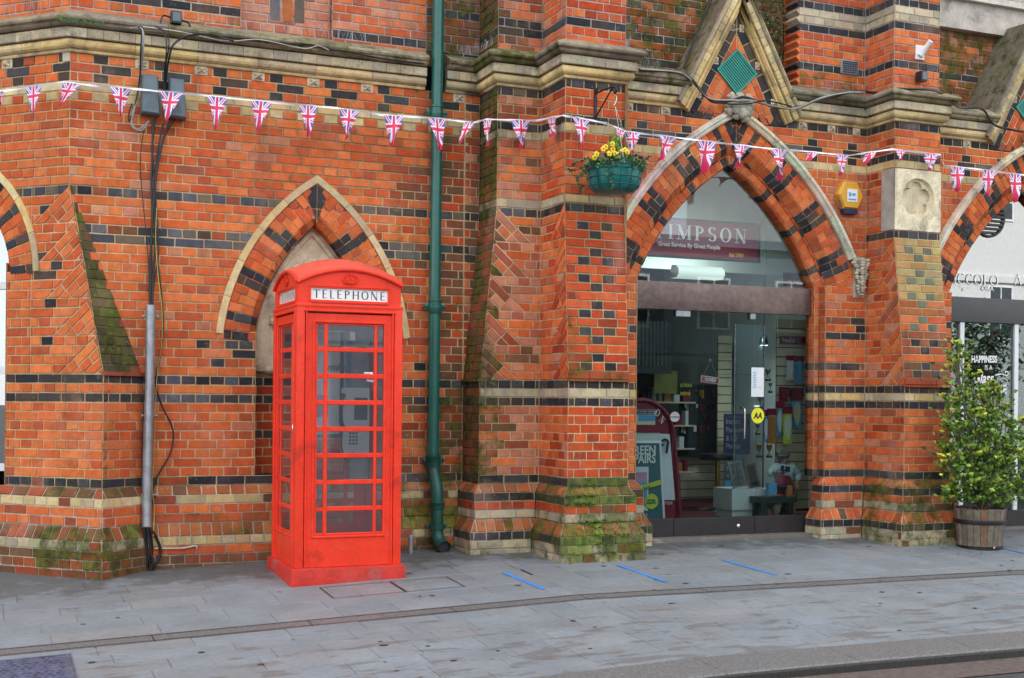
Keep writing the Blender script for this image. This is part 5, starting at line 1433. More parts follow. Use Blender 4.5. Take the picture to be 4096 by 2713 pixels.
mb = MB(); mb.ball((PX+.018, 10.312, .304), .052, sc=(1, .12, 1)); part(mb, 'shoe_mouth', 'dark_wall', DP)
for z, nm in ((4.10, 'c'), (2.40, 'c')):
    mb = MB(); mb.lathe([(.052, z-.075), (.058, z-.07), (.058, z-.03), (.064, z-.028), (.064, z), (.058, z+.003), (.058, z+.03), (.064, z+.033), (.064, z+.045), (.052, z+.05)], (PX, 10.53, 0), 18)
    for e in (-1, 1): mb.box((PX+e*.055, 10.53, z-.035), (PX+e*.095, 10.56, z+.01), ch=.004); mb.ball((PX+e*.088, 10.52, z-.012), .012); mb.tube([(PX+e*.088, 10.53, z-.012), (PX+e*.088, 10.62, z-.012)], .006)
    part(mb, 'collar', 'green_paint', DP, smooth=50)
mb = MB()
for e in (-1, 1): mb = MB(); mb.box((PX+e*.05, 10.44, .455), (PX+e*.095, 10.48, .48), ch=.004); part(mb, 'bracket', 'green_paint_worn', DP); mb = MB(); mb.box((PX+e*.055, 10.53, 1.02), (PX+e*.10, 10.56, 1.06), ch=.004); mb.ball((PX+e*.09, 10.52, 1.04), .012); part(mb, 'bracket', 'green_paint_worn', DP, smooth=50)
mb = MB(); p = at(950, 1255, 10.30); mb.tube([(3.40, 10.36, .20), (3.40, 10.36, .40)], .022, 10); mb.tube([(3.40, 10.36, .37), (3.40, 10.36, .41)], .026, 10)
tag(mb.build('pipe_stub', 'galvanised', smooth=50), 'short capped grey pipe stub rising from the ground left of the drainpipe shoe', 'pipe')

CD = thing('cable_conduit', 'long grey galvanised steel tube guarding cables on the brick wall left of the telephone box', 'conduit', (1.24, 10.53, .52))
mb = MB(); mb.tube([(1.247, 10.535, 2.31), (1.243, 10.535, 1.6), (1.228, 10.52, .95), (1.226, 10.50, .525)], .0385, 16, caps=False, sm=4); mb.tube([(1.247, 10.535, 2.305), (1.243, 10.535, 2.0), (1.228, 10.50, .53)], .034, 12, caps=True); part(mb, 'tube', 'galvanised', CD, smooth=50)
mb = MB()
for z in (2.22, 1.42, .78):
    mb = MB(); mb.tube([(1.19, 10.555, z), (1.30, 10.555, z)], .009, 6); mb.ball((1.30, 10.55, z), .011); mb.ball((1.19, 10.55, z), .011)
    part(mb, 'bracket', 'galvanised', CD, smooth=50)
def cable(name, label, pts, r, m, cat='cable', group='loose cables on the left wall', sm=6):
    mb = MB(); mb.tube(pts, r, 6, sm=sm, caps=True); return tag(mb.build(name, m, smooth=60), label, cat, group)
Yc = 10.575
def ap(l, Y=Yc): return [at(x, y, Y+(q[0] if q else 0)) for x, y, *q in l]
# bundle from boxes down into the tube
bund = [([(352, 275), (353, 330), (350, 420), (352, 520), (346, 620), (346, 720, -.03)], .008, 'black_rubber'), ([(358, 275), (352, 340), (356, 430), (350, 560), (350, 640), (348, 720, -.03)], .009, 'black_rubber'),
        ([(395, 275), (385, 300), (372, 345), (358, 430), (358, 500), (360, 560), (354, 640), (352, 720, -.03)], .009, 'black_rubber'), ([(378, 285), (372, 310), (362, 370), (355, 460), (349, 560), (349, 720, -.03)], .007, 'black_rubber'),
        ([(405, 275), (395, 290), (375, 325), (360, 400), (361, 480), (366, 560), (365, 600), (355, 660), (350, 720, -.03)], .006, 'black_rubber')]
TXT = ['nearest the wall in the bundle', 'thick one in the middle of the bundle', 'running from the right junction box', 'thin one crossing the bundle', 'outermost on the right of the bundle']
for (l, r, m), t in zip(bund, TXT): cable('cable', 'black cable dropping into the steel tube, '+t, ap(l), r, m, group='black cables dropping into the steel tube')
cable('cable', 'thin black cable hanging in a long bow left of the bundle', ap([(335, 285), (325, 360), (328, 440), (336, 520), (343, 600), (347, 660)]), .004, 'black_rubber')
cable('earth_wire', 'thin yellow and green wire among the black cables', ap([(362, 480), (360, 560), (366, 640), (375, 720), (374, 790), (364, 860), (360, 920), (358, 1000), (356, 1060), (352, 1130, -.05), (357, 1180, -.05), (354, 1240, -.1)], 10.565), .003, 'yellow_cable')
cable('cable', 'black cable bowing out to the right of the steel tube', ap([(364, 600), (373, 680), (377, 760), (367, 840), (360, 890), (375, 940), (395, 980), (401, 1010), (393, 1050), (370, 1090), (356, 1120), (350, 1180, -.06)]), .007, 'black_rubber')
cable('cable', 'thin black cable running down the left side of the steel tube', ap([(333, 900), (330, 1000), (328, 1080), (328, 1130, -.05)]), .004, 'black_rubber')
for i, (l, r) in enumerate((([(336, 1218), (338, 1250), (340, 1290), (341, 1318)], .010), ([(341, 1218), (350, 1250), (350, 1290), (345, 1318)], .011), ([(344, 1218), (362, 1245), (371, 1275), (362, 1300), (350, 1318)], .012), ([(334, 1218), (334, 1240), (343, 1280), (348, 1316)], .008), ([(340, 1218), (347, 1260), (352, 1295), (350, 1318)], .009))):
    cable('cable', 'thick black cable tail coming out of the foot of the steel tube', [at(x, y, 10.50-.012*i) for x, y in l], r, 'black_rubber', group='cable tails at the foot of the steel tube')
cable('cable', 'cream cable clipped low along the brickwork right of the steel tube', [at(358, 1268, 10.49), at(410, 1268, 10.49), at(432, 1266, 10.49), at(452, 1262, 10.49), at(455, 1268, 10.49)], .007, 'cream_cable')
# cables hanging over the cornice
gcs = [[(300, 66, -.12), (322, 64, -.14), (330, 74, -.17), (329, 110, -.15), (326, 160, -.02), (322, 200), (312, 250), (303, 285), (315, 300), (330, 300), (340, 285)],
       [(325, 64, -.14), (332, 80, -.17), (331, 120, -.14), (327, 170, -.02), (318, 220), (305, 270), (308, 292), (322, 298), (345, 280)],
       [(320, 63, -.15), (327, 75, -.17), (325, 120, -.14), (323, 180, -.02), (314, 235), (300, 280), (298, 262), (305, 240)]]
for l, m in zip(gcs, ('grey_cable', 'grey_cable', 'black_rubber')): cable('cable', 'looped %s cable hanging over the cornice to the left junction box' % ('pale grey' if m[0] == 'g' else 'black'), [at(x, y, 10.57+(q[0] if q else 0)) for x, y, *q in l], .006, m, group='cables looped over the cornice')
for i, l in enumerate(([(360, 62, -.12), (378, 72, -.16), (384, 95, -.18), (384, 130, -.16), (380, 170, -.03), (378, 215)], [(540, 95, -.13), (480, 80, -.14), (430, 85, -.15), (400, 105, -.18), (390, 140, -.13), (384, 180, -.03), (382, 215)], [(372, 66, -.12), (388, 84, -.16), (390, 110, -.18), (383, 150, -.08), (381, 200)])):
    cable('cable', 'black cable bent over the cornice down to the right junction box', [at(x, y, 10.57+(q[0] if q else 0)) for x, y, *q in l], .009 if i == 1 else .006, 'black_rubber', group='black cables over the cornice at the right junction box')
cable('cable', 'long black cable lying along the top of the cornice', [at(x, y, 10.48) for x, y in ((480, 80), (560, 88), (640, 98), (720, 104), (800, 120), (900, 138), (980, 148))], .007, 'black_rubber')
cable('cable', 'thin white wire lying along the cornice', [at(x, y, 10.47) for x, y in ((330, 62), (420, 74), (520, 95), (600, 92), (700, 112), (735, 106), (760, 116))], .004, 'cream_cable')
for (a, lab) in (((1.225, 4.0, .135, .31), 'left'), ((1.435, 3.99, .13, .31), 'right')):
    X, Z, w, h = a; JB = thing('junction_box', 'grey plastic tapered junction box, the %s of the two below the cornice' % lab, 'junction box', (X, 10.6, Z), 'grey junction boxes on the left wall')
    mb = MB(); o_ = [(X-w/2, Z-h/2), (X+w/2+.01, Z-h/2-.005), (X+w/2-.01, Z+h/2), (X-w/2+.005, Z+h/2)]
    vs = [V((u, 10.61, z)) for u, z in o_]+[V((u, 10.51, z)) for u, z in o_]+[V((X+(u-X)*.86, 10.495, Z+(z-Z)*.92)) for u, z in o_]
    mb.mesh(vs, [(8, 9, 10, 11)]+[(i, (i+1) % 4, (i+1) % 4+4, i+4) for i in range(4)]+[(i+4, (i+1) % 4+4, (i+1) % 4+8, i+8) for i in range(4)])
    part(mb, 'casing', 'grey_plastic', JB)
    mb = MB(); mb.mesh([V((X+(u-X)*.7, 10.4948, Z+(z-Z)*.80)) for u, z in o_]+[V((X, 10.487, Z-.02))], [(0, 1, 4), (1, 2, 4), (2, 3, 4), (3, 0, 4)]); part(mb, 'cover_panel', 'grey_plastic', JB)
for (X, Z, Y, w, lab, lw) in ((1.42, 4.635, 10.52, .085, 'small black box lamp on the wall above the cornice, with cables on both sides', 1), (8.365, 4.74, 9.81, .075, 'small black box lamp on the right pier under the white bracket', 0)):
    T = thing('wall_light', lab, 'lamp', (X, Y, Z)); mb = MB(); mb.box((X-w/2, Y-.05, Z-.05), (X+w/2, Y+.04, Z+.05), ch=.01); part(mb, 'housing', 'black_plastic', T, smooth=40)
    mb = MB(); mb.box((X-w*.35, Y-.054, Z-.035), (X+w*.35, Y-.0505, Z+.035)); part(mb, 'lens', 'grey_plastic', T)
    if lw:
        mb = MB(); mb.tube([(X-.04, Y, Z+.0), (X-.10, Y-.01, Z+.005), (X-.125, Y-.02, Z-.07)], .007, 6, sm=5); part(mb, 'lead', 'black_rubber', T, smooth=60); mb = MB(); mb.tube([(X+.04, Y, Z-.01), (X+.10, Y-.01, Z-.03), (X+.12, Y-.02, Z-.10)], .007, 6, sm=5); part(mb, 'lead', 'black_rubber', T, smooth=60)
# cables round the gable foot and over the right cornice
for i, (l, r, m, Y) in enumerate((([(1478, 162), (1540, 165), (1580, 172), (1600, 185), (1625, 215), (1650, 236), (1690, 233), (1720, 225), (1760, 238), (1810, 250), (1850, 247), (1880, 235), (1925, 222), (1980, 212), (2030, 215), (2060, 205)], .013, 'black_rubber', 10.12), ([(1480, 160), (1560, 166), (1590, 178), (1610, 200), (1640, 228), (1700, 232), (1740, 233), (1790, 246), (1840, 250), (1900, 226), (1960, 214), (2000, 214)], .008, 'grey_cable', 10.11), ([(1600, 185), (1635, 228), (1680, 240), (1730, 240), (1770, 233), (1830, 246)], .007, 'black_rubber', 10.10))):
    cable('cable', ['thick black cable', 'pale grey cable', 'thin black cable'][i]+' sagging across the foot of the gable above the shop arch', [at(x, y, Y) for x, y in l], r, m, group='cables across the foot of the gable')
cable('cable', 'black cable running down the left slope of the gable', [at(x, y, Y) for x, y, Y in ((1650, -20, 10.38), (1632, 25, 10.38), (1610, 80, 10.38), (1590, 130, 10.35), (1582, 158, 10.25))], .011, 'black_rubber')
cable('cable', 'thick black cable along the top of the right pier cornice', [at(x, y, Y) for x, y, Y in ((2060, 205, 9.82), (2100, 206, 9.72), (2170, 212, 9.72), (2215, 248, 10.10), (2270, 252, 10.10), (2300, 290, 10.12), (2367, 305, 10.12))], .012, 'black_rubber')
# vent plate, camera bracket, alarm
T = thing('air_vent', 'square blue and white terracotta air vent set in the upper brickwork', 'air vent', (7.88, 10.3, 4.9)); mb = MB(); mb.box((7.79, YS+.015, 4.83), (7.99, YS+.06, 4.965)); part(mb, 'frame', 'grey_cable', T)
mb = MB()
for i in range(9):
    for j in range(6): mb.box((7.80+i*.0205, YS+.006, 4.838+j*.0205), (7.812+i*.0205, YS+.0145, 4.850+j*.0205))
part(mb, 'grille', 'navy', T)
T = thing('camera_bracket', 'white square metal plate with a stub arm for a camera on the right pier', 'bracket', (8.38, 9.87, 4.98)); mb = MB(); mb.box((8.335, YDt-.0, 4.92), (8.435, YDt+.02, 5.06), ch=.005)
part(mb, 'plate', 'white_paint', T); mb = MB(); mb.tube([(8.385, YDt, 4.96), (8.41, YDt-.04, 5.02), (8.425, YDt-.10, 5.08)], [.035, .024, .024], 12); part(mb, 'arm', 'white_paint', T, smooth=50)
T = thing('alarm_box', 'yellow hexagonal burglar alarm box with a dark blue base beside the shop arch', 'alarm', (7.86, 10.25, 3.6)); ax_, az_ = 7.855, 3.60
hexa = [(-.155, .03), (-.075, .145), (.085, .125), (.15, .0), (.09, -.12), (-.07, -.13)]
hexo = [(-.155, .02), (-.078, .15), (.078, .15), (.155, .02), (.085, -.12), (-.085, -.12)]
mb = MB(); f_ = lambda s_, y: [V((ax_+u*s_, y, az_+z*s_)) for u, z in hexo]
vs = f_(1, YS)+f_(1, YS-.05)+f_(.86, YS-.075); mb.mesh(vs, [tuple(range(12, 18))]+[(i, (i+1) % 6, (i+1) % 6+6, i+6) for i in range(6)]+[(i+6, (i+1) % 6+6, (i+1) % 6+12, i+12) for i in range(6)]); part(mb, 'casing', 'amber', T)
mb = MB(); mb.mesh([V((ax_-.08, y, az_+z)) for y, z in ((YS-.0, -.121), (YS-.07, -.121), (YS-.065, -.165), (YS, -.165))]+[V((ax_+.08, y, az_+z)) for y, z in ((YS-.0, -.121), (YS-.07, -.121), (YS-.065, -.165), (YS, -.165))], [(0, 1, 2, 3), (7, 6, 5, 4), (0, 4, 5, 1), (1, 5, 6, 2), (2, 6, 7, 3)]); part(mb, 'base', 'navy', T)
mb = MB(); mb.box((ax_-.055, YS-.079, az_-.05), (ax_+.065, YS-.0755, az_+.075)); st = part(mb, 'label', 'enamel', T)
mb = MB(); mb.box((ax_-.04, YS-.080, az_-.0), (ax_-.01, YS-.0792, az_+.04)); mb.box((ax_+.0, YS-.080, az_+.01), (ax_+.04, YS-.0792, az_+.035)); mb.box((ax_-.045, YS-.080, az_-.035), (ax_+.05, YS-.0792, az_-.02)); mb.build('label_print', 'poster_blue', st)
mb = MB()
for i in range(7): mb.box((ax_-.150+i*.004, YS-.056, az_-.005-i*.018), (ax_-.118+i*.004, YS-.0505, az_-.013-i*.018))
part(mb, 'louvre', 'navy', T)
# bird spikes
def spikes(pts, n, label, h=.085):
    mb = MB(); r3 = random.Random(n)
    for i in range(n):
        t = i/(n-1); j = t*(len(pts)-1); k = min(int(j), len(pts)-2); p = V(pts[k]).lerp(V(pts[k+1]), j-k)
        for e in (-1, 1): mb.tube([p, p+V((r3.uniform(-.03, .03), e*.02+r3.uniform(-.02, .02), h*r3.uniform(.7, 1.1)))], .0009, 4, caps=False)
    tag(mb.build('bird_spikes', 'galvanised'), label, 'bird spikes', 'strips of bird spikes on the cornice')
spikes([(1.62, 10.5, 4.62), (2.05, 10.5, 4.62)], 9, 'short strip of thin wire bird spikes right of the black cable on the left cornice')
spikes([(2.28, 10.5, 4.62), (3.0, 10.5, 4.62)], 22, 'long strip of wire bird spikes on the cornice above the telephone box')
spikes([(-.6, 11.75, 4.62), (.45, 10.68, 4.62)], 24, 'row of wire bird spikes on the far left slanting cornice', .12)
spikes([(3.85, 10.5, 4.62), (4.0, 10.45, 4.62), (4.02, 10.12, 4.62)], 22, 'cluster of wire bird spikes in the corner right of the drainpipe')
spikes([(5.08, 9.66, 4.62), (5.16, 9.8, 4.62)], 16, 'cluster of wire bird spikes at the right end of the front buttress cornice')
spikes([(5.22, 10.2, 4.62), (5.7, 10.2, 4.62)], 16, 'strip of wire bird spikes between the front buttress and the gable')
spikes([(7.5, 10.2, 4.62), (7.9, 10.2, 4.62)], 14, 'strip of wire bird spikes left of the right pier under the air vent')
spikes([(8.62, 9.85, 4.62), (8.7, 10.1, 4.62)], 16, 'cluster of wire bird spikes at the right end of the right pier cornice')
mb = MB(); r3 = random.Random(8); c0_ = at(185, 47, 10.5)
for i in range(240): 
    p = c0_+V((r3.uniform(-.17, .17), r3.uniform(-.02, .05), r3.uniform(-.03, .0))); mb.face([p, p+V((.006, 0, 0)), p+V((r3.uniform(-.02, .02), 0, r3.uniform(.02, .05)))], (.05, .16, .015, 0))
tag(mb.build('moss_tuft', 'leaf'), 'bright green tuft of moss growing on the corner of the left cornice', 'moss', kind='stuff')
def growth(c, sx, sz, sy, n, cols, label, seed):
    mb = MB(); r_ = random.Random(seed)
    for i in range(n):
        p = V(c)+V((r_.gauss(0, sx), -abs(r_.gauss(0, sy)), r_.gauss(0, sz))); s_ = r_.uniform(.008, .022); d1 = V((r_.uniform(-1, 1), r_.uniform(-1, 0), r_.uniform(-1, 1)))*s_; d2 = V((r_.uniform(-1, 1), r_.uniform(-1, 1), r_.uniform(-1, 1)))*s_
        mb.face([p, p+d1, p+d1+d2, p+d2], (*r_.choice(cols), 0))
    tag(mb.build('wall_moss', 'leaf'), label, 'moss', kind='stuff')
GC = [(.07, .12, .03), (.10, .15, .03), (.13, .13, .08), (.16, .13, .05), (.05, .07, .03)]
growth((7.12, YS+.27, 5.35), .11, .16, .03, 900, GC, 'green and rusty moss growing on the wall right of the first gable', 3); growth((7.42, YS+.25, 4.72), .16, .04, .02, 400, GC, 'low green moss at the foot of the wall right of the first gable', 4)
growth((9.12, YS+.42, 4.95), .10, .22, .03, 900, GC, 'bushy green moss on the wall between the right pier and the second gable', 5)

mb = MB(); r_ = random.Random(77)
for i in range(2600):
    z = r_.choice([.8485, .7735, .7735, .6985, .5485, .5485, .4435, .4435, .3685, .2935, .70, .50])+r_.gauss(0, .010); X = r_.triangular(4.40, 5.22, 4.62); d_ = 0. if z > .8485 else (.055*(.8485-z)/.075 if z > .7735 else (.055 if z > .5485 else (.055+.06*(.5485-z)/.105 if z > .4435 else .115)))
    if nzf(X, z, 3.3) < -.12: continue
    p = V((X, YC-d_-.001, z)) if X > XB-d_ else V((XB-d_-.001, YC-d_+r_.uniform(0, .4), z)); s_ = r_.uniform(.004, .011); c = r_.choice([(.10, .22, .02), (.07, .16, .015), (.14, .26, .03), (.05, .10, .015)])
    a_ = V((r_.uniform(-1, 1), r_.uniform(-1.2, -.3), r_.uniform(-.4, 1)))*s_; b_ = V((r_.uniform(-1, 1), r_.uniform(-.6, .2), r_.uniform(-.5, .5)))*s_
    mb.face([p-b_, p-b_+a_, p+b_+a_, p+b_], (*c, 0))
tag(mb.build('plinth_moss', 'leaf'), 'thick bright green moss growing in the joints of the front buttress plinth', 'moss', kind='stuff')
# ================================================================== BUNTING
BN = thing('bunting', 'string of triangular Union flag pennants on a white ribbon across the whole facade', 'bunting', at(1100, 250, 9.9))
ST = [(-400, 262, 12.6), (-30, 217, 10.9), (0, 212, 10.85), (145, 190, 10.53), (235, 200, 10.5), (325, 207, 10.46), (480, 222, 10.42), (690, 243, 10.38), (780, 250, 10.38), (880, 266, 10.37), (1000, 273, 10.35), (1093, 284, 10.2), (1125, 276, 10.12), (1240, 279, 10.1), (1300, 267, 9.67), (1345, 274, 9.62), (1400, 285, 9.63), (1450, 305, 9.64), (1560, 318, 9.66), (1660, 330, 9.68), (1780, 344, 9.70), (1860, 350, 9.72), (1960, 360, 9.74), (2062, 345, 9.76), (2175, 358, 9.77), (2182, 383, 9.85), (2260, 391, 9.95), (2367, 405, 10.1), (2400, 408, 10.15), (2700, 440, 10.2), (3000, 470, 10.2)]
def sty(x):
    for a, b in zip(ST[:-1], ST[1:]):
        if a[0] <= x <= b[0]:
            t = (x-a[0])/(b[0]-a[0]); return a[1]+(b[1]-a[1])*t, a[2]+(b[2]-a[2])*t
    return ST[-1][1:]
mb = MB(); r4 = random.Random(4); vs = []
pth = []
for a, b in zip(ST[:-1], ST[1:]):
    for j in range(6): t = j/6; pth.append((a[0]+(b[0]-a[0])*t, a[1]+(b[1]-a[1])*t, a[2]+(b[2]-a[2])*t))
for i, (x, y, Y) in enumerate(pth):
    p = at(x, y, Y); w = .010*(.55+.45*math.sin(i*.9)**2); tw = .006*math.sin(i*.7)
    vs += [p+V((0, tw, w)), p-V((0, tw, w))]
mb.mesh(vs, [(2*i, 2*i+1, 2*i+3, 2*i+2) for i in range(len(pth)-1)]); rb = part(mb, 'ribbon', 'cord_white', BN)
PN = [(-310, -268, -290, 318), (-205, -165, -185, 306), (-105, -65, -84, 292), (2400, 2430, 2414, 480), (2470, 2500, 2484, 488), (2545, 2575, 2559, 496), (2620, 2650, 2634, 504), (-14, 9, 2, 245), (58, 97, 77, 265), (145, 188, 138, 247), (255, 304, 278, 272), (370, 422, 386, 281), (479, 526, 499, 299), (580, 628, 597, 303), (691, 733, 713, 316), (785, 830, 801, 322), (888, 934, 907, 339), (988, 1031, 1017, 348), (1073, 1097, 1062, 333), (1118, 1136, 1127, 338), (1182, 1225, 1204, 346), (1266, 1284, 1275, 317), (1323, 1364, 1346, 340), (1425, 1446, 1428, 332), (1447, 1480, 1461, 355), (1524, 1566, 1527, 371), (1613, 1654, 1629, 400), (1697, 1735, 1703, 388), (1783, 1820, 1803, 416), (1866, 1890, 1870, 372), (1933, 1962, 1943, 405), (2000, 2025, 2003, 377), (2068, 2098, 2081, 371), (2135, 2170, 2148, 395), (2197, 2230, 2213, 443), (2271, 2299, 2283, 455), (2333, 2360, 2347, 468)]
for i, (xl, xr, xt, yt) in enumerate(PN):
    yl, Yl = sty(xl); yr, Yr = sty(xr); A_, B_ = at(xl, yl, Yl-.008), at(xr, yr, Yr-.008); Y_ = (Yl+Yr)/2-.012; T_ = at(xt, yt, Y_-.01)
    me = bpy.data.meshes.new('pennant'); n = 8; vs = []; uvs = []; fs = []; idx = {}
    ph_ = r4.uniform(0, 6); am = r4.uniform(.008, .022)
    full = (xr-xl) > 28; twist = r4.uniform(-.22, .22)
    for a in range(n+1):
        t = a/n
        for b in range(n+1):
            s_ = b/n; p = (A_.lerp(B_, s_)).lerp(T_, t); w = math.sin(s_*5+t*3+ph_)*am*t*3+(s_-.5)*t*(1-t)*twist
            idx[(a, b)] = len(vs); vs.append(p+V((0, w, 0))); uvs.append(((2*s_-1)*(1-t)*(1 if full else .75), 1-t))
    for a in range(n):
        for b in range(n): fs.append((idx[(a, b)], idx[(a+1, b)], idx[(a+1, b+1)], idx[(a, b+1)]))
    me.from_pydata([tuple(v) for v in vs], [], fs); uvl = me.uv_layers.new(name='UVMap')
    for l in me.loops: uvl.data[l.index].uv = uvs[l.vertex_index]
    me.materials.append(MATS['flag']); me.polygons.foreach_set('use_smooth', [True]*len(fs))
    o = bpy.data.objects.new('pennant', me); COL.objects.link(o); adopt(o, BN)

# ================================================================== HANGING BASKET
hx, hy_, hz = 4.82, 9.38, 3.38
BR = thing('wall_bracket', 'black wrought iron scroll bracket fixed to the front buttress', 'bracket', (4.80, YCt, 4.1))
mb = MB(); mb.box((4.79, YCt-.012, 3.96), (4.815, YCt-.001, 4.24)); mb.tube([(4.80, YCt-.01, 4.19), (4.80, 9.52, 4.185), (4.81, 9.40, 4.18), (4.815, 9.355, 4.165), (4.815, 9.345, 4.135), (4.815, 9.37, 4.12), (4.815, 9.385, 4.14)], .008, 6, sm=4); mb.tube([(4.80, YCt-.01, 3.98), (4.81, 9.40, 4.175)], .007, 6); mb.tube([(4.80, YCt-.015, 4.21), (4.80, YCt-.05, 4.23), (4.80, YCt-.055, 4.20), (4.80, YCt-.03, 4.195)], .006, 6, sm=3)
part(mb, 'scroll_arm', 'iron', BR, smooth=60)
HB = thing('hanging_basket', 'teal lined hanging basket of yellow pansies and trailing ivy by the shop arch', 'hanging basket', (hx, hy_, hz))
mb = MB(); prof = [(.0, 3.245), (.16, 3.25), (.215, 3.29), (.235, 3.36), (.243, 3.44), (.25, 3.47), (.235, 3.475)]
N_ = 40; vs = []
for r_, z in prof:
    for j in range(N_): a = 2*math.pi*j/N_; q = r_*(1+.018*math.sin(a*12)*(z > 3.26)); vs.append((hx+q*math.cos(a), hy_+q*math.sin(a), z+.006*math.sin(a*5)*(z > 3.45)))
mb.mesh(vs, [(i*N_+j, i*N_+(j+1) % N_, (i+1)*N_+(j+1) % N_, (i+1)*N_+j) for i in range(len(prof)-1) for j in range(N_)]); part(mb, 'liner', 'liner', HB, smooth=60)
mb = MB()
for r_, z in ((.249, 3.44), (.243, 3.37), (.225, 3.30), (.26, 3.475)): mb.tube([(hx+r_*math.cos(a*math.pi/16), hy_+r_*math.sin(a*math.pi/16), z) for a in range(33)], .004, 5)
for j in range(14):
    a = 2*math.pi*j/14; mb.tube([(hx+r_*math.cos(a), hy_+r_*math.sin(a), z) for r_, z in ((.17, 3.245), (.222, 3.29), (.243, 3.36), (.252, 3.44), (.26, 3.475))], .003, 4)
part(mb, 'wire_frame', 'green_paint_worn', HB)
mb = MB()
for a in (2.6, 4.6, 6.4):
    p0 = V((4.815, 9.36, 4.02)); p1 = V((hx+.25*math.cos(a), hy_+.25*math.sin(a), 3.475)); nl = 34
    for i in range(nl):
        q = p0.lerp(p1, i/nl); q2 = p0.lerp(p1, (i+.85)/nl); mb.tube([q, q2], .0035 if i % 2 else .0022, 4)
mb.tube([(4.815, 9.36, 4.13), (4.83, 9.36, 4.10), (4.815, 9.36, 4.05), (4.80, 9.36, 4.03)], .004, 5, sm=3); part(mb, 'chain', 'steel', HB)
mb = MB(); r5 = random.Random(2)
def leaf(mb, p, s_, c, d=None, fold=.25, lobes=False):
    d = (d or V((r5.uniform(-1, 1), r5.uniform(-1, 1), r5.uniform(-.6, 1)))).normalized(); w = d.cross(V((r5.uniform(-1, 1), r5.uniform(-1, 1), r5.uniform(-1, 1)))).normalized(); nn = d.cross(w)
    a, m_, b = p, p+d*s_*.5+nn*s_*fold*.3, p+d*s_
    l, r_ = p+d*s_*.45+w*s_*.34, p+d*s_*.45-w*s_*.34
    c2 = tuple(x*.8 for x in c)
    if lobes:
        l2, r2 = p+d*s_*.2+w*s_*.5, p+d*s_*.2-w*s_*.5
        mb.mesh([a, l2, l, b, r_, r2, m_], [(0, 1, 6), (1, 2, 6), (2, 3, 6)], (*c, 0)); mb.mesh([a, l2, l, b, r_, r2, m_], [(3, 4, 6), (4, 5, 6), (5, 0, 6)], (*c2, 0))
    else: mb.mesh([a, l, b, r_, m_], [(0, 1, 4), (1, 2, 4)], (*c, 0)); mb.mesh([a, l, b, r_, m_], [(2, 3, 4), (3, 0, 4)], (*c2, 0))
IV = [(.03, .10, .035), (.045, .13, .04), (.02, .07, .04), (.06, .16, .05), (.03, .09, .06)]
for i in range(750):
    a = r5.uniform(0, 6.283); r_ = .28*math.sqrt(r5.random()); z = 3.47+.16*(1-(r_/.28)**2)*r5.uniform(.3, 1)+r5.uniform(-.04, .02)
    leaf(mb, V((hx+r_*math.cos(a), hy_+r_*math.sin(a), z)), r5.uniform(.025, .05), r5.choice(IV+[(.09, .24, .03)]), lobes=i % 2 == 0)
for i in range(60): leaf(mb, V((hx+.02+r5.gauss(0, .03), hy_+r5.gauss(0, .03), 3.66+r5.uniform(-.05, .06))), .05, (.14, .30, .03), V((r5.uniform(-.4, .4), r5.uniform(-.4, .4), 1)))
part(mb, 'foliage', 'leaf', HB)
trails = [[(1360, 385), (1335, 400), (1312, 405), (1300, 400)], [(1362, 385), (1345, 410), (1325, 425), (1338, 445), (1330, 462)], [(1355, 375), (1330, 380), (1318, 390)], [(1418, 385), (1416, 415), (1413, 450)], [(1480, 370), (1500, 375), (1510, 368)], [(1400, 385), (1398, 405), (1404, 425)]]
mb = MB()
for l in trails:
    P_ = smooth([at(x, y, 9.12 if 1390 < x < 1430 else 9.30) for x, y in l], 6); mb.tube(P_, .0018, 4, (.06, .07, .03, 0))
    for p in P_: 
        for _ in range(2): leaf(mb, p, r5.uniform(.02, .034), r5.choice(IV), lobes=True)
part(mb, 'ivy_trails', 'leaf', HB)
fl = [(1392, 350), (1416, 352), (1407, 362), (1437, 358), (1446, 353), (1375, 363), (1422, 362), (1452, 358), (1370, 372), (1398, 345), (1415, 338), (1430, 365)]
for x, y in fl:
    mb = MB(); c_ = at(x, y, 9.22+r5.uniform(-.03, .05))
    for k in range(5):
        a = k*1.2566+r5.uniform(-.2, .2)+1.57; d_ = V((math.cos(a), -.25, math.sin(a))); mb.ball(c_+d_*.014, .0135, (*r5.choice([(.85, .62, .015), (.80, .50, .01), (.88, .68, .04)]), 0), sc=(1, .3, 1), n=8, k=5)
    mb.ball(c_+V((0, -.008, 0)), .006, (.25, .08, .01, 0), n=6, k=4); part(mb, 'pansy', 'petal', HB, smooth=60)

HB.scale = (.92, .92, .92); HB.location.z += .04
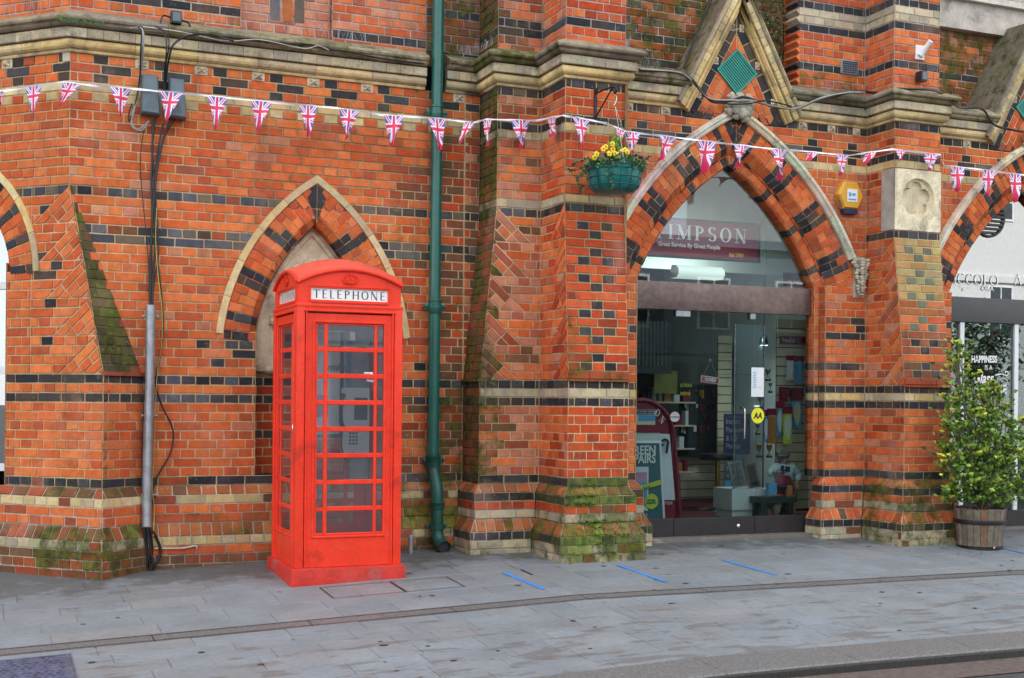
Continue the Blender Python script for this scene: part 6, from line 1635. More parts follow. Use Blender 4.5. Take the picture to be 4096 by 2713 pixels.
# ================================================================== BARREL PLANTER AND SHRUB
bxp, byp, bzp = 8.74, 9.38, .195
BP = thing('barrel_planter', 'weathered half barrel planter with an iron hoop, right of the right pier', 'planter', (bxp, byp, bzp))
mb = MB(); n = 22; H_ = .40
for j in range(n):
    a0, a1 = 2*math.pi*(j+.03)/n, 2*math.pi*(j+.97)/n; c = r5.choice([(.15, .12, .09), (.18, .14, .10), (.21, .18, .15), (.13, .10, .075), (.20, .11, .06), (.16, .14, .10)])
    z_ = H_+r5.uniform(-.006, .006); vs = []
    for z, r_ in ((0, .200), (.1, .207), (.3, .228), (z_, .238)):
        for a in (a0, (a0+a1)/2, a1): vs.append((bxp+r_*math.cos(a), byp+r_*math.sin(a), bzp+z))
    for a in (a0, (a0+a1)/2, a1): vs.append((bxp+.212*math.cos(a), byp+.212*math.sin(a), bzp+z_))
    for a in (a0, (a0+a1)/2, a1): vs.append((bxp+.20*math.cos(a), byp+.20*math.sin(a), bzp+.2))
    fs = [(i*3+k, i*3+k+1, (i+1)*3+k+1, (i+1)*3+k) for i in range(5) for k in range(2)]
    mb.mesh(vs, fs, (*c, 0))
part(mb, 'staves', 'wood', BP)
mb = MB(); mb.lathe([(.233, .255), (.236, .26), (.238, .29), (.236, .295), (.22, .295)], (bxp, byp, bzp), 32); mb.lathe([(.206, .0), (.209, .02), (.209, .05), (.2, .05)], (bxp, byp, bzp), 32); part(mb, 'hoop', 'iron', BP, smooth=50)
mb = MB(); mb.lathe([(0.0001, .355), (.1, .36), (.209, .345)], (bxp, byp, bzp), 24); part(mb, 'soil', 'soil', BP, smooth=50)
mb = MB(); mb.ball((bxp-.02, byp-.205, bzp+.04), .012); part(mb, 'tap', 'steel', BP)
SH = thing('shrub', 'leafy green euonymus shrub with yellow tips growing in the barrel planter', 'shrub', (bxp, byp, bzp+.36))
mb = MB(); lf = MB(); r6 = random.Random(21)
tips = [(2200, 790, 9.15), (2195, 830, 9.1), (2205, 860, 9.2), (2232, 880, 9.2), (2215, 905, 9.1), (2260, 900, 9.2), (2272, 910, 9.15), (2290, 925, 9.2), (2300, 900, 9.25), (2195, 960, 9.15), (2185, 990, 9.2), (2205, 985, 9.0), (2240, 960, 9.1), (2255, 990, 9.1), (2280, 965, 9.1), (2320, 980, 9.2), (2345, 985, 9.25), (2360, 1005, 9.2), (2340, 1030, 9.1), (2300, 1010, 9.1), (2170, 1030, 9.2), (2175, 1060, 9.1), (2200, 1045, 9.1), (2230, 1040, 9.0), (2265, 1040, 9.05), (2290, 1060, 9.0), (2320, 1080, 9.1), (2340, 1120, 9.15), (2350, 1110, 9.2), (2310, 1130, 9.0), (2280, 1110, 9.0), (2250, 1100, 9.0), (2215, 1100, 9.0), (2195, 1120, 9.2), (2185, 1145, 9.15), (2240, 1150, 9.1), (2300, 1160, 9.1), (2330, 1160, 9.2), (2270, 1150, 9.3), (2355, 965, 9.3), (2180, 930, 9.2), (2345, 1060, 9.0), (2255, 940, 9.3), (2310, 940, 9.3), (2300, 1100, 9.35), (2220, 1000, 9.35), (2270, 1010, 9.4), (2210, 1075, 9.35), (2325, 1035, 9.4), (2285, 890, 9.15), (2210, 815, 9.15)]
basep = V((bxp, byp, bzp+.36)); G_ = [(.09, .19, .018), (.13, .26, .02), (.055, .13, .016), (.18, .33, .03), (.035, .09, .014), (.26, .42, .04)]; YL = [(.58, .56, .06), (.42, .50, .05), (.66, .56, .06), (.34, .46, .05)]
stems = [basep+V((r6.uniform(-.05, .05), r6.uniform(-.05, .05), 0)) for _ in range(5)]
for i, (x, y, Y) in enumerate(tips):
    T_ = at(x+12, y+8, Y+.17); S_ = stems[i % 5]; hgt_ = T_.z-S_.z
    mid1 = S_.lerp(T_, .35)+V((r6.uniform(-.04, .04), 0, hgt_*.08)); mid1.x = S_.x+(T_.x-S_.x)*.22; mid2 = S_.lerp(T_, .7)+V((r6.uniform(-.03, .03), r6.uniform(-.03, .03), .02))
    P_ = smooth([S_, mid1, mid2, T_], 6); mb.tube(P_, [.008, .0035], 5)
    yel = .5 if y < 960 or i % 3 == 0 else .15
    # foliage sprays along the upper half
    for k in range(7, len(P_)):
        t = k/(len(P_)-1)
        for _ in range(6 if t > .5 else 1):
            d_ = V((r6.gauss(0, .055), r6.gauss(0, .055), r6.gauss(0, .045))); q = P_[k]+d_
            if q.z < bzp+.46: continue
            c = r6.choice(YL) if (r6.random() < yel*.36 and t > .8) else r6.choice(G_)
            leaf(lf, q, r6.uniform(.038, .064), c, d_+V((0, 0, .04)))
    for s_ in range(4):
        q0 = T_+V((r6.gauss(0, .045), r6.gauss(0, .05), r6.gauss(0, .035))); mb.tube([T_.lerp(P_[-6], .5), q0+V((0, 0, .03))], .002, 4)
        top = r6.random() < yel
        for k in range(9):
            a = k*.9; d_ = V((math.cos(a), math.sin(a), .5)); leaf(lf, q0+V((0, 0, .028-k*.003)), r6.uniform(.042, .066), r6.choice(YL) if (top and k < 5) else r6.choice(G_[3:]+G_[:2]), d_)
part(mb, 'stems', 'bark', SH, smooth=60); part(lf, 'foliage', 'leaf', SH)
# ================================================================== INSIDE THE SHOP
def c1(x, y): return (2400+x/1.96)/1.7305, (700+y/1.96)/1.7305
def c2(x, y): return (2450+x/2.0906)/1.7305, (1450+y/2.0906)/1.7305
def a1(x, y, Y): return at(*c1(x, y), Y)
def a2(x, y, Y): return at(*c2(x, y), Y)
def panel(mb, fa, p0, p1, Y, th=.01, m=0, ch=0., grow=(0, 0)):
    a, b = fa(*p0, Y), fa(*p1, Y); mb.box((a.x-grow[0], Y, b.z), (b.x+grow[1], Y+th, a.z), m=m, ch=ch); return a, b
YG = YS+.20
SG = thing('shop_sign', 'maroon shop sign lettered TIMPSON hanging inside the arched window', 'sign', (6.4, 10.8, 3.0))
mb = MB(); a, b = a1(330, 360, 10.8), a1(1245, 690, 10.8); z_t = a1(1245, 385, 10.8).z; mb.box((a.x, 10.8, b.z), (b.x, 10.83, z_t), ch=.004); part(mb, 'board', 'maroon', SG)
mb = MB()
for z in (b.z, z_t-.015): mb.box((a.x-.01, 10.79, z), (b.x+.01, 10.799, z+.015))
mb.box((b.x-.012, 10.789, b.z), (b.x+.01, 10.8, z_t)); part(mb, 'rim', 'dark_frame', SG)
p, q = a1(422, 508, 10.795), a1(1150, 540, 10.795); sz = (a1(1100, 425, 10.795).z-a1(1100, 537, 10.795).z)
mb = MB(); wd = letters(MB(), 'TIMPSON', sz, p, (1, 0, 0), (0, 0, 1), True, .2, .05, .34); letters(mb, 'TIMPSON', sz, V((p.x, p.y, q.z)), (1, 0, 0), (0, 0, 1), True, .21, .055, .34, sx=(q.x-p.x)/wd*1.04); part(mb, 'lettering', 'letter_white', SG)
p, q = a1(455, 560, 10.795), a1(1115, 600, 10.795); text('Great Service By Great People', .056, V((p.x, p.y, q.z+.006)), (1, 0, 0), (0, 0, 1), 'letter_white', SG, bold=.0022, sx=1.0)
text('Est 1903', .048, V((a1(1012, 640, 10.795).x, 10.795, a1(1110, 645, 10.795).z)), (1, 0, 0), (0, 0, 1), 'brass', SG, bold=.002)
LT = thing('ceiling_light', 'white tubular shop light hanging below the maroon sign', 'lamp', a1(770, 760, 10.75))
mb = MB(); a, b = a1(590, 700, 10.75), a1(950, 830, 10.75); h = a.z-b.z
vs = []
for x in (a.x, b.x):
    vs += [V((x, 10.72, b.z+.01)), V((x, 10.68, b.z+h*.35)), V((x, 10.69, b.z+h*.7)), V((x, 10.74, b.z+h*.95)), V((x, 10.82, b.z+h)), V((x, 10.85, b.z+.01))]
mb.mesh(vs, [(i, (i+1) % 6, (i+1) % 6+6, i+6) for i in range(6)]); part(mb, 'diffuser', 'tube_glow', LT, smooth=60)
mb = MB()
for x, s_ in ((a.x, -1), (b.x, 1)): mb.mesh([V((x+s_*.03, v.y, v.z-.0)) if False else v+V((0, 0, 0)) for v in vs[:6]] if s_ < 0 else vs[6:], [tuple(range(6))])
mb.mesh(vs[:6]+[V((a.x-.05, 10.76, a.z-h*.55))], [(i, (i+1) % 6, 6) for i in range(6)]); mb.mesh(vs[6:]+[V((b.x+.05, 10.76, a.z-h*.5))], [(i, (i+1) % 6, 6) for i in range(6)]); part(mb, 'end_cap', 'shop_white', LT)
T = thing('wall_sign', 'maroon sign with white words high on the right wall of the shop', 'sign', a1(1540, 820, 11.2)); mb = MB(); panel(mb, a1, (1440, 765), (1720, 885), 11.2); part(mb, 'board', 'maroon', T)
text('By looking at', .044, a1(1480, 840, 11.19), (1, 0, -.02), (0, 0, 1), 'letter_white', T); text('our colleagues', .044, a1(1468, 878, 11.19), (1, 0, -.02), (0, 0, 1), 'letter_white', T)
def slats(root_label, fa, p0, p1, Y, X1=None, step=.0985, zlo=None):
    T = thing('slatwall', root_label, 'display wall', fa(*p1, Y), 'slatwall panels'); a, b = fa(*p0, Y), fa(*p1, Y); mb = MB(); z = a.z; zl_ = zlo or b.z; x1_ = X1 or b.x
    while z > zl_+.02: mb.box((a.x, Y, max(z-step+.010, zl_)), (x1_, Y+.02, z)); z -= step
    part(mb, 'boards', 'slatwall', T); mb = MB(); mb.box((a.x, Y+.021, zl_), (x1_, Y+.03, a.z)); part(mb, 'grooves', 'dark_frame', T)
slats('cream slatted display wall behind the insoles', a1, (1395, 1130), (1640, 1200), 11.0, 8.2, zlo=.45)
slats('narrow cream slatted display wall seen through the middle of the door', a1, (930, 1260), (1035, 1300), 12.6, zlo=.45); 
slats('dim slatted display wall low at the back left of the shop', a2, (500, 790), (870, 1160), 13.2)
T = thing('insoles_sign', 'small maroon Insoles sign on the slatted wall', 'sign', a1(1510, 1290, 10.97)); mb = MB(); panel(mb, a1, (1415, 1262), (1660, 1330), 10.975); part(mb, 'board', 'maroon', T); text('Insoles', .072, a1(1428, 1312, 10.97), (1, 0, 0), (0, 0, 1), 'letter_white', T, sx=.8)
def packet(x0, x1, yt, yb_, Y, body, label, foot='poster_white'):
    T = thing('insole_packet', label, 'packet', a2((x0+x1)/2, yb_, Y), 'insole packets hanging on hooks'); a, b = a2(x0, yt, Y), a2(x1, yb_, Y); h = a.z-b.z; mb = MB(); mb.box((a.x, Y, a.z-h*.2), (b.x, Y+.02, a.z), ch=.002); part(mb, 'header_card', 'maroon', T)
    mb = MB(); mb.box((a.x+.004, Y+.004, b.z), (b.x-.004, Y+.02, a.z-h*.21), ch=.004); part(mb, 'bag', body, T)
    mb = MB(); cx_ = (a.x+b.x)/2; w = (b.x-a.x)*.36; zz = b.z+h*.42
    o_ = [(cx_+w*(.82+.18*math.cos(2*t))*math.cos(t)*(1 if math.sin(t) > 0 else .8), zz+h*.34*math.sin(t)) for t in [2*math.pi*i/18 for i in range(18)]]
    mb.extr(o_, Y-.006, Y+.002, lambda u, z, n: V((u, n, z))); part(mb, 'insole', foot, T)
packet(1462, 1520, -60, 150, 10.93, 'shop_white', 'white insole packet hanging highest at the left under the Insoles sign', 'poster_white')
packet(1535, 1600, -55, 175, 10.94, 'poster_blue', 'blue insole packet hanging highest at the right under the Insoles sign', 'poster_blue')
packet(1262, 1308, 395, 670, 10.86, 'poster_blue', 'blue insole packet hanging lowest at the far left beside the yellow roundel')
packet(1302, 1372, 385, 682, 10.84, 'orange_wood', 'brown insole packet hanging beside the blue one near the yellow roundel', 'orange_wood')
packet(1372, 1432, 325, 610, 10.90, 'poster_blue', 'blue insole packet hanging behind the brown and green ones')
packet(1432, 1505, 365, 680, 10.83, 'lime', 'white and green insole packet hanging lowest at the right')
packet(1498, 1588, 262, 552, 10.90, 'poster_blue', 'large blue insole packet with a cream sole at the right edge of the display', 'slatwall')
packet(1400, 1470, 205, 330, 10.93, 'maroon', 'small maroon packet hanging above the insole packets', 'maroon'); packet(1480, 1600, 210, 290, 10.945, 'black_plastic', 'small black packet hanging at the top right of the lower display', 'maroon')
# cabinet with frames
T = thing('display_cabinet', 'white plinth cabinet with a glass case of picture frames inside the shop window', 'cabinet', a2(1130, 1220, 10.8)); a, b = a2(1000, 1060, 10.75), a2(1245, 1232, 10.75); mb = MB(); mb.box((a.x, 10.75, b.z), (b.x+.12, 11.1, a.z), ch=.004); mb.box((a.x+.02, 10.78, .42), (b.x+.1, 11.08, b.z)); part(mb, 'plinth', 'shop_white', T)
mb = MB(); zt_ = 2.35
for x in (a.x+.02, b.x+.02): mb.box((x, 10.76, a.z), (x+.012, 10.772, zt_))
part(mb, 'corner_strip', 'steel', T)
mb = MB(); mb.box((a.x+.03, 10.765, a.z), (b.x+.01, 10.768, zt_)); part(mb, 'glass', 'clear_plastic', T)
mb = MB()
for z in (1.42, 1.85): mb.box((a.x+.02, 10.77, z), (b.x+.08, 11.05, z+.008))
part(mb, 'shelf', 'clear_plastic', T)
for (x0, x1, yt, yb_, m, lab) in ((1015, 1125, 835, 1050, 'galvanised', 'silver picture frame of portraits standing on the white cabinet'), (1148, 1242, 850, 1055, 'orange_wood', 'orange wooden picture frame leaning on the white cabinet')):
    T = thing('picture_frame', lab, 'picture frame', a2(x0, yb_, 10.82)); a, b = a2(x0, yt, 10.82), a2(x1, yb_, 10.82); M_ = Matrix.Translation((a.x, 10.82, b.z)) @ Matrix.Rotation(math.radians(-9), 4, 'Y') @ Matrix.Rotation(math.radians(-10), 4, 'X'); w, h = b.x-a.x, a.z-b.z
    mb = MB()
    for q in (((0, 0, 0), (w, .015, .02)), ((0, 0, h-.02), (w, .015, h)), ((0, 0, .02), (.02, .015, h-.02)), ((w-.02, 0, .02), (w, .015, h-.02))): mb.box(*q, M=M_)
    part(mb, 'frame', m, T); mb = MB(); mb.box((.02, .006, .02), (w-.02, .012, h-.02), M=M_); part(mb, 'picture', 'dark_wall' if m[0] == 'o' else 'poster_teal', T)
    if m[0] != 'o':
        mb = MB()
        for i in range(2):
            for j in range(3): mb.box((.035+i*.06, .004, .03+j*.065), (.075+i*.06, .0055, .08+j*.065), M=M_)
        part(mb, 'portrait', 'skin', T)
for i, (x, y, s_) in enumerate(((1235, 370, 1.), (1215, 590, .9), (1225, 780, 1.1), (1310, 780, 1.1), (1300, 140, 1.), (1320, 240, .8))):
    T = thing('trophy', ('small metal trophy cup on a shelf of the glass case, number %s from the top' % ['three', 'four', 'five', 'six', 'one', 'two'][i]), 'trophy', a2(x, y, 10.9), 'trophies in the glass case'); c_ = a2(x, y, 10.9)
    mb = MB(); mb.lathe([(.0, 0), (.022*s_, 0), (.02*s_, .01), (.006*s_, .02), (.006*s_, .045), (.02*s_, .06), (.028*s_, .10*s_), (.026*s_, .10*s_), (.0, .07)], c_, 12); part(mb, 'cup', 'brass' if i in (2, 3) else 'steel', T, smooth=50); mb = MB(); mb.lathe([(0, -.02), (.03*s_, -.02), (.03*s_, 0), (0, 0)], c_, 12); part(mb, 'foot', 'black_plastic', T)
T = thing('stock_shelves', 'dim shelves of small boxed shoe care stock at the back of the shop', 'shelves', a2(640, 900, 13.1)); rs_ = random.Random(6)
for z in (.75, 1.02, 1.29, 1.56):
    mb = MB(); mb.box((6.35, 12.85, z), (7.7, 13.15, z+.018)); part(mb, 'shelf', 'slatwall', T); x = 6.38
    while x < 7.62:
        w = rs_.uniform(.04, .10); h = rs_.uniform(.07, .17); mb = MB(); mb.box((x, 12.87, z+.019), (x+w-.008, 12.95, z+.019+h)); part(mb, 'box', rs_.choice(['maroon', 'navy', 'shop_white', 'orange_wood', 'poster_teal', 'dim_yellow', 'black_plastic', 'poster_white']), T); x += w+rs_.uniform(0, .05)
# stool
c_ = a2(878, 1215, 11.7); c_.z = .42; T = thing('bar_stool', 'round black bar stool on a brass pole inside the shop', 'stool', c_); zs_ = a2(878, 760, 11.7).z
mb = MB(); mb.lathe([(0, zs_-c_.z-.07), (.19, zs_-c_.z-.07), (.205, zs_-c_.z-.04), (.19, zs_-c_.z-.005), (0, zs_-c_.z)], c_, 24); part(mb, 'seat', 'black_plastic', T, smooth=50)
mb = MB(); mb.tube([c_+V((0, 0, .02)), c_+V((0, 0, zs_-c_.z-.06))], .028, 12); part(mb, 'pole', 'brass', T, smooth=50); mb = MB(); mb.lathe([(0, .03), (.06, .028), (.20, .012), (.21, 0), (0, 0)], c_, 24); part(mb, 'base', 'steel', T, smooth=50)
# boards behind
T = thing('passport_photo_board', 'navy board advertising instant passport photos at the back of the shop', 'board', a2(1040, 1130, 12.2)); mb = MB(); panel(mb, a2, (935, 430), (1150, 770), 12.2); part(mb, 'board', 'navy', T)
for i, (w, y) in enumerate((('Instant', 515), ('Passport', 585), ('& I.D.', 655), ('Photos', 722))): text(w, .088, a2(948, y, 12.19), (1, 0, 0), (0, 0, 1), 'grey_cable', T, sx=.78)
mb = MB(); panel(mb, a2, (940, 775), (1080, 985), 12.2); part(mb, 'poster', 'poster_teal', T); mb = MB(); panel(mb, a2, (940, 985), (1080, 1130), 12.2); part(mb, 'lower_poster', 'poster_blue', T)
mb = MB()
for i in range(3):
    for j in range(3): c_ = a2(965+i*42, 830+j*60, 12.19); mb.ball(c_, .018, sc=(1, .15, 1.3), n=8, k=5)
part(mb, 'portrait', 'skin', T)
r7 = random.Random(9)
T = thing('hook_display', 'dark pegboard of small tools and key rings at the back of the shop', 'display', a2(750, 600, 13.0)); mb = MB(); panel(mb, a2, (560, 180), (870, 780), 13.0); part(mb, 'board', 'dark_wall', T)
for i in range(26):
    x, y = r7.uniform(575, 850), r7.choice([230, 340, 350, 440, 530, 660]); mb = MB(); w, h = r7.uniform(8, 26), r7.uniform(20, 80); panel(mb, a2, (x, y), (x+w, y+h), 12.96); part(mb, 'item', r7.choice(['steel', 'maroon', 'shop_white', 'navy', 'brass', 'poster_white', 'maroon']), T)
T = thing('key_rack', 'tall rack of hanging keys in the dark left part of the shop', 'rack', a2(300, 200, 12.2)); mb = MB()
for i in range(9):
    for j in range(8): c_ = a1(270+i*30, 1180+j*45, 12.2); mb.box((c_.x, 12.2, c_.z), (c_.x+.018, 12.21, c_.z+.05))
part(mb, 'key', 'anthracite', T); mb = MB(); panel(mb, a1, (250, 1150), (560, 1560), 12.215); part(mb, 'board', 'dark_wall', T)
T = thing('screen_repairs_notice', 'dim yellow lettered notice in the dark middle of the shop', 'notice', a2(600, 220, 12.6)); mb = MB(); panel(mb, a2, (350, 70), (540, 260), 12.62); part(mb, 'panel', 'dim_yellow', T); 
text('SCREEN', .055, a2(565, 205, 12.5), (1, 0, 0), (0, 0, 1), 'lime', T, sx=.8); text('REPAIR', .055, a2(565, 275, 12.5), (1, 0, 0), (0, 0, 1), 'lime', T, sx=.8)
# maroon arched A-board and grey banner behind the poster
T = thing('arched_display_board', 'maroon display board with an arched top lettered with white capitals, behind the screen repair poster', 'display board', a2(400, 1330, 10.75)); mb = MB()
rim = [(40, 480), (60, 400), (110, 345), (200, 315), (300, 318), (390, 365), (460, 440), (500, 540), (525, 760), (545, 1000), (562, 1330)]
P_ = smooth([a2(x, y, 10.72) for x, y in rim], 3); mb.tube(P_, .022, 6); part(mb, 'rim', 'maroon', T)
inner = [a2(x, y, 10.735) for x, y in rim]+[a2(40, 1330, 10.735)]; mb = MB(); mb.mesh(inner+[v+V((0, .01, 0)) for v in inner], [tuple(range(len(inner)))]); part(mb, 'panel', 'maroon', T)
mb = MB(); q_ = [a2(x, y, 10.73) for x, y in ((300, 590), (478, 600), (524, 1150), (300, 1150))]; mb.mesh(q_, [(0, 1, 2, 3)]); part(mb, 'poster', 'poster_white', T)
text('TIMPS', .16, a2(165, 372, 10.71), (1, 0, -.05), (0, 0, 1), 'letter_white', T, sx=.7, bold=.004) if False else None
mb = MB(); p = a2(352, 440, 10.712); letters(mb, 'O', .068, p, (1, 0, -.42), (.42, 0, 1), True, .2, .06, sx=.72); p = a2(392, 470, 10.712); letters(mb, 'N', .068, a2(385, 488, 10.712), (1, 0, -.95), (.95, 0, 1), True, .2, .06, sx=.72); part(mb, 'lettering', 'letter_white', T)
mb = MB(); letters(mb, 'PSON', .028, a2(440, 1188, 10.712), (1, 0, -.03), (0, 0, 1), True, .2, .06, .15, sx=.75); part(mb, 'small_lettering', 'letter_white', T)
mb = MB(); mb.tube([a2(415, 655, 10.70), a2(440, 645, 10.70), a2(465, 665, 10.70), a2(460, 700, 10.70), a2(452, 760, 10.70)], .012, 6, sm=4); mb.ball(a2(420, 690, 10.70), .012); part(mb, 'question_mark', 'black_plastic', T, smooth=60)
T = thing('screen_repairs_poster', 'white framed teal poster lettered SCREEN REPAIRS standing inside the glass', 'poster', a2(300, 1340, 10.60))
def pq(x, y, Y=10.6): return a2(x, y, Y)
fr = [pq(-60, 655), pq(408, 655), pq(442, 1342), pq(-60, 1342)]; inn = [pq(-50, 675), pq(388, 675), pq(418, 1325), pq(-50, 1325)]
mb = MB(); mb.mesh([v for v in fr]+[v+V((0, -.012, 0)) for v in inn], [(0, 1, 5, 4), (1, 2, 6, 5), (2, 3, 7, 6), (3, 0, 4, 7)]); mb.mesh([v+V((0, .02, 0)) for v in fr]+fr, [(0, 1, 5, 4), (1, 2, 6, 5), (2, 3, 7, 6), (3, 0, 4, 7)]); part(mb, 'frame', 'poster_white', T)
mb = MB(); mb.mesh([v+V((0, -.006, 0)) for v in inn], [(0, 1, 2, 3)]); part(mb, 'sheet', 'poster_teal', T)
text('SCREEN', .118, pq(88, 770, 10.585), (1, 0, 0), (0, 0, 1), 'letter_white', T, bold=.003, sx=.84); text('REPAIRS', .118, pq(96, 842, 10.585), (1, 0, 0), (0, 0, 1), 'letter_white', T, bold=.003, sx=.80)
mb = MB(); a, b = pq(130, 875, 10.588), pq(298, 1240, 10.588); mb.box((a.x, 10.586, b.z), (b.x, 10.59, a.z), ch=.0018); ph2 = part(mb, 'phone_picture', 'poster_white', T)
mb = MB(); a, b = pq(140, 920, 10.585), pq(288, 1000, 10.585); mb.box((a.x, 10.583, b.z), (b.x, 10.5855, a.z)); part(mb, 'phone_screen', 'poster_pink', T); mb = MB(); a2_, b2_ = pq(140, 1000, 10.585), pq(288, 1195, 10.585); mb.box((a2_.x, 10.583, b2_.z), (b2_.x, 10.5855, b.z-.001)); part(mb, 'phone_screen', 'poster_blue', T)
mb = MB(); mb.mesh([pq(110, 1068, 10.578), pq(402, 980, 10.578), pq(405, 1022, 10.578), pq(115, 1110, 10.578)], [(0, 1, 2, 3)]); part(mb, 'banner', 'lime', T); text('YOU SHOP', .042, pq(192, 1082, 10.576), (1, 0, .15), (-.15, 0, 1), 'poster_teal', T, sx=.8)
mb = MB(); c_ = pq(327, 1163, 10.578); mb.mesh([c_+V((.072*math.cos(t*math.pi/14), 0, .073*math.sin(t*math.pi/14))) for t in range(28)], [tuple(range(28))]); part(mb, 'badge', 'lime', T)
text('LIFETIME', .024, pq(289, 1162, 10.576), (1, 0, 0), (0, 0, 1), 'poster_teal', T, sx=.95, bold=.001); text('GUARANTEE', .020, pq(286, 1182, 10.576), (1, 0, 0), (0, 0, 1), 'poster_teal', T, sx=.85, bold=.001)
mb = MB(); letters(mb, 'TIMPSON', .030, pq(166, 1290, 10.585), (1, 0, 0), (0, 0, 1), True, .2, .06, .13, sx=.85); part(mb, 'lettering', 'letter_white', T)
# leaflet stand
T = thing('leaflet_stand', 'white leaflet stand with a maroon ledge of leaflets above the screen repair poster', 'leaflet stand', a2(270, 660, 10.65)); mb = MB(); a, b = a2(-60, 588, 10.64), a2(393, 660, 10.64); mb.box((a.x, 10.64, b.z), (b.x, 10.7, a.z)); part(mb, 'panel', 'shop_white', T)
mb = MB(); a, b = a2(-60, 528, 10.62), a2(412, 582, 10.62); mb.box((a.x, 10.62, b.z), (b.x, 10.72, a.z), ch=.003); part(mb, 'ledge', 'maroon', T)
for x0, x1, yt, yb_, m, lab in ((140, 193, 390, 522, 'navy', 'blue leaflet lettered with white capitals on the ledge'), (196, 355, 395, 522, 'slatwall', 'leaflet with a picture of a garage door on the ledge')):
    T2 = thing('leaflet', lab, 'leaflet', a2(x0, yb_, 10.63)); mb = MB(); a, b = a2(x0-(30 if m == 'navy' else 0), yt, 10.635), a2(x1, yb_, 10.635); mb.box((a.x, 10.63, b.z), (b.x, 10.638, a.z)); part(mb, 'card', m, T2)
    if m == 'navy': text('ES', .042, a2(150, 430, 10.628), (1, 0, 0), (0, 0, 1), 'letter_white', T2, bold=.002, sx=.8)
    else:
        mb = MB(); a, b = a2(196, 398, 10.628), a2(352, 438, 10.628); mb.box((a.x, 10.626, b.z), (b.x, 10.629, a.z)); part(mb, 'heading', 'navy', T2); text('Do you have double gates', .021, a2(203, 415, 10.6255), (1, 0, 0), (0, 0, 1), 'letter_white', T2); text('or an automatic garage door?', .018, a2(200, 432, 10.6255), (1, 0, 0), (0, 0, 1), 'letter_white', T2)
        mb = MB(); a, b = a2(218, 442, 10.628), a2(355, 488, 10.628); mb.box((a.x, 10.626, b.z), (b.x, 10.629, a.z)); part(mb, 'sky_picture', 'poster_blue', T2)
# things on the glass
T = thing('closed_sign', 'small tilted red and white CLOSED sign hanging on strings behind the door glass', 'sign', a2(817, 145, 10.52)); M_ = Matrix.Translation(a2(817, 146, 10.52)) @ Matrix.Rotation(math.radians(6), 4, 'Y')
mb = MB(); mb.box((-.103, 0, -.032), (.103, .008, .032), M=M_, ch=.003); part(mb, 'border', 'enamel', T); mb = MB(); mb.box((-.094, -.003, -.025), (.094, -.0005, .025), M=M_); part(mb, 'face', 'red_roof_paint', T); text('CLOSED', .040, M_ @ V((-.064, -.005, -.013)), M_.to_3x3() @ V((1, 0, 0)), M_.to_3x3() @ V((0, 0, 1)), 'letter_white', T, bold=.002, sx=.85)
mb = MB(); tp_ = a2(818, 0, 10.52); tp_.z += .02; mb.tube([M_ @ V((-.08, 0, .03)), tp_], .002, 4); mb.tube([M_ @ V((.08, 0, .03)), tp_], .002, 4); mb.ball(tp_, .013, sc=(1, .5, 1)); part(mb, 'string', 'grey_cable', T)
T = thing('opening_hours_notice', 'pale blue opening hours notice stuck on the door glass', 'notice', a2(1212, 288, 10.455)); mb = MB(); a, b = a2(1162, 42, 10.455), a2(1264, 288, 10.455); mb.box((a.x, 10.453, b.z), (b.x, 10.455, a.z)); part(mb, 'sheet', 'poster_white', T)
mb = MB()
for i in range(10): z = a.z-.05-i*.0165; mb.box((a.x+.02, 10.4515, z), (a.x+.055, 10.4525, z+.006)); mb.box((a.x+.075, 10.4515, z), (a.x+.115, 10.4525, z+.012), m=1)
mb.box((a.x+.025, 10.4515, b.z+.075), (b.x-.025, 10.4525, b.z+.09), m=1)
part(mb, 'print', ['poster_blue', 'letter_white'], T)
T = thing('yellow_roundel', 'round yellow sticker lettered AA on the door glass', 'sticker', a2(1214, 445, 10.455)); c_ = a2(1214, 445, 10.455); mb = MB(); r_ = .073; mb.mesh([c_+V((r_*math.cos(t*math.pi/20), 0, r_*1.03*math.sin(t*math.pi/20))) for t in range(40)]+[c_+V((r_*math.cos(t*math.pi/20), -.002, r_*1.03*math.sin(t*math.pi/20))) for t in range(40)], [tuple(range(40, 80))]+[(t, (t+1) % 40, (t+1) % 40+40, t+40) for t in range(40)]); part(mb, 'disc', 'yellow', T)
text('AA', .080, c_+V((-.046, -.003, -.027)), (1, 0, 0), (0, 0, 1), 'letter_black', T, shear=.2, bold=.003, sx=.85)
T = thing('round_sticker', 'small round pale sticker on the left pane of the shop door', 'sticker', a2(522, 455, 10.455)); c_ = a2(522, 455, 10.455); mb = MB(); mb.mesh([c_+V((.052*math.cos(t*math.pi/16), 0, .048*math.sin(t*math.pi/16))) for t in range(32)], [tuple(range(32))]); part(mb, 'disc', 'grey_cable', T); mb = MB(); mb.box((c_.x-.05, c_.y-.002, c_.z-.01), (c_.x+.05, c_.y-.001, c_.z+.005)); part(mb, 'print', 'poster_teal', T)
T = thing('small_white_plaque', 'little white oval plate on the door glass above the yellow roundel', 'plate', a2(1206, 366, 10.455)); mb = MB(); c_ = a2(1206, 366, 10.453); mb.mesh([c_+V((.036*math.cos(t*math.pi/12), 0, .010*math.sin(t*math.pi/12))) for t in range(24)], [tuple(range(24))]); part(mb, 'disc', 'enamel', T)
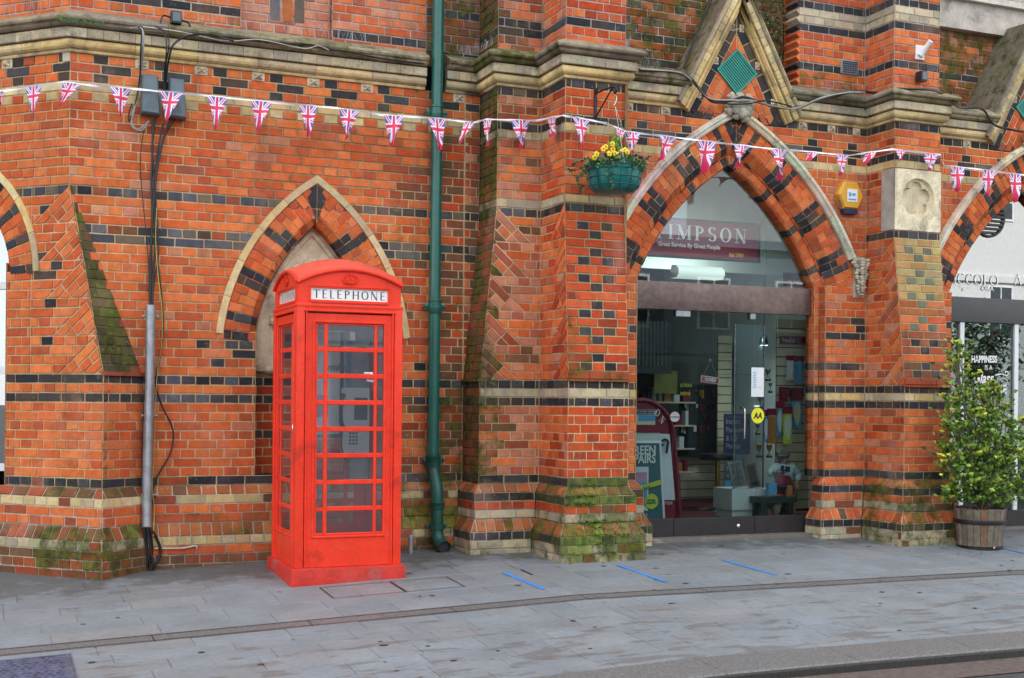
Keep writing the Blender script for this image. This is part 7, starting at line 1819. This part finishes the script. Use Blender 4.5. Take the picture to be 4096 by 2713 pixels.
# ------------------------------------------------------------------ the cobbler figure
FG = a2(1445, 1250, 10.78); FG.z = .44
T = thing('cobbler_figure', 'seated cobbler display figure in flat cap, white shirt and maroon apron', 'figure', FG)
def skin(name, verts, edges, mat_, root, subd=2):
    me = bpy.data.meshes.new(name); me.from_pydata([tuple(v[0]) for v in verts], edges, []); me.materials.append(MATS[mat_]); o = bpy.data.objects.new(name, me); COL.objects.link(o)
    sk_ = o.modifiers.new('skin', 'SKIN'); sk_.use_smooth_shade = True
    for i, v in enumerate(verts): me.skin_vertices[0].data[i].radius = (v[1], v[2] if len(v) > 2 else v[1])
    me.skin_vertices[0].data[0].use_root = True
    ss = o.modifiers.new('sub', 'SUBSURF'); ss.levels = subd; ss.render_levels = subd
    dg = bpy.context.evaluated_depsgraph_get(); dg.update(); m2 = bpy.data.meshes.new_from_object(o.evaluated_get(dg)); bpy.data.objects.remove(o)
    m2.name = name; q = bpy.data.objects.new(name, m2); COL.objects.link(q); 
    m2.materials.clear(); m2.materials.append(MATS[mat_]); m2.polygons.foreach_set('use_smooth', [True]*len(m2.polygons)); adopt(q, root); return q
def fp(x, y, dy=0.): return a2(x, y, 10.78+dy)
hd = fp(1437, 800); nk_ = fp(1425, 855); ch_ = fp(1432, 920); wa = fp(1440, 1060, .03); hp = fp(1440, 1130, .06)
sl_, sr_ = fp(1368, 880), fp(1500, 880); el_, er_ = fp(1308, 935, -.03), fp(1560, 950, -.02); wl, wr = fp(1375, 915, -.10), fp(1545, 1000, -.08)
skin('body', [(hp, .085, .07), (wa, .08, .065), (ch_, .085, .065), (nk_, .034), (fp(1432, 835, -.005), .038), (hd, .052, .062), (fp(1440, 765, .0), .045, .05),
      (sl_, .045), (el_, .03), (wl, .018), (sr_, .045), (er_, .03), (wr, .018),
      (fp(1390, 1150, -.08), .055), (fp(1370, 1180, -.16), .045), (fp(1365, 1290, -.12), .03), (fp(1495, 1150, -.08), .055), (fp(1500, 1180, -.16), .045), (fp(1500, 1290, -.12), .03)],
     [(0, 1), (1, 2), (2, 3), (3, 4), (4, 5), (5, 6), (2, 7), (7, 8), (8, 9), (2, 10), (10, 11), (11, 12), (0, 13), (13, 14), (14, 15), (0, 16), (16, 17), (17, 18)], 'skin', T)
skin('shirt', [(wa, .088, .072), (ch_, .095, .075), (fp(1428, 868), .05), (sl_, .055), (el_, .042), (wl.lerp(el_, .25), .030), (sr_, .055), (er_, .042), (wr.lerp(er_, .15), .030)], [(0, 1), (1, 2), (1, 3), (3, 4), (4, 5), (1, 6), (6, 7), (7, 8)], 'shirt', T)
skin('trousers', [(hp, .095, .08), (fp(1390, 1150, -.08), .064), (fp(1370, 1180, -.16), .055), (fp(1365, 1270, -.12), .042), (fp(1495, 1150, -.08), .064), (fp(1500, 1180, -.16), .055), (fp(1500, 1270, -.12), .042)], [(0, 1), (1, 2), (2, 3), (0, 4), (4, 5), (5, 6)], 'khaki', T)
mb = MB(); ap_ = [(1395, 945), (1480, 945), (1510, 1000), (1520, 1110), (1365, 1110), (1355, 1010)]; mb.mesh([fp(x, y, -.085) for x, y in ap_]+[fp(1440, 1020, -.13)], [(i, (i+1) % 6, 6) for i in range(6)]); part(mb, 'apron', 'maroon', T, smooth=60)
mb = MB(); mb.mesh([fp(x, y, -.09) for x, y in ((1408, 862), (1432, 862), (1440, 925), (1422, 945), (1406, 920))], [(0, 1, 2, 3, 4)]); part(mb, 'tie', 'navy', T)
mb = MB(); c_ = fp(1428, 772, .0); mb.ball(c_+V((0, .01, .0)), .072, sc=(1.05, 1.1, .62), n=14, k=8); mb.ball(c_+V((-.035, -.03, -.012)), .055, sc=(1.3, 1., .28), n=12, k=6); part(mb, 'cap', 'tweed', T, smooth=60)
mb = MB(); r8 = random.Random(1)
for i in range(26): mb.ball(hd+V((-.045+r8.uniform(-.02, .035), r8.uniform(-.035, .03), r8.uniform(-.035, .03))), .017, n=6, k=4)
part(mb, 'hair', 'grey_hair', T, smooth=60)
mb = MB(); mb.ball(hd+V((.022, -.052, .0)), .013, sc=(.8, 1, 1.3), n=8, k=6); mb.ball(hd+V((.048, -.02, -.005)), .01); part(mb, 'nose', 'skin', T, smooth=60)
mb = MB(); mb.ball(hd+V((.002, -.054, .014)), .006, n=6, k=4); mb.ball(hd+V((.038, -.045, .014)), .006, n=6, k=4); mb.ball(hd+V((.02, -.055, -.025)), .009, sc=(1.4, .5, .4), n=6, k=4); part(mb, 'face_features', 'tweed', T)
for w_, d_ in ((wl, V((1, -.25, -.25))), (wr, V((-.2, -.3, -1)))):
    d_.normalize(); pv = d_.cross(V((0, 1, 0))).normalized(); mb = MB(); mb.tube([w_, w_+d_*.03], [.014, .016], 8)
    for k in range(4): s0 = w_+d_*.028+pv*(.010*(k-1.5)); mb.tube([s0, s0+d_*(.022-.003*abs(k-1.5))+V((0, -.006, 0)), s0+d_*(.034-.003*abs(k-1.5))+V((0, -.0, -.012))], [.0055, .005, .004], 6)
    s0 = w_+d_*.01-pv*.014; mb.tube([s0, s0-pv*.012+d_*.014+V((0, -.008, 0))], [.006, .0045], 6); part(mb, 'hand', 'skin', T, smooth=60)
mb = MB(); mb.tube([wl+V((.02, -.03, -.01)), wl+V((.10, -.03, .03))], .006, 6); mb.box(wl+V((.09, -.045, .0)), wl+V((.125, -.015, .055))); tag(mb.build('hammer', 'dark_green_wood'), 'small dark cobbler hammer held in the figure\'s hand', 'hammer')
mb = MB(); mb.tube([a2(1360, 1030, 10.64), a2(1430, 1040, 10.63), a2(1490, 1022, 10.64)], [.02, .026, .03], 8, sm=3); tag(mb.build('shoe', 'black_plastic', smooth=60), 'black shoe lying in the lap of the cobbler figure', 'shoe')
T = thing('cobbler_bench', 'low dark green wooden workbench in front of the cobbler figure', 'bench', a2(1390, 1300, 10.62)); a, b = a2(1230, 1128, 10.56), a2(1535, 1170, 10.56)
mb = MB(); mb.box((a.x, 10.54, b.z), (b.x, 10.74, a.z), ch=.004); part(mb, 'top', 'dark_green_wood', T)
for x in (a.x+.03, b.x-.09):
    for y in (10.56, 10.69): mb = MB(); mb.box((x, y, .44), (x+.06, y+.035, b.z)); part(mb, 'leg', 'dark_green_wood', T)
mb = MB(); mb.box((a.x+.04, 10.62, .55), (b.x-.04, 10.64, .60)); part(mb, 'stretcher', 'dark_green_wood', T)
mb = MB(); c_ = a2(1463, 1128, 10.6); mb.box(c_, c_+V((.06, .04, .12)), ch=.003); tag(mb.build('wooden_block', 'orange_wood'), 'upright orange wooden block on the cobbler bench', 'block'); mb = MB(); c_ = a2(1305, 1128, 10.62); mb.box(c_, c_+V((.10, .05, .14)), ch=.004); tag(mb.build('small_box', 'poster_blue'), 'small blue and black box standing on the cobbler bench', 'box'); mb = MB(); mb.tube([a2(1275, 1122, 10.58), a2(1400, 1108, 10.62)], .008, 6); tag(mb.build('tool_handle', 'orange_wood'), 'pale wooden tool lying on the cobbler bench', 'tool')

ll = bpy.data.lights.new('tube_light', 'AREA'); ll.shape = 'RECTANGLE'; ll.size = .6; ll.size_y = .14; ll.energy = 3.5; ll.color = (.86, 1, .95); lo_ = bpy.data.objects.new('tube_light', ll); COL.objects.link(lo_); c_ = a1(770, 770, 10.95); lo_.location = (c_.x, 11.0, c_.z-.06); lo_.rotation_euler = (math.radians(75), 0, 0); adopt(lo_, LT)
SPT = thing('spotlight', 'small lit bluish spotlight hanging above the glass case in the shop', 'lamp', a1(1285, 1335, 11.0)); c_ = a1(1285, 1335, 11.3); mb = MB(); mb.lathe([(0, 0), (.05, 0), (.045, .07), (.02, .11), (0, .11)], (c_.x, 11.3, c_.z), 14); part(mb, 'housing', 'steel', SPT, smooth=50); mb = MB(); mb.lathe([(0, -.004), (.04, -.004), (.04, .0), (0, .0)], (c_.x, 11.3, c_.z), 14); part(mb, 'bulb', 'spot_glow', SPT)
mb = MB(); mb.tube([(c_.x, 11.3, c_.z+.11), (c_.x, 11.3, 4.4)], .006, 6); part(mb, 'stem', 'steel', SPT)
l2 = bpy.data.lights.new('spotlight_beam', 'AREA'); l2.shape = 'DISK'; l2.size = .08; l2.energy = 6; l2.color = (.9, .97, 1); lo2 = bpy.data.objects.new('spotlight_beam', l2); COL.objects.link(lo2); lo2.location = (c_.x, 11.3, c_.z-.01); adopt(lo2, SPT)
# ================================================================== ACROSS THE STREET (seen in the glass)
def house(name, label, x0, x1, y, h, m, wins, cat='building', depth=9):
    T = thing(name, label, cat, ((x0+x1)/2, y, 0)); mb = MB(); mb.box((x0, y-depth, -.1), (x1, y, h)); part(mb, 'wall', m, T)
    mb = MB(); mb.box((x0-.1, y-.3, h), (x1+.1, y+.35, h+.3)); mb.box((x0, y, h*.47), (x1, y+.12, h*.47+.25)); part(mb, 'cornice', m, T)
    for (wx, wz, ww, wh) in wins:
        mb = MB(); mb.box((wx-.06, y+.0, wz-.06), (wx+ww+.06, y+.05, wz+wh+.06)); w_ = part(mb, 'window', 'white_paint', T); 
        mb = MB()
        for i in range(2):
            for j in range(3): mb.box((wx+i*ww/2+.03, y+.051, wz+j*wh/3+.03), (wx+(i+1)*ww/2-.03, y+.06, wz+(j+1)*wh/3-.03))
        mb.build('pane', 'curtain_dark', w_)
house('opposite_building', 'cream rendered building, coloured as if in shade, with sash windows and shop below, across the street behind the camera', 9, 27.5, -17, 7.0, 'render_shaded', [(10+i*3.2, 4.2, 1.2, 1.7) for i in range(6)])
mb = MB()
for i in range(4): mb.box((9.3+i*4.5, -16.98, 0), (13.4+i*4.5, -16.9, 3.0))  # dark shopfronts added to stand for the shaded lower storey
part(mb, 'shop_window', 'shop_shaded', bpy.data.objects['opposite_building'])
house('opposite_building', 'tall white building with narrow windows across the street behind the camera', 27.6, 60, -17, 13.5, 'render_white', [(29.2+i*6.5, 4.2+j*4.6, 1.1, 2.0) for i in range(5) for j in range(2)])
house('opposite_building', 'low cream terrace across the street, left behind the camera', -28, 8.8, -19, 6.6, 'render_cream', [(-26+i*3.6, 3.4, 1.2, 1.8) for i in range(9)])
T = thing('street_tree', 'dark leafy street tree across the road behind the camera', 'tree', (28.5, -9.5, 0)); mb = MB(); mb.tube([(28.5, -9.5, 0), (28.6, -9.5, 2.2), (28.8, -9.4, 4)], [.16, .13, .07], 8, sm=3); part(mb, 'trunk', 'bark', T, smooth=60)
mb = MB(); r9 = random.Random(31)
for k in range(40):
    c_ = V((28.7+r9.gauss(0, 1.0), -9.5+r9.gauss(0, .9), 3.3+r9.gauss(0, .6)))
    for i in range(70):
        p = c_+V((r9.gauss(0, .28), r9.gauss(0, .28), r9.gauss(0, .22))); d1 = V((r9.uniform(-1, 1), r9.uniform(-1, 1), r9.uniform(-1, 1)))*.09; d2 = V((r9.uniform(-1, 1), r9.uniform(-1, 1), r9.uniform(-1, 1)))*.09
        mb.face([p, p+d1, p+d1+d2, p+d2], (.03, .06, .015, 0))
part(mb, 'crown', 'leaf', T)
for o in list(bpy.data.objects):
    if 'WORLD' in o.keys(): del o['WORLD']
